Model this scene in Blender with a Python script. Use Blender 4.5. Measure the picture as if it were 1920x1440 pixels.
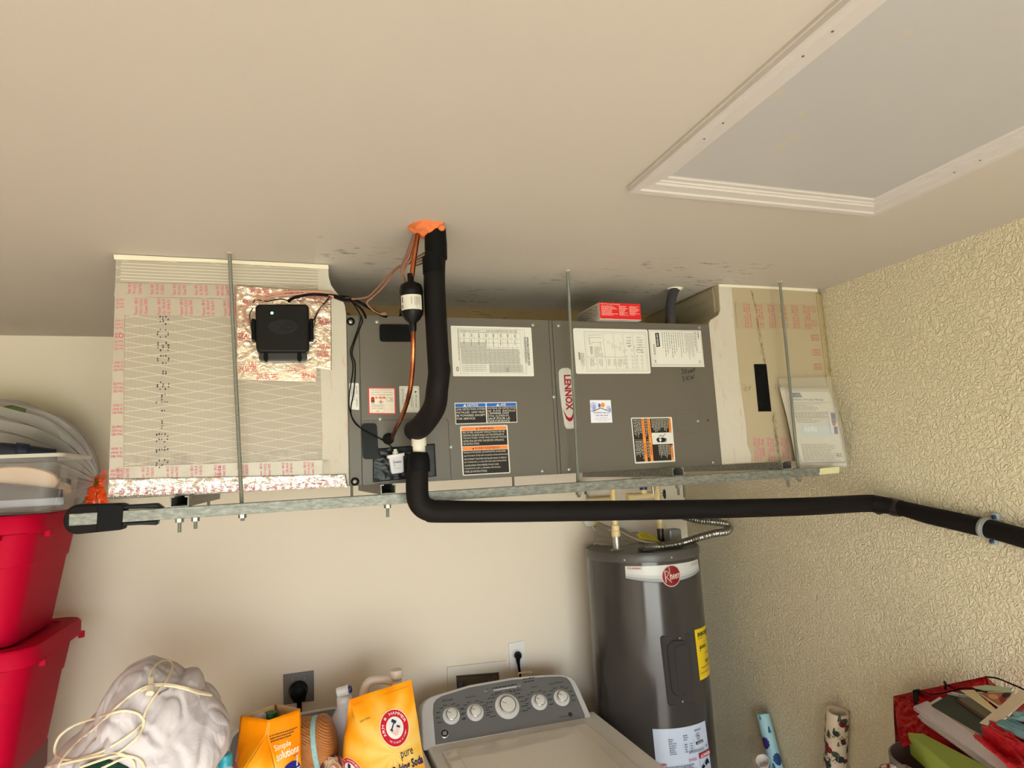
import bpy, bmesh, math, random
from mathutils import Vector as V, Matrix, noise
from mathutils.bvhtree import BVHTree
random.seed(7)
PI = math.pi
S = bpy.context.scene
for o in list(bpy.data.objects): bpy.data.objects.remove(o)
C = S.collection

# ------------------------------------------------------------------ camera
FPX = 1199.93
RIGHT = V((0.947878166, -0.314379079, -0.051891970))
DOWN = V((-0.007835771, 0.139810003, -0.990147345))
FWD = V((0.318536627, 0.938945663, 0.130059446))
CAM = V((0, 0, 1.95))
cd = bpy.data.cameras.new('camera'); cam = bpy.data.objects.new('camera', cd); C.objects.link(cam)
m = Matrix.Identity(4)
for i in range(3):
    m[i][0] = RIGHT[i]; m[i][1] = -DOWN[i]; m[i][2] = -FWD[i]; m[i][3] = CAM[i]
cam.matrix_world = m
cd.sensor_width = 36; cd.lens = 36 * FPX / 1920; cd.clip_start = .02
S.camera = cam
# ------------------------------------------------------------------ light, exposure
S.view_settings.view_transform = 'Standard'; S.view_settings.look = 'None'
S.view_settings.gamma = 1; S.view_settings.use_curve_mapping = False
S.view_settings.exposure = 0.12
w = bpy.data.worlds.new('world'); S.world = w; w.use_nodes = True
bg = w.node_tree.nodes['Background']; bg.inputs[0].default_value = (.86, .95, 1.06, 1); bg.inputs[1].default_value = 12
sd = bpy.data.lights.new('sun', 'SUN'); sd.energy = 17; sd.angle = .01; sd.color = (1, .96, .9)
sun = bpy.data.objects.new('sun', sd); C.objects.link(sun)
sun.rotation_euler = V((-.03, .88, -.47)).to_track_quat('-Z', 'Y').to_euler()
pd = bpy.data.lights.new('door_portal', 'AREA'); pd.shape = 'RECTANGLE'; pd.size = 2.65; pd.size_y = 2.1
pd.cycles.is_portal = True
por = bpy.data.objects.new('door_portal', pd); C.objects.link(por); por.location = (-.025, -2.25, 1.05)
por.rotation_euler = (PI / 2, 0, 0)
por.rotation_euler = V((0, 1, 0)).to_track_quat('-Z', 'Y').to_euler()

# ------------------------------------------------------------------ geometry of the picture: known planes
def ray(x, y):
    return RIGHT * ((x - 960) / FPX) + DOWN * ((y - 720) / FPX) + FWD
def P(x, y, X=None, Y=None, Z=None):
    d = ray(x, y)
    if Y is not None: t = Y / d.y
    elif X is not None: t = X / d.x
    else: t = (Z - CAM.z) / d.z
    return CAM + d * t
def Ppl(x, y, p0, n):
    d = ray(x, y); return CAM + d * ((p0 - CAM).dot(n) / d.dot(n))

# ------------------------------------------------------------------ materials
def lin(c):
    return tuple((v / 255 / 12.92) if v / 255 <= .04045 else ((v / 255 + .055) / 1.055) ** 2.4 for v in c)
_m = {}
class NT:
    def __init__(s, name):
        s.m = bpy.data.materials.new(name); s.m.use_nodes = True
        s.t = s.m.node_tree; s.b = s.t.nodes['Principled BSDF']
    def n(s, t, **k):
        x = s.t.nodes.new(t)
        for a, b in k.items(): setattr(x, a, b)
        return x
    def L(s, a, b): s.t.links.new(a, b)
    def pos(s): return s.n('ShaderNodeNewGeometry').outputs['Position']
    def sep(s, v):
        x = s.n('ShaderNodeSeparateXYZ'); s.L(v, x.inputs[0]); return x.outputs
    def math(s, op, a, b=None, c=None):
        x = s.n('ShaderNodeMath', operation=op)
        for i, v in enumerate((a, b, c)):
            if v is None: continue
            if isinstance(v, (int, float)): x.inputs[i].default_value = v
            else: s.L(v, x.inputs[i])
        return x.outputs[0]
    def noise(s, scale, detail=4, rough=.5, vec=None, dist=0):
        x = s.n('ShaderNodeTexNoise'); x.inputs['Scale'].default_value = scale; x.inputs['Detail'].default_value = detail
        x.inputs['Roughness'].default_value = rough; x.inputs['Distortion'].default_value = dist
        s.L(vec if vec is not None else s.pos(), x.inputs['Vector']); return x.outputs['Fac']
    def ramp(s, fac, stops):
        x = s.n('ShaderNodeValToRGB'); e = x.color_ramp.elements
        while len(e) < len(stops): e.new(.5)
        for i, (p, c) in enumerate(stops):
            e[i].position = p; e[i].color = (*c, 1) if len(c) == 3 else c
        s.L(fac, x.inputs[0]); return x.outputs[0]
    def mix(s, fac, a, b):
        x = s.n('ShaderNodeMix', data_type='RGBA')
        if isinstance(fac, (int, float)): x.inputs[0].default_value = fac
        else: s.L(fac, x.inputs[0])
        for i, v in ((6, a), (7, b)):
            if isinstance(v, tuple): x.inputs[i].default_value = (*v, 1)
            else: s.L(v, x.inputs[i])
        return x.outputs[2]
    def bump(s, h, strength=.3, dist=.002):
        x = s.n('ShaderNodeBump'); x.inputs['Strength'].default_value = strength; x.inputs['Distance'].default_value = dist
        s.L(h, x.inputs['Height']); s.L(x.outputs[0], s.b.inputs['Normal'])
    def col(s, c):
        if isinstance(c, tuple): s.b.inputs['Base Color'].default_value = (*c, 1)
        else: s.L(c, s.b.inputs['Base Color'])
    def set(s, rough=.5, metal=0, spec=.5, **k):
        s.b.inputs['Roughness'].default_value = rough; s.b.inputs['Metallic'].default_value = metal
        s.b.inputs['Specular IOR Level'].default_value = spec
        for a, b in k.items(): s.b.inputs[a].default_value = b
def flat(c, rough=.5, metal=0, spec=.5, bumps=None, var=None):
    k = ('f', c, rough, metal, spec, bumps, var)
    if k in _m: return _m[k]
    n = NT('surface'); l = lin(c); n.set(rough, metal, spec)
    if var:
        n.col(n.mix(n.noise(var[0], 5), tuple(v * (1 - var[1]) for v in l), tuple(min(1, v * (1 + var[1])) for v in l)))
    else: n.col(l)
    if bumps: n.bump(n.noise(bumps[0], 4), bumps[1], bumps[2] if len(bumps) > 2 else .002)
    _m[k] = n.m; return n.m
def plastic_clear(c, alpha, rough=.15):
    n = NT('clear_plastic'); n.set(rough); n.col(lin(c))
    tr = n.n('ShaderNodeBsdfTransparent'); mx = n.n('ShaderNodeMixShader'); mx.inputs[0].default_value = alpha
    n.L(tr.outputs[0], mx.inputs[1]); n.L(n.b.outputs[0], mx.inputs[2])
    n.L(mx.outputs[0], n.t.nodes['Material Output'].inputs[0]); return n.m

PAINT = (232, 217, 196)
def m_paint():
    n = NT('cream_paint'); n.set(.62, spec=.35)
    n.col(n.mix(n.noise(1.3, 3), tuple(v * .96 for v in lin(PAINT)), tuple(v * 1.03 for v in lin(PAINT))))
    n.bump(n.noise(60, 3), .12, .001); return n.m
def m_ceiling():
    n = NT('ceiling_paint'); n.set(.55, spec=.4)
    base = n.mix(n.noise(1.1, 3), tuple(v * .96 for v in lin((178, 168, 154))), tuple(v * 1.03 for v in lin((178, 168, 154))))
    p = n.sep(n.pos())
    # greyer band above the air handler, yellower strip behind it, dark scuffs
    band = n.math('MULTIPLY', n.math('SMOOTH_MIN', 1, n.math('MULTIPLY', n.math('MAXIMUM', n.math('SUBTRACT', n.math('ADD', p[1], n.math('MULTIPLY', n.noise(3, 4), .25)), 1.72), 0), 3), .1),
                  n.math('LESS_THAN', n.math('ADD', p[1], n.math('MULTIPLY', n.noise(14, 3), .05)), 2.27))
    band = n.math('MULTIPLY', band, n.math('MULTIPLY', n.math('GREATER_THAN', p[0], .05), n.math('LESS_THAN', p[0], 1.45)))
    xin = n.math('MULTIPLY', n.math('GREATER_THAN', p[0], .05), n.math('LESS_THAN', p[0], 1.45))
    yellow_strip = n.math('MULTIPLY', xin, n.math('GREATER_THAN', n.math('ADD', p[1], n.math('MULTIPLY', n.noise(14, 3), .05)), 2.27))
    c1 = n.mix(n.math('MULTIPLY', band, .8), n.mix(yellow_strip, base, lin((206, 180, 128))), lin((196, 188, 172)))
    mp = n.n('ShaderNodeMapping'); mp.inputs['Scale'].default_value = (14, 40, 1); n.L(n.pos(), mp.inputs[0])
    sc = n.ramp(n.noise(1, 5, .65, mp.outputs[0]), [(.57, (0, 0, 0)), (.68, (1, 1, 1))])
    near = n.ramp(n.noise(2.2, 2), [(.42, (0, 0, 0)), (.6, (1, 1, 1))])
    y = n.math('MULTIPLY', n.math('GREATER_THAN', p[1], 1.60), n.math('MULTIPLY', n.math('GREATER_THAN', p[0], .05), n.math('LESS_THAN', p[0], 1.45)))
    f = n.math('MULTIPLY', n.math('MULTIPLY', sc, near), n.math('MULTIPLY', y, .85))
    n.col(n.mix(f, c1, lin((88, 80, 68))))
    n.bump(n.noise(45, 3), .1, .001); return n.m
def m_stucco():
    n = NT('knockdown_texture_paint'); n.set(.5, spec=.45)
    mp = n.n('ShaderNodeMapping'); mp.inputs['Scale'].default_value = (1, 1, 1); n.L(n.pos(), mp.inputs[0])
    a = n.noise(60, 2, .55, mp.outputs[0], .5)
    b = n.noise(150, 2, .5, mp.outputs[0], .5)
    r = n.math('MAXIMUM', 0, n.math('SUBTRACT', 1, n.math('MULTIPLY', n.math('ABSOLUTE', n.math('SUBTRACT', a, .5)), 9)))
    h = n.math('ADD', r, n.math('MULTIPLY', b, .35))
    c = lin((208, 196, 166))
    n.col(n.mix(n.noise(2, 3), tuple(v * .95 for v in c), tuple(v * 1.04 for v in c)))
    n.bump(h, .6, .004); return n.m
def m_scrim():
    n = NT('foil_scrim_duct_board'); n.set(.42, spec=.5)
    p = n.sep(n.pos()); wob = n.math('MULTIPLY', n.noise(5, 2), .012)
    z = n.math('ADD', p[2], wob)
    def fam(expr, per, wd):
        f = n.math('ABSOLUTE', n.math('SUBTRACT', n.math('FRACT', n.math('DIVIDE', expr, per)), .5))
        return n.math('LESS_THAN', f, wd)
    l1 = fam(n.math('ADD', z, n.math('MULTIPLY', p[0], .20)), .0235, .030)
    l2 = fam(n.math('SUBTRACT', z, n.math('MULTIPLY', p[0], .15)), .0271, .027)
    l3 = fam(n.math('ADD', p[0], n.math('MULTIPLY', wob, .5)), .0085, .07)
    d = n.math('MAXIMUM', l1, l2)
    base = n.mix(n.noise(3, 4), lin((156, 144, 128)), lin((170, 158, 141)))
    c = n.mix(n.math('MULTIPLY', l3, .22), base, lin((140, 122, 95)))
    c = n.mix(n.math('MULTIPLY', d, .6), c, lin((214, 203, 182)))
    # grime along the bottom
    g = n.math('MULTIPLY', n.ramp(n.noise(25, 5, .6), [(.45, (0, 0, 0)), (.65, (1, 1, 1))]),
               n.math('LESS_THAN', p[2], 2.03))
    c = n.mix(n.math('MULTIPLY', g, .30), c, lin((95, 80, 66)))
    n.col(c); n.bump(n.math('ADD', n.math('MULTIPLY', d, 1), n.math('MULTIPLY', n.noise(12, 3), 1.5)), .35, .002); return n.m
def m_ribbed():
    n = NT('ribbed_foil_tape'); n.set(.35, spec=.6)
    p = n.sep(n.pos())
    f = n.math('ABSOLUTE', n.math('SUBTRACT', n.math('FRACT', n.math('DIVIDE', n.math('ADD', p[2], n.math('MULTIPLY', n.noise(4, 2), .006)), .0085)), .5))
    l = n.math('LESS_THAN', f, .10)
    n.col(n.mix(l, lin((168, 157, 139)), lin((212, 202, 184)))); n.bump(l, .4, .002); return n.m
def m_foil(crinkle=1.0, col=(225, 215, 205), rough=.22):
    n = NT('crinkled_foil_tape'); n.set(rough, metal=.85)
    n.col(lin(col))
    v = n.noise(55, 3, .6, None, 1.5)
    n.bump(n.math('ADD', v, n.math('MULTIPLY', n.noise(18, 2), 2)), .7 * crinkle, .006); return n.m
def m_tape():
    n = NT('clear_backed_foil_tape'); n.set(.30, spec=.6, metal=.1)
    p = n.sep(n.pos())
    n.col(n.mix(n.noise(9, 3), lin((166, 154, 136)), lin((182, 170, 152))))
    n.bump(n.noise(20, 3), .35, .004); return n.m
def m_mastic():
    n = NT('brushed_duct_mastic'); n.set(.7, spec=.3)
    mp = n.n('ShaderNodeMapping'); mp.inputs['Scale'].default_value = (60, 20, 14); n.L(n.pos(), mp.inputs[0])
    s = n.ramp(n.noise(1, 3, .6, mp.outputs[0]), [(.60, (0, 0, 0)), (.68, (1, 1, 1))])
    base = n.mix(n.noise(7, 4), lin((184, 176, 160)), lin((198, 190, 175)))
    n.col(n.mix(n.math('MULTIPLY', s, .30), base, lin((190, 120, 125)))); n.bump(n.noise(40, 3), .4, .003); return n.m
def m_galv():
    n = NT('galvanised_steel'); n.set(.5, metal=.5)
    mp = n.n('ShaderNodeMapping'); mp.inputs['Scale'].default_value = (50, 90, 150); n.L(n.pos(), mp.inputs[0])
    a = n.noise(1, 5, .65, mp.outputs[0])
    n.col(n.ramp(a, [(.3, lin((98, 98, 90))), (.5, lin((124, 124, 116))), (.72, lin((150, 150, 142)))]))
    n.bump(n.noise(80, 3), .15, .001); return n.m
def m_thread():
    n = NT('threaded_zinc'); n.set(.42, metal=.4); n.col(lin((140, 142, 130)))
    p = n.sep(n.pos()); n.bump(n.math('SINE', n.math('MULTIPLY', p[2], 3200)), .6, .001); return n.m
def m_copper():
    n = NT('copper_pipe'); n.set(.28, metal=1)
    n.col(n.ramp(n.noise(14, 4), [(.35, lin((120, 62, 38))), (.55, lin((190, 108, 66))), (.72, lin((214, 140, 100)))])); return n.m
def m_rubber(c=(17, 14, 13)):
    n = NT('black_pipe_insulation'); n.set(.6, spec=.12)
    n.col(n.mix(n.noise(8, 3), lin(c), tuple(v * 1.5 for v in lin(c)))); n.bump(n.noise(120, 2), .15, .001); return n.m
def m_flex():
    n = NT('flexible_conduit'); n.set(.3, metal=.9); n.col(lin((150, 145, 136))); return n.m
def m_quilt():
    n = NT('white_quilt_fabric'); n.set(.9, spec=.1)
    p = n.sep(n.pos())
    def fam(e, per):
        f = n.math('ABSOLUTE', n.math('SUBTRACT', n.math('FRACT', n.math('DIVIDE', e, per)), .5)); return n.math('MINIMUM', n.math('MULTIPLY', f, 8), 1)
    w_ = n.math('MULTIPLY', n.noise(4, 2), .12)
    a = fam(n.math('ADD', n.math('ADD', p[0], n.math('MULTIPLY', p[2], .8)), w_), .17)
    b = fam(n.math('ADD', n.math('SUBTRACT', p[0], n.math('MULTIPLY', p[2], .9)), w_), .19)
    q = n.math('MINIMUM', a, b)
    c = lin((202, 193, 194)); n.col(n.mix(n.noise(5, 3), tuple(v * .95 for v in c), c))
    mp = n.n('ShaderNodeMapping'); mp.inputs['Scale'].default_value = (9, 9, 5); mp.inputs['Rotation'].default_value = (.3, .5, .2); n.L(n.pos(), mp.inputs[0])
    n.bump(n.math('ADD', n.math('MULTIPLY', q, .5), n.math('MULTIPLY', n.noise(1, 4, .5, mp.outputs[0], 1.0), 1.0)), .6, .014); return n.m
def m_straw():
    n = NT('brown_straw_weave'); n.set(.55, spec=.4)
    p = n.sep(n.pos())
    s = n.math('SINE', n.math('ADD', n.math('MULTIPLY', p[2], 900), n.math('MULTIPLY', p[0], 500)))
    n.col(n.mix(n.noise(18, 3), lin((150, 88, 40)), lin((196, 126, 66)))); n.bump(s, .5, .002); return n.m
def m_foilred():
    n = NT('red_foil'); n.set(.22, metal=.75); n.col(lin((176, 14, 26)))
    n.bump(n.noise(35, 3, .6, None, 1), .6, .006); return n.m
def m_hatch():
    n = NT('water_spotted_white_board'); n.set(.6, spec=.3)
    base = n.mix(n.noise(2, 3), lin((158, 154, 148)), lin((167, 163, 157)))
    vo = n.n('ShaderNodeTexVoronoi'); vo.inputs['Scale'].default_value = 15; n.L(n.pos(), vo.inputs['Vector'])
    d = vo.outputs['Distance']
    spot = n.ramp(d, [(.10, (.55, .55, .55)), (.17, (1, 1, 1)), (.20, (0, 0, 0))])
    pr = n.sep(vo.outputs['Color'])[0]
    where = n.ramp(n.noise(2.6, 2), [(.42, (0, 0, 0)), (.52, (1, 1, 1))])
    f = n.math('MULTIPLY', n.math('MULTIPLY', spot, n.math('GREATER_THAN', pr, .45)), n.math('MULTIPLY', where, .6))
    n.col(n.mix(f, base, lin((176, 158, 128)))); n.bump(n.noise(50, 3), .08, .001); return n.m
def m_unit():
    n = NT('grey_brown_painted_sheet_metal'); n.set(.42, spec=.45); c = lin((94, 87, 78))
    n.col(n.mix(n.noise(4, 3), tuple(v * .95 for v in c), tuple(v * 1.05 for v in c))); n.bump(n.noise(150, 2), .05, .0005); return n.m
def m_heater():
    n = NT('grey_enamel_steel'); n.set(.15, spec=.5); c = lin((60, 56, 54))
    n.col(n.mix(n.noise(3, 3), tuple(v * .94 for v in c), tuple(v * 1.05 for v in c)))
    mp = n.n('ShaderNodeMapping'); mp.inputs['Scale'].default_value = (9, 9, .7); n.L(n.pos(), mp.inputs[0])
    n.bump(n.noise(1, 2, .5, mp.outputs[0]), .18, .004); return n.m
def m_concrete(c):
    n = NT('concrete'); n.set(.8, spec=.2); l = lin(c)
    n.col(n.mix(n.noise(3, 6), tuple(v * .88 for v in l), tuple(min(1, v * 1.1) for v in l))); n.bump(n.noise(60, 4), .2, .002); return n.m
def m_orange():
    n = NT('orange_glossy_pouch'); n.set(.28, spec=.5)
    n.col(n.mix(n.noise(9, 4), lin((255, 160, 10)), lin((255, 186, 40)))); n.bump(n.noise(16, 3), .35, .006); return n.m
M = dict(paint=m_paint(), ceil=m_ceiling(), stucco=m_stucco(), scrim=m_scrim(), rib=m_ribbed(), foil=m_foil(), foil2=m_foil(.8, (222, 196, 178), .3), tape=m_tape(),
         mastic=m_mastic(), galv=m_galv(), thread=m_thread(), copper=m_copper(), rubber=m_rubber(), flex=m_flex(), quilt=m_quilt(), straw=m_straw(),
         foilred=m_foilred(), hatch=m_hatch(), unit=m_unit(), heater=m_heater(), floor=m_concrete((196, 190, 180)), drive=m_concrete((206, 200, 190)), orange=m_orange())
BLK = flat((13, 12, 12), .35, 0, .16); BLKM = flat((13, 12, 12), .6, 0, .1); WHT = flat((226, 222, 214), .45); PAPER = flat((214, 210, 202), .7, 0, .2)
SCREW = flat((150, 148, 140), .35, .7); CPVC = flat((228, 202, 150), .4); WHITEM = flat((206, 200, 194), .5, 0, .3); MOULD = flat((182, 174, 166), .45, 0, .4)

# ------------------------------------------------------------------ mesh helpers
class MB:
    def __init__(s): s.v = []; s.f = []
    def add(s, vs, fs):
        o = len(s.v); s.v += [V(a) for a in vs]; s.f += [tuple(i + o for i in f) for f in fs]; return s
    def box(s, lo, hi, rz=0, piv=None):
        x0, y0, z0 = lo; x1, y1, z1 = hi
        vs = [V(p) for p in ((x0, y0, z0), (x1, y0, z0), (x1, y1, z0), (x0, y1, z0), (x0, y0, z1), (x1, y0, z1), (x1, y1, z1), (x0, y1, z1))]
        if rz:
            c = V(piv) if piv else sum(vs, V()) / 8
            R = Matrix.Rotation(rz, 3, 'Z'); vs = [c + R @ (a - c) for a in vs]
        return s.add(vs, [(0, 3, 2, 1), (4, 5, 6, 7), (0, 1, 5, 4), (1, 2, 6, 5), (2, 3, 7, 6), (3, 0, 4, 7)])
    def prism(s, pts, off):
        pts = [V(p) for p in pts]; off = V(off); n = len(pts)
        return s.add(pts + [p + off for p in pts], [tuple(range(n)), tuple(range(2 * n - 1, n - 1, -1))] + [((i + 1) % n, i, n + i, n + (i + 1) % n) for i in range(n)])
    def tube(s, path, r, seg=12, smooth=0, cap=True):
        path = [V(p) for p in path]
        rs = r if isinstance(r, (list, tuple)) else [r] * len(path)
        if smooth:
            np_, nr = [], []
            n = len(path)
            for i in range(n - 1):
                p0 = path[max(i - 1, 0)]; p1 = path[i]; p2 = path[i + 1]; p3 = path[min(i + 2, n - 1)]
                for k in range(smooth):
                    t = k / smooth
                    np_.append(.5 * ((2 * p1) + (p2 - p0) * t + (2 * p0 - 5 * p1 + 4 * p2 - p3) * t * t + (3 * p1 - p0 - 3 * p2 + p3) * t ** 3))
                    nr.append(rs[i] * (1 - t) + rs[i + 1] * t)
            np_.append(path[-1]); nr.append(rs[-1]); path, rs = np_, nr
        n = len(path); o = len(s.v); ref = None
        for i in range(n):
            t = (path[min(i + 1, n - 1)] - path[max(i - 1, 0)])
            t = t.normalized() if t.length > 1e-9 else V((0, 0, 1))
            if ref is None:
                ref = V((0, 0, 1)) if abs(t.z) < .9 else V((1, 0, 0))
            ref = (ref - t * ref.dot(t))
            ref = ref.normalized() if ref.length > 1e-6 else t.orthogonal().normalized()
            b = t.cross(ref)
            for k in range(seg):
                a = 2 * PI * k / seg; s.v.append(path[i] + (ref * math.cos(a) + b * math.sin(a)) * rs[i])
        for i in range(n - 1):
            for k in range(seg):
                k2 = (k + 1) % seg; s.f.append((o + i * seg + k, o + i * seg + k2, o + (i + 1) * seg + k2, o + (i + 1) * seg + k))
        if cap:
            s.f.append(tuple(o + k for k in range(seg - 1, -1, -1))); s.f.append(tuple(o + (n - 1) * seg + k for k in range(seg)))
        return s
    def lathe(s, prof, c, axis=(0, 0, 1), seg=32, squash=1, a0=0):
        c = V(c); ax = V(axis).normalized(); u = ax.orthogonal().normalized()
        if abs(ax.z) > .99: u = V((1, 0, 0))
        v = ax.cross(u); o = len(s.v); n = len(prof)
        for r, h in prof:
            for k in range(seg):
                a = 2 * PI * k / seg + a0; s.v.append(c + ax * h + (u * math.cos(a) + v * math.sin(a) * squash) * max(r, 1e-5))
        for i in range(n - 1):
            for k in range(seg):
                k2 = (k + 1) % seg; s.f.append((o + i * seg + k, o + i * seg + k2, o + (i + 1) * seg + k2, o + (i + 1) * seg + k))
        s.f.append(tuple(o + k for k in range(seg - 1, -1, -1))); s.f.append(tuple(o + (n - 1) * seg + k for k in range(seg)))
        return s
    def grid(s, fn, nu, nv, closed_u=False):
        o = len(s.v)
        for j in range(nv + 1):
            for i in range(nu + (0 if closed_u else 1)): s.v.append(V(fn(i / nu, j / nv)))
        W = nu + (0 if closed_u else 1)
        for j in range(nv):
            for i in range(nu):
                i2 = (i + 1) % W if closed_u else i + 1
                s.f.append((o + j * W + i, o + j * W + i2, o + (j + 1) * W + i2, o + (j + 1) * W + i))
        return s
    def build(s, name, mat, parent=None, smooth=False, bevel=0, seg=2, label=None, solid=0, subd=0, flip=True):
        base = V((0, 0, 0)); p = parent
        while p is not None: base += V(p.location); p = p.parent
        me = bpy.data.meshes.new(name); me.from_pydata([v - base for v in s.v], [], s.f); me.update()
        bm = bmesh.new(); bm.from_mesh(me)
        if flip: bmesh.ops.recalc_face_normals(bm, faces=bm.faces)
        if bevel:
            ed = [e for e in bm.edges if len(e.link_faces) == 2 and e.calc_face_angle(0) > .6]
            bmesh.ops.bevel(bm, geom=ed, offset=bevel, segments=seg, profile=.5, affect='EDGES', clamp_overlap=True)
        bm.to_mesh(me); bm.free()
        if smooth:
            me.polygons.foreach_set('use_smooth', [True] * len(me.polygons))
            try: me.set_sharp_from_angle(angle=.7)
            except Exception: pass
        me.materials.append(mat)
        o = bpy.data.objects.new(name, me); C.objects.link(o)
        if parent is not None: o.parent = parent
        if label: o['label'] = label
        if solid:
            md = o.modifiers.new('thickness', 'SOLIDIFY'); md.thickness = solid; md.offset = 0
        if subd:
            md = o.modifiers.new('smooth', 'SUBSURF'); md.levels = subd; md.render_levels = subd
        return o
def thing(name, label, cat, loc=(0, 0, 0), group=None):
    o = bpy.data.objects.new(name, None); C.objects.link(o); o.location = V(loc); o.empty_display_size = .05
    o['label'] = label; o['category'] = cat
    if group: o['group'] = group
    return o
def tag(o, label, cat, group=None):
    o['label'] = label; o['category'] = cat
    if group: o['group'] = group
    return o
def struct(o, label=None):
    o['kind'] = 'structure'
    if label: o['label'] = label
    return o
def dup(o, parent=None, off=None, label=None):
    c = o.copy(); C.objects.link(c)
    if parent is not None: c.parent = parent
    if off is not None: c.location = V(c.location) + V(off)
    if label: c['label'] = label
    for ch in list(o.children): dup(ch, c)
    return c

# ------------------------------------------------------------------ printing on surfaces
_tx = {}
def glyphs(txt, bold=0.0):
    if 'M' in txt or 'm' in txt: bold = 0
    k = (txt, bold)
    if k in _tx: return _tx[k]
    cu = bpy.data.curves.new('t', 'FONT'); cu.body = txt; cu.resolution_u = 2; cu.offset = bold
    ob = bpy.data.objects.new('t', cu); C.objects.link(ob)
    dg = bpy.context.evaluated_depsgraph_get(); dg.update()
    me = bpy.data.meshes.new_from_object(ob.evaluated_get(dg))
    vs = [(v.co.x, v.co.y) for v in me.vertices]; fs = [tuple(p.vertices) for p in me.polygons]
    bpy.data.objects.remove(ob); bpy.data.curves.remove(cu); bpy.data.meshes.remove(me)
    if not vs: vs = [(0, 0)]
    x0 = min(v[0] for v in vs); x1 = max(v[0] for v in vs); y0 = min(v[1] for v in vs); y1 = max(v[1] for v in vs)
    vs = [((x - x0) / max(x1 - x0, 1e-6), (y - y0) / max(y1 - y0, 1e-6)) for x, y in vs]
    _tx[k] = (vs, fs, (x1 - x0) / max(y1 - y0, 1e-6)); return _tx[k]
def bil(c):
    c = [V(p) for p in c]
    nrm = (c[1] - c[0]).cross(c[3] - c[0]).normalized()
    if nrm.dot(CAM - c[0]) < 0: nrm = -nrm
    def f(u, v, off=0):
        return (c[0] * (1 - u) + c[1] * u) * (1 - v) + (c[3] * (1 - u) + c[2] * u) * v + nrm * off
    f.W = (c[1] - c[0]).length; f.H = (c[3] - c[0]).length; return f
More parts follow.
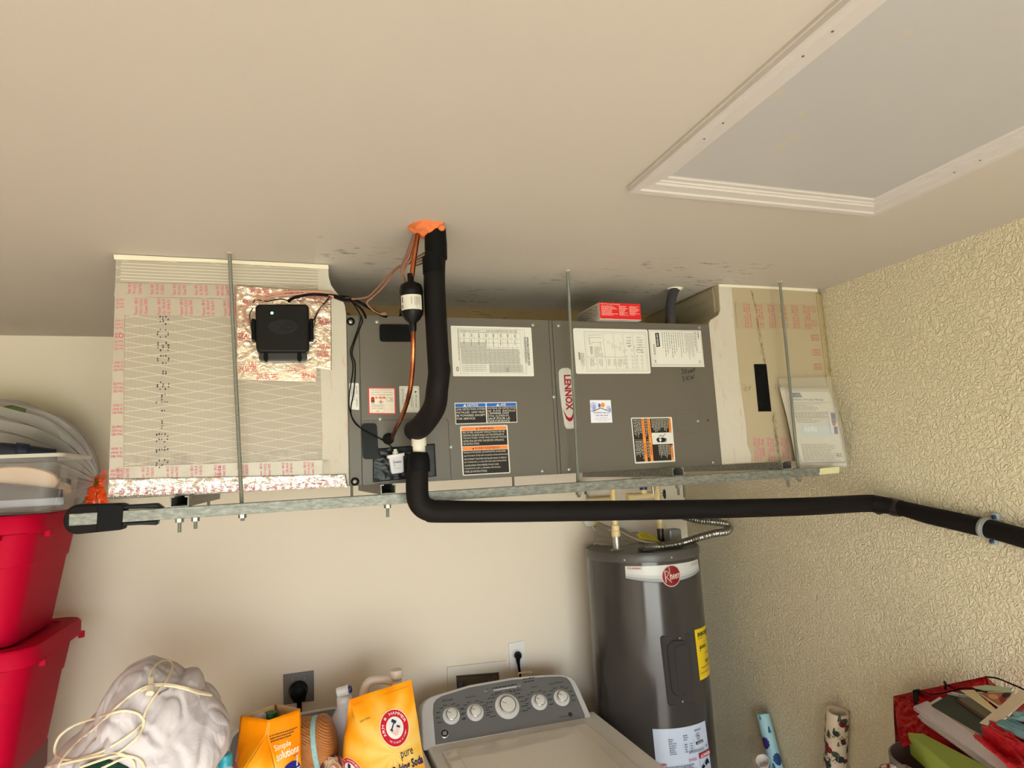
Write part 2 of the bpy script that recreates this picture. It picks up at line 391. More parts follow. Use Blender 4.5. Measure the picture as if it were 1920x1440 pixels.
class Print:
    """flat print on a mapped patch (u right, v down)"""
    def __init__(s, f, base=.0004, step=.00003, n=1): s.f = f; s.by = {}; s.off = base; s.step = step if n == 1 else .00012; s.n = n
    def mb(s, c):
        s.off += s.step
        return s.by.setdefault(c, MB())
    def rect(s, c, u0, v0, u1, v1):
        b = s.mb(c); k = s.n if abs(u1 - u0) > .08 else 1
        vs, fs = [], []
        for i in range(k + 1):
            u = u0 + (u1 - u0) * i / k; vs += [s.f(u, v0, s.off), s.f(u, v1, s.off)]
        for i in range(k): fs.append((2 * i, 2 * i + 1, 2 * i + 3, 2 * i + 2))
        b.add(vs, fs)
    def poly(s, c, pts):
        b = s.mb(c)
        if s.n > 1 and len(pts) > 6:
            n = len(pts); cu = sum(p[0] for p in pts) / n; cv = sum(p[1] for p in pts) / n
            b.add([s.f(cu, cv, s.off)] + [s.f(cu + (u - cu) * k, cv + (v - cv) * k, s.off) for k in (.33, .67, 1) for u, v in pts],
                  [(0, 1 + i, 1 + (i + 1) % n) for i in range(n)] + [(1 + j * n + i, 1 + j * n + (i + 1) % n, 1 + (j + 1) * n + (i + 1) % n, 1 + (j + 1) * n + i) for j in (0, 1) for i in range(n)]); return
        b.add([s.f(u, v, s.off) for u, v in pts], [tuple(range(len(pts)))])
    def line(s, c, pts, wd):
        """wd in metres"""
        b = s.mb(c); W, H = s.f.W, s.f.H
        for (u0, v0), (u1, v1) in zip(pts, pts[1:]):
            dx, dy = (u1 - u0) * W, (v1 - v0) * H; l = math.hypot(dx, dy) or 1
            nx, ny = -dy / l * wd / 2 / W, dx / l * wd / 2 / H
            b.add([s.f(u0 + nx, v0 + ny, s.off), s.f(u1 + nx, v1 + ny, s.off), s.f(u1 - nx, v1 - ny, s.off), s.f(u0 - nx, v0 - ny, s.off)], [(0, 1, 2, 3)])
    def frame(s, c, u0, v0, u1, v1, wd): s.line(c, [(u0, v0), (u1, v0), (u1, v1), (u0, v1), (u0, v0)], wd)
    def ell(s, c, cu, cv, ru, rv, seg=28):
        if s.n > 1:
            b = s.mb(c); R_ = 5; vs = [s.f(cu, cv, s.off)] + [s.f(cu + ru * j / R_ * math.cos(2 * PI * k / seg), cv + rv * j / R_ * math.sin(2 * PI * k / seg), s.off) for j in range(1, R_ + 1) for k in range(seg)]
            b.add(vs, [(0, 1 + k, 1 + (k + 1) % seg) for k in range(seg)] + [(1 + j * seg + k, 1 + j * seg + (k + 1) % seg, 1 + (j + 1) * seg + (k + 1) % seg, 1 + (j + 1) * seg + k) for j in range(R_ - 1) for k in range(seg)]); return
        s.poly(c, [(cu + ru * math.cos(2 * PI * k / seg), cv + rv * math.sin(2 * PI * k / seg)) for k in range(seg)])
    def text(s, c, t, u0, v0, u1, v1, rot=0, bold=0.0):
        vs, fs, _ = glyphs(t, bold); b = s.mb(c); out = []
        for x, y in vs:
            if rot == 0: a, d = x, 1 - y
            elif rot == 90: a, d = y, x          # reads downwards
            elif rot == -90: a, d = 1 - y, 1 - x
            else: a, d = 1 - x, y
            out.append(s.f(u0 + (u1 - u0) * a, v0 + (v1 - v0) * d, s.off))
        b.add(out, fs)
    def textarc(s, c, t, cu, cv, ru, rv, a0, a1, h, inward=False, bold=.006):
        """characters along an ellipse; h glyph height as a share of the radius"""
        n = len(t); b = s.mb(c)
        for i, ch in enumerate(t):
            if ch == ' ': continue
            vs, fs, asp = glyphs(ch, bold); a = a0 + (a1 - a0) * (i + .5) / n; w_ = abs(a1 - a0) / n * .84
            out = []
            for x, y in vs:
                aa = a + (x - .5) * w_ * (1 if a1 > a0 else -1)
                r = 1 + (y - .5) * h * (-1 if inward else 1)
                out.append(s.f(cu + ru * r * math.sin(aa), cv - rv * r * math.cos(aa), s.off))
            b.add(out, fs)
    def scrib(s, c, u0, v0, u1, v1, n, th=.45, rot=0, ragged=.35, word=.06):
        """rows of illegible small print as short bars"""
        b = s.mb(c); rnd = random.Random(int(u0 * 991 + v0 * 773 + n * 17))
        for i in range(n):
            e = 1 - ragged * rnd.random(); a = 0.0
            while a < e:
                l = word * (.4 + rnd.random()); a2 = min(a + l, e)
                t0 = (i + .5 - th / 2) / n; t1 = (i + .5 + th / 2) / n
                if rot == 0: q = [(u0 + (u1 - u0) * a, v0 + (v1 - v0) * t0), (u0 + (u1 - u0) * a2, v0 + (v1 - v0) * t1)]
                elif rot == 90: q = [(u1 - (u1 - u0) * t1, v0 + (v1 - v0) * a), (u1 - (u1 - u0) * t0, v0 + (v1 - v0) * a2)]
                else: q = [(u0 + (u1 - u0) * t0, v1 - (v1 - v0) * a2), (u0 + (u1 - u0) * t1, v1 - (v1 - v0) * a)]
                (x0, y0), (x1, y1) = q
                b.add([s.f(x0, y0, s.off), s.f(x1, y0, s.off), s.f(x1, y1, s.off), s.f(x0, y1, s.off)], [(0, 1, 2, 3)])
                a = a2 + word * .3
    def done(s, parent, name='print'):
        for c, b in s.by.items():
            if b.v: b.build(name, flat(c, .55, 0, .2), parent, flip=False)['kind'] = 'stuff'
def sticker(parent, corners, mat, name='sticker', r=.003, th=.0008, label=None):
    f = bil(corners); W, H = f.W, f.H; pts = []
    for cu, cv, a in ((1, 0, -PI / 2), (1, 1, 0), (0, 1, PI / 2), (0, 0, PI)):
        for k in range(5):
            t = a + PI / 2 * k / 4
            pts.append((cu + (r / W) * (math.cos(t) - (1 if cu else -1)), cv + (r / H) * (math.sin(t) - (1 if cv else -1))))
    o = MB().prism([f(u, v, 0) for u, v in pts], f(0, 0, th) - f(0, 0, 0)).build(name, mat, parent, label=label)
    return o, Print(f, th + .0002)
def quad(pts, **k): return [P(x, y, **k) for x, y in pts]

# ================================================================== THE ROOM
XR, YB, ZC = 1.867, 2.866, 2.55
XL, YF = -2.0, -2.3
struct(MB().box((XL - .15, YF - .2, -.2), (XR + .15, YB + .15, 0)).build('floor', M['floor']), 'pale concrete garage floor')
struct(MB().box((XL - .15, YB, 0), (XR + .15, YB + .15, ZC + .1)).build('wall_back', M['paint']), 'smooth cream painted back wall')
struct(MB().box((XR, YF, 0), (XR + .15, YB, ZC + .1)).build('wall_right', M['stucco']), 'cream right wall with knockdown texture')
struct(MB().box((XL - .15, YF, 0), (XL, YB, ZC + .1)).build('wall_left', M['paint']), 'cream left wall outside the frame')
b = MB().box((XL - .15, YF - .15, 0), (-1.35, YF, ZC + .1)); b.box((1.3, YF - .15, 0), (XR + .15, YF, ZC + .1)); b.box((-1.35, YF - .15, 2.1), (1.3, YF, ZC + .1))
struct(b.build('wall_front', M['paint']), 'front wall with open garage door')
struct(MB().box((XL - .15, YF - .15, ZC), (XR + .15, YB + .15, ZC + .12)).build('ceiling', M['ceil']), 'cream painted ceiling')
struct(MB().box((-14, -9, -.25), (14, YF - .2, -.02)).build('driveway', M['drive']), 'sunlit concrete driveway outside the door')
struct(MB().box((-30, -50, -.3), (30, -9, -.03)).build('lawn', flat((96, 128, 58), .9, var=(2, .2))), 'green lawn beyond the driveway')

# attic hatch --------------------------------------------------------
hx0, hx1, hy1 = 0.693, 1.388, 1.176
hy0 = -.35
t = thing('attic_hatch', 'white attic access panel with moulded frame and water spots in the ceiling', 'hatch', ((hx0 + hx1) / 2, (hy0 + hy1) / 2, ZC))
fw = .066
MB().box((hx0 + fw - .002, hy0 + fw - .002, ZC - .0008), (hx1 - fw + .01, hy1 - fw + .01, ZC)).build('panel', M['hatch'], t)
prof = [(0, 0), (0, .015), (.002, .018), (.016, .0175), (.018, .0135), (.040, .0115), (.042, .0075), (.047, .0075), (.049, .0045), (.060, .004), (.062, .0012), (.066, .0012), (.066, 0)]
def mould(a, b_, ina, inb, nm):
    # a,b outer corners, ina/inb inner corners
    A = [a + (ina - a) * (d / fw) + V((0, 0, -h)) for d, h in prof]; B = [b_ + (inb - b_) * (d / fw) + V((0, 0, -h)) for d, h in prof]
    n = len(prof); mb = MB(); mb.add(A + B, [(i, i + 1, n + i + 1, n + i) for i in range(n - 1)] + [tuple(range(n)), tuple(range(2 * n - 1, n - 1, -1))])
    return mb.build('moulding', MOULD, t)
oc = [V((hx0, hy0, ZC)), V((hx1, hy0, ZC)), V((hx1, hy1, ZC)), V((hx0, hy1, ZC))]
ic = [V((hx0 + fw, hy0 + fw, ZC)), V((hx1 - fw, hy0 + fw, ZC)), V((hx1 - fw, hy1 - fw, ZC)), V((hx0 + fw, hy1 - fw, ZC))]
for i in range(4): mould(oc[i], oc[(i + 1) % 4], ic[i], ic[(i + 1) % 4], 'm')
# painted-over caulk along the left side of the frame
MB().box((hx0 - .004, hy0, ZC - .006), (hx0 + .010, hy1, ZC)).build('caulk_line', M['ceil'], t, label='cream paint smeared on the outer edge of the frame')
nails = MB(); NW = flat((90, 84, 76), .6)
for i in range(9):
    x = hx0 + .04 + (hx1 - hx0 - .08) * (i * .37 % 1); nails.lathe([(.0022, 0), (.0022, .0008)], (x, hy1 - .024, ZC - .0118), (0, 0, -1), 8)
    y = hy0 + .3 + (hy1 - hy0 - .4) * (i * .61 % 1); nails.lathe([(.0022, 0), (.0022, .0008)], (hx0 + .028, y, ZC - .0126), (0, 0, -1), 8)
    nails.lathe([(.0022, 0), (.0022, .0008)], (hx1 - .028, y, ZC - .0126), (0, 0, -1), 8)
nails.build('nail_heads', NW, t)['kind'] = 'stuff'
# ================================================================== AIR HANDLER AND DUCTS
YU = 1.818; YD = 1.826; YBK = 2.33
UX0, UX1, UZ0, UZ1 = .134, 1.341, 1.9245, 2.4025
PINK = (196, 84, 112); INK = (62, 58, 66)
FAS = (('Fasson  0810', 'MH14302', 'UListed 70PS'), ('Fasson  0810', 'UL 181A-P', 'UL 181B-FX'))
def fasson(pr, u0, v0, u1, v1, k, rot, col=PINK):
    ls = FAS[k % 2]
    for i, l in enumerate(ls):
        a = i / 3; e = a + .22
        if rot in (90, -90):
            j = (1 - e, 1 - a) if rot == 90 else (a, e)
            d = .06 * i
            pr.text(col, l, u0 + (u1 - u0) * j[0], v0 + (v1 - v0) * d * .3, u0 + (u1 - u0) * j[1], v1, rot, .01)
        else:
            j = (a, e) if rot == 0 else (1 - e, 1 - a)
            pr.text(col, l, u0, v0 + (v1 - v0) * j[0], u1, v0 + (v1 - v0) * j[1], rot, .01)
def patch(parent, px, mat, name, Y, th=.0012, label=None, r=.001):
    return sticker(parent, quad(px, Y=Y), mat, name, r, th, label)

# supply duct ---------------------------------------------------------
t = thing('supply_duct', 'large foil-faced duct box with pink printed tape left of the grey air handler', 'duct', (-.15, 2.08, UZ0))
sh = [(.134, UZ0), (.134, 2.405), (.131, 2.432), (.121, 2.455), (.106, 2.472), (.094, 2.49), (.088, 2.515), (.087, ZC), (-.44, ZC), (-.44, UZ0)]
MB().prism([(x, YD, z) for x, z in sh], (0, YBK - YD, 0)).build('duct_board', M['scrim'], t)
ms = [(.132, UZ0 + .004), (.1335, 2.405), (.130, 2.432), (.120, 2.455), (.105, 2.472), (.093, 2.49), (.087, 2.515), (.086, 2.548), (.060, 2.548), (.058, 2.43), (.062, 2.25), (.064, 2.1), (.062, UZ0 + .004)]
MB().prism([(x, YD - .0022, z) for x, z in ms], (0, .003, 0)).build('mastic_strip', M['mastic'], t, label='pale brushed mastic strip')
MB().prism([(x, YD - .004, z) for x, z in ((-.445, 2.548), (.087, 2.548), (.088, 2.536), (-.2, 2.540), (-.443, 2.535))], (0, .005, 0)).build('caulk_bead', flat((226, 214, 190), .6), t)
patch(t, [(228, 489), (602, 505), (602, 536), (226, 529)], M['rib'], 'ribbed_tape', YD, .0012)
# printed tape along the top
o, pr = patch(t, [(217, 530), (438, 535), (440, 560), (214, 556)], M['tape'], 'printed_tape', YD - .001)
for k in range(5): fasson(pr, .10 + k * .185, .03, .10 + k * .185 + .13, .8, k, -90)
pr.done(o)
o, pr = patch(t, [(233, 556), (440, 562), (442, 594), (232, 591)], M['tape'], 'printed_tape', YD - .0014)
for k in range(5): fasson(pr, .09 + k * .20, .06, .09 + k * .20 + .13, .95, k, -90)
pr.text(PINK, '16', .97, -.4, 1.0, .05, -90, .02)
pr.done(o)
o, pr = patch(t, [(217, 535), (234, 535), (231, 905), (204, 905)], M['tape'], 'printed_tape', YD - .0006)
for k in range(9):
    v = .03 + k * .108
    if k == 2: pr.text(PINK, 'Q2', .1, v, .95, v + .03, 180, .02)
    fasson(pr, .1, v + .035, .92, v + .092, k, 180)
pr.done(o)
o, pr = patch(t, [(205, 876), (430, 873), (655, 865), (655, 895), ][:0] or [(205, 876), (618, 862), (618, 896), (204, 903)], M['tape'], 'printed_tape', YD - .001)
for k in range(9): fasson(pr, .03 + k * .105, .08, .03 + k * .105 + .06, .98, k, -90)
pr.text(PINK, 'Q2-16', .465, .15, .487, 1.0, -90, .02)
pr.done(o)
# crumpled shiny foil wrapped under the bottom edge
c = quad([(204, 898), (648, 889), (652, 913), (202, 934)], Y=YD - .002); f = bil(c)
def crf(u, v):
    p = f(u, v, .002); n_ = noise.noise(V((u * 34, v * 4, 1.3))) + .6 * noise.noise(V((u * 90, v * 9, 4)))
    return p + V((0, -.0035 * n_ * (1 - .4 * v) - .0015, 0))
MB().grid(crf, 130, 10).build('foil_wrap', M['foil'], t, smooth=True, solid=.0006, label='shiny crumpled foil along the bottom edge')
f2 = bil([f(0, 1), f(1, 1), f(1, 1) + V((0, .25, 0)), f(0, 1) + V((0, .25, 0))])
pr = Print(f, .0075)
for k in range(30):
    u = .01 + k * .033; h = random.random() * .4
    pr.text(PINK, random.choice(('UL 181', 'Fasson', 'MH14', '181B-FX')), u, .45 + h * .5, u + .014 + h * .02, .95, random.choice((-90, 90)), .005)
pr.done(t, 'foil_print')
# foil square behind the control box
c = quad([(442, 534), (621, 548), (622, 694), (444, 672)], Y=YD - .0032); f = bil(c)
MB().grid(lambda u, v: f(u, v, .001) + V((0, -.0022 * (noise.noise(V((u * 16, v * 13, 2))) + .7 * noise.noise(V((u * 40, v * 40, 5)))), 0)), 60, 50).build('foil_square', M['foil2'], t, smooth=True, solid=.0005, label='shiny crinkled foil square')
pr = Print(f, .005)
for (u, v, a, b_, s_) in ((.14, .03, .34, .10, 'DEAL SEAL TAPES'), (.5, .02, .72, .08, 'DEAL SEAL'), (.72, .05, .95, .11, 'CLOSURE SYSTEM'), (.86, .35, .98, .43, 'DEAL SEAL'), (.84, .68, .98, .74, 'CLOSURE'), (.84, .78, .97, .84, 'DEAL SEAL'), (.02, .66, .15, .73, 'SEAL'), (.04, .20, .12, .25, 'TAPE')):
    pr.text((190, 90, 88), s_, u, v, a, b_, 0, .02); pr.line((190, 90, 88), [(u, v + .1), (a, b_ + .04)], .001)
pr.done(t, 'foil_print')
o, pr = patch(t, [(443, 672), (594, 676), (593, 716), (446, 712)], m_foil(.5, (214, 194, 176), .35), 'printed_tape', YD - .0052)
for (u, v, a, b_, s_) in ((.02, .35, .24, .62, 'DEAL SEAL TAPES'), (.25, .68, .5, .95, 'DEAL SEAL TAPES'), (.62, .30, .85, .55, 'CLOSURE SYSTEM'), (.82, .6, .98, .85, 'BFX 06'), (.15, .1, .22, .4, 'UL')):
    pr.text((190, 80, 80), s_, u, v, a, b_, 0, .02)
    pr.frame((190, 80, 80), u - .01, v - .05, a + .01, b_ + .06, .0007)
pr.done(o)
# dot-matrix print running down the board
pr = Print(lambda u, v, off=0: V((u, YD - off, v)), .0008); pr.f.W = pr.f.H = 1
MB5 = {'R': ('1110', '1001', '1110', '1010', '1001'), '8': ('0110', '1001', '0110', '1001', '0110'), '0': ('0110', '1001', '1001', '1001', '0110'), '6': ('0110', '1000', '1110', '1001', '0110'),
       'S': ('0111', '1000', '0110', '0001', '1110'), '1': ('0100', '1100', '0100', '0100', '1110'), '*': ('0000', '0110', '0110', '0000', '0000'), '-': ('0000', '0000', '1111', '0000', '0000'), '4': ('1001', '1001', '1111', '0001', '0001')}
for i, ch in enumerate('R8S0*84*-R16'):
    p0 = P(296 if i < 6 else 294, 594 + i * 24.5, Y=YD)
    for r, row in enumerate(MB5[ch]):
        for c_, q in enumerate(row):
            if q == '1' and random.random() > .12:
                # turned a quarter: rows run across, columns run down
                pr.ell(INK, p0.x + (4 - r) * .0062 + random.uniform(-.0008, .0008), p0.z - c_ * .0062 + random.uniform(-.001, .001), random.uniform(.0014, .0022), random.uniform(.0016, .0032), 6)
pr.done(t, 'dot_print')

# air handler ---------------------------------------------------------
ah = thing('air_handler', 'long grey-brown horizontal air handler cabinet covered in paper labels, hung under the ceiling', 'air handler', ((UX0 + UX1) / 2, 2.07, UZ0))
MB().box((UX0, YU + .004, UZ0), (UX1, YBK, UZ1)).build('cabinet', flat((74, 69, 60), .5), ah, bevel=.002)
def ux(x, y): return P(x, y, Y=YU).x
xa, xb, xc, xd = ux(676.5, 750), ux(1037, 750), ux(1044, 750), UX1
def panel(x0, x1, name='panel', z0=UZ0, z1=UZ1):
    return MB().box((x0 + .0008, YU, z0), (x1 - .0008, YU + .02, z1)).build(name, M['unit'], ah, bevel=.0015)
panel(UX0, xa, 'end_post')
# left panel with the small coil access panel let into its corner
sx, sz = ux(836, 790), P(760, 787, Y=YU).z
MB().prism([(xa + .0008, YU, sz + .0012), (xa + .0008, YU, UZ1), (xb - .0008, YU, UZ1), (xb - .0008, YU, UZ0), (ux(844, 850) + .0012, YU, UZ0), (ux(840, 792) + .0012, YU, sz - .006), (sx + .0012, YU, sz + .0012)], (0, .02, 0)).build('panel', M['unit'], ah)
MB().prism([(xa + .0008, YU, sz), (sx, YU, sz), (ux(840, 792), YU, sz - .0075), (ux(844, 850), YU, UZ0), (xa + .0008, YU, UZ0)], (0, .02, 0)).build('coil_access_panel', M['unit'], ah)
panel(xb, xc, 'centre_post'); panel(xc, xd)
# stamped knock-out cover on the right
c = quad([(1267, 769), (1309, 770), (1313, 811), (1271, 810)], Y=YU)
f = bil(c); MB().tube([f(0, 0), f(1, 0), f(1, 1), f(0, 1), f(0, 0)], .0008, 6).build('stamped_outline', flat((92, 86, 76), .5), ah)
MB().lathe([(.003, 0), (.003, .0006)], P(1327, 788, Y=YU), (0, -1, 0), 10).build('pilot_hole', BLK, ah)
# black plates and grommet
def rr(px, name, mat, th, r=.008, label=None, Y=YU): return sticker(ah, quad(px, Y=Y), mat, name, r, th, label)[0]
rr([(711, 608), (776, 609), (777, 641), (712, 641)], 'knockout_plug', BLK, .003, .009)
rr([(677.5, 794), (706, 794), (710, 861), (680, 861)], 'knockout_plug', BLK, .005, .009)
MB().lathe([(.016, 0), (.016, .006), (.011, .008), (.006, .008)], P(728, 823, Y=YU), (0, -1, 0), 24).build('rubber_grommet', BLKM, ah, smooth=True)
c = quad([(699, 842), (815, 832), (818, 893), (699, 904)], Y=YU); f = bil(c)
MB().grid(lambda u, v: f(u, v, .002) + V((0, -.004 * abs(noise.noise(V((u * 9, v * 8, 7)))) * (1 if u < .62 else .15), 0)), 44, 26).build('black_tape_patch', flat((16, 15, 16), .3, 0, .3), ah, smooth=True, solid=.001, label='black tape patch, crumpled on its left half')
# screws
def screw(p, par):
    if not hasattr(screw, 'o'):
        screw.o = MB().lathe([(.0055, 0), (.0055, .0008), (.0038, .0014), (.0038, .0032), (.0028, .0038)], (0, 0, 0), (0, -1, 0), 12).build('screw', SCREW, None, smooth=True); o = screw.o
    else: o = screw.o.copy(); C.objects.link(o)
    o.parent = par; o.location = p - par.location; return o
for x, y in ((706.7, 600.7 + 2), (999.5, 609), (1047.5, 610), (713, 785), (846, 837.5), (1039, 743.5), (1017.5, 883), (1067.5, 880), (1311, 614), (1309, 789), (1337.5, 867)):
    screw(P(x, y, Y=YU), ah)
for x, y in ((657.5, 603), (665.5, 903)):
    MB().lathe([(.0115, 0), (.0115, .003), (.007, .0042), (.0035, .0046)], P(x, y, Y=YU), (0, -1, 0), 20).build('rubber_washer', BLKM, ah, smooth=True)
    screw(P(x, y, Y=YU - .004), ah)
# ---- paper labels
def lab(px, mat=PAPER, name='sticker', label=None, r=.003, Y=YU): return sticker(ah, quad(px, Y=Y), mat, name, r, .0008, label)
G1, G2 = (120, 116, 108), (160, 156, 146); K = (34, 31, 30); WT = (208, 204, 196)
o, p = lab([(845, 610.8), (995.7, 614.3), (1001.2, 705.5), (849.5, 705.5)], label='white accessory table sheet')
p.frame(G2, .09, .045, .91, .95, .0008); p.line(G2, [(.85, .05), (.87, .95)], .0007); p.line(G2, [(.88, .05), (.9, .95)], .0007)
for k in range(13): p.line(G2, [(.10 + .058 * k, .06), (.115 + .058 * k, .94)], .0005)
for v in (.13, .25, .33, .42): p.line(G2, [(.09, v), (.85, v)], .0007)
p.scrib(G2, .11, .065, .46, .125, 3, word=.02); p.scrib(G1, .42, .06, .82, .12, 4, .35, word=.01, ragged=0)
for k in range(8): p.scrib(G1, .14 + k * .09, .15, .165 + k * .09, .24, 2, .5, 90, .3, .3)
for k in range(8): p.scrib(G1, .14 + k * .09, .27, .155 + k * .09, .41, 1, .5, 90, .3, .3)
p.scrib(G2, .10, .33, .42, .45, 7, .5, word=.03, ragged=0)
p.scrib(G1, .11, .45, .84, .76, 16, .42, word=.018, ragged=.02); p.scrib(G1, .44, .77, .86, .93, 8, .42, word=.012, ragged=0)
p.scrib(G2, .12, .77, .42, .92, 4, .3, word=.012, ragged=.1); p.scrib(G1, .075, .06, .085, .7, 1, .6, 90, .1, .05)
p.text(K, 'AVAILABLE ACCESSORY KITS', .930, .20, .956, .78, 90, .015); p.scrib(G1, .895, .2, .925, .75, 2, .5, 90, .1, .06)
p.ell(G1, .055, .86, .016, .045); p.ell((210, 205, 194), .055, .86, .008, .025)
p.line(K, [(.665 + .012 * math.cos(a * .6), .875 + .04 * math.sin(a * .6)) for a in range(12)], .0009)
p.done(o)
o, p = lab([(1074, 615.3), (1213.7, 618), (1220, 700.5), (1080, 701)], r=.006, label='white wiring diagram sheet')
p.frame(G1, .14, .07, .97, .94, .0008); p.frame(G2, .16, .11, .95, .90, .0006)
for u in (.395, .53, .66, .79): p.line(G1, [(u - .01, .11), (u + .01, .90)], .0006)
p.line(G1, [(.16, .63), (.66, .63)], .0007); p.line(G1, [(.28, .63), (.285, .9)], .0006)
p.line(K, [(.20, .36), (.19, .15), (.36, .14)], .0007); p.line(K, [(.21, .36), (.21, .20), (.36, .20)], .0007); p.line(K, [(.22, .36), (.24, .31), (.37, .31)], .0006); p.line(K, [(.34, .31), (.36, .6)], .0006)
for k in range(10):
    u = .44 + .05 * k; p.frame(G1, u, .28 + .05 * (k % 5), u + .022, .33 + .05 * (k % 5), .0005)
for (u, v) in ((.50, .42), (.62, .33), (.60, .41), (.74, .29), (.73, .39), (.89, .28), (.88, .36), (.86, .44), (.36, .58)): p.ell(G1, u, v, .012, .024, 12); p.ell((226, 222, 212), u, v, .009, .018, 12)
p.scrib(G1, .20, .40, .235, .60, 3, .5, 90, .2, .15); p.scrib(G1, .255, .40, .37, .62, 9, .25, 0, .5, .1); p.scrib(G1, .19, .66, .27, .85, 5, .3, 0, .4, .3)
for (a, b_) in ((.30, .36), (.42, .46), (.5, .53), (.56, .62), (.63, .655)): p.scrib(G2, a, .68, b_, .86, 3, .4, 90, .4, .2)
for (a, b_) in ((.67, .75), (.81, .88)):
    for v in (.46, .6, .68, .76, .84): p.frame(G1, a, v, a + .02, v + .035, .0006); p.frame(G1, b_, v, b_ + .02, v + .035, .0006)
p.scrib(G1, .70, .16, .77, .42, 4, .2, 0, .4, .2); p.scrib(G1, .83, .16, .93, .55, 7, .18, 0, .4, .2)
p.text(K, 'LENNOX', .045, .53, .065, .70, 90, .02); p.scrib(G1, .07, .55, .12, .9, 4, .3, 90, .3, .12)
p.done(o)
o, p = lab([(1215.6, 618.3), (1313.8, 619.7), (1320.5, 688), (1222, 687.8)], r=.001, label='white rating plate sheet')
p.frame(G1, .015, .03, .985, .96, .0007); p.line(G1, [(.02, .94), (.97, .94)], .0006)
p.poly(K, [(.115, .09), (.185, .08), (.19, .45), (.12, .47)]); p.text(WT, 'AHRI CERTIFIED', .135, .11, .165, .44, 90, .03)
for k in range(10): p.scrib(G1, .235 + .042 * k, .06, .255 + .042 * k, .5 + .35 * ((k * 5) % 7) / 7, 1, .55, 90, .1, .09)
for k in range(14): p.line(K, [(.055, .40 + k * .021), (.095, .40 + k * .021)], .0006 + .0006 * (k % 3 == 0))
p.scrib(G1, .66, .08, .83, .92, 10, .3, 90, .5, .05); p.scrib(K, .84, .05, .9, .6, 3, .3, 90, .3, .1); p.line(G1, [(.86, .6), (.97, .6)], .0005)
p.text(K, 'CE', .90, .82, .94, .90, 90); p.text(K, '63', .06, .82, .09, .89, 90); p.scrib(K, .92, .05, .95, .3, 1, .5, 90, .2, .15)
p.done(o)
# marker handwriting
f = bil(quad([(1276, 691), (1304, 688), (1306, 712), (1279, 716)], Y=YU)); p = Print(f, .0009)
for st in (((.02, .08), (.16, .05), (.08, .22), (.17, .32), (.05, .47)), ((.30, .12), (.22, .25), (.28, .42), (.38, .3), (.36, .12), (.30, .12)), ((.47, .45), (.5, .2), (.55, .42)), ((.60, .42), (.62, .18), (.68, .35), (.73, .16), (.75, .4)), ((.83, .42), (.82, .12)), ((.8, .14), (.94, .1), (.92, .24), (.82, .28)),
           ((.18, .62), (.05, .64), (.05, .74), (.18, .82), (.1, .98), (.02, .95)), ((.33, .62), (.32, .96)), ((.5, .6), (.34, .8), (.52, .95)), ((.58, .62), (.64, .92), (.7, .7), (.76, .9), (.84, .56))):
    p.line((18, 16, 16), list(st), .0017)
p.done(ah, 'marker_writing')
# brand badge
c = quad([(1046, 690.5), (1073, 690), (1081.5, 803.5), (1053, 804.5)], Y=YU); f = bil(c)
sticker(ah, quad([(1041, 688), (1082, 687), (1088, 804), (1053, 806)], Y=YU), flat((96, 91, 80), .3), 'badge_backing', .002, .0006)
pts = []
for k in range(9): a = PI + PI / 2 * k / 8; pts.append((.40 + .40 * math.cos(a), .085 + .085 * math.sin(a)))
for k in range(9): a = -PI / 2 + PI / 2 * k / 8; pts.append((.62 + .30 * math.cos(a), .10 + .10 * math.sin(a)))
pts += [(.98, .3), (1.0, .5), (1.0, .7)]
for k in range(9): a = PI / 2 * k / 8; pts.append((.66 + .33 * math.cos(a), .86 + .14 * math.sin(a)))
for k in range(9): a = PI / 2 + PI / 2 * k / 8; pts.append((.36 + .20 * math.cos(a), .86 + .14 * math.sin(a)))
pts += [(.07, .62), (.0, .35), (0, .15)]
bo = MB().prism([f(u, v, .0006) for u, v in pts], f(0, 0, .0032) - f(0, 0, .0006)).build('brand_badge', flat((190, 188, 182), .3, .1), ah, label='silver brand badge with red letters')
p = Print(f, .0034)
p.text((150, 22, 34), 'LENNOX', .34, .115, .82, .70, 90, .035)
arc = [(.16 + 0, .66), (.2, .75), (.32, .84), (.5, .885), (.7, .87), (.82, .80), (.80, .74)]
arc2 = [(.16, .66), (.24, .73), (.36, .79), (.52, .825), (.68, .81), (.76, .76), (.80, .74)]
p.poly((150, 22, 34), arc + arc2[::-1][1:-1])
p.done(bo)
# refrigerant notice
RED = (186, 52, 60)
o, p = lab([(689.5, 726.5), (741.3, 726.8), (742.5, 777), (690.5, 776.5)], flat(RED, .5), r=.004, label='red-edged refrigerant label')
p.rect((226, 214, 196), .05, .045, .955, .955)
for i, l in enumerate(('THIS UNIT REQUIRES SERVICE', 'EQUIPMENT COMPATIBLE', 'WITH R-454B REFRIGERANT')): p.text((120, 112, 104), l, .10, .075 + i * .085, .90, .135 + i * .085)
p.text((200, 48, 40), 'R-454B', .27, .335, .64, .43, 0, .03)
p.ell((170, 50, 44), .17, .40, .065, .05); p.rect((170, 50, 44), .105, .42, .235, .52); p.rect((52, 40, 40), .105, .50, .235, .55); p.rect((120, 112, 104), .105, .57, .235, .60)
d = [(.46, .46), (.56, .54), (.46, .62), (.36, .54)]; p.line(RED, d + d[:1], .0009); p.poly(K, [(.46, .49), (.49, .54), (.475, .575), (.445, .575), (.43, .54)])
p.frame(K, .68, .37, .79, .51, .0007); p.frame(K, .79, .37, .89, .51, .0007); p.text(K, 'i', .83, .39, .85, .49, 0, .04)
p.frame((150, 140, 130), .10, .64, .57, .93, .0006)
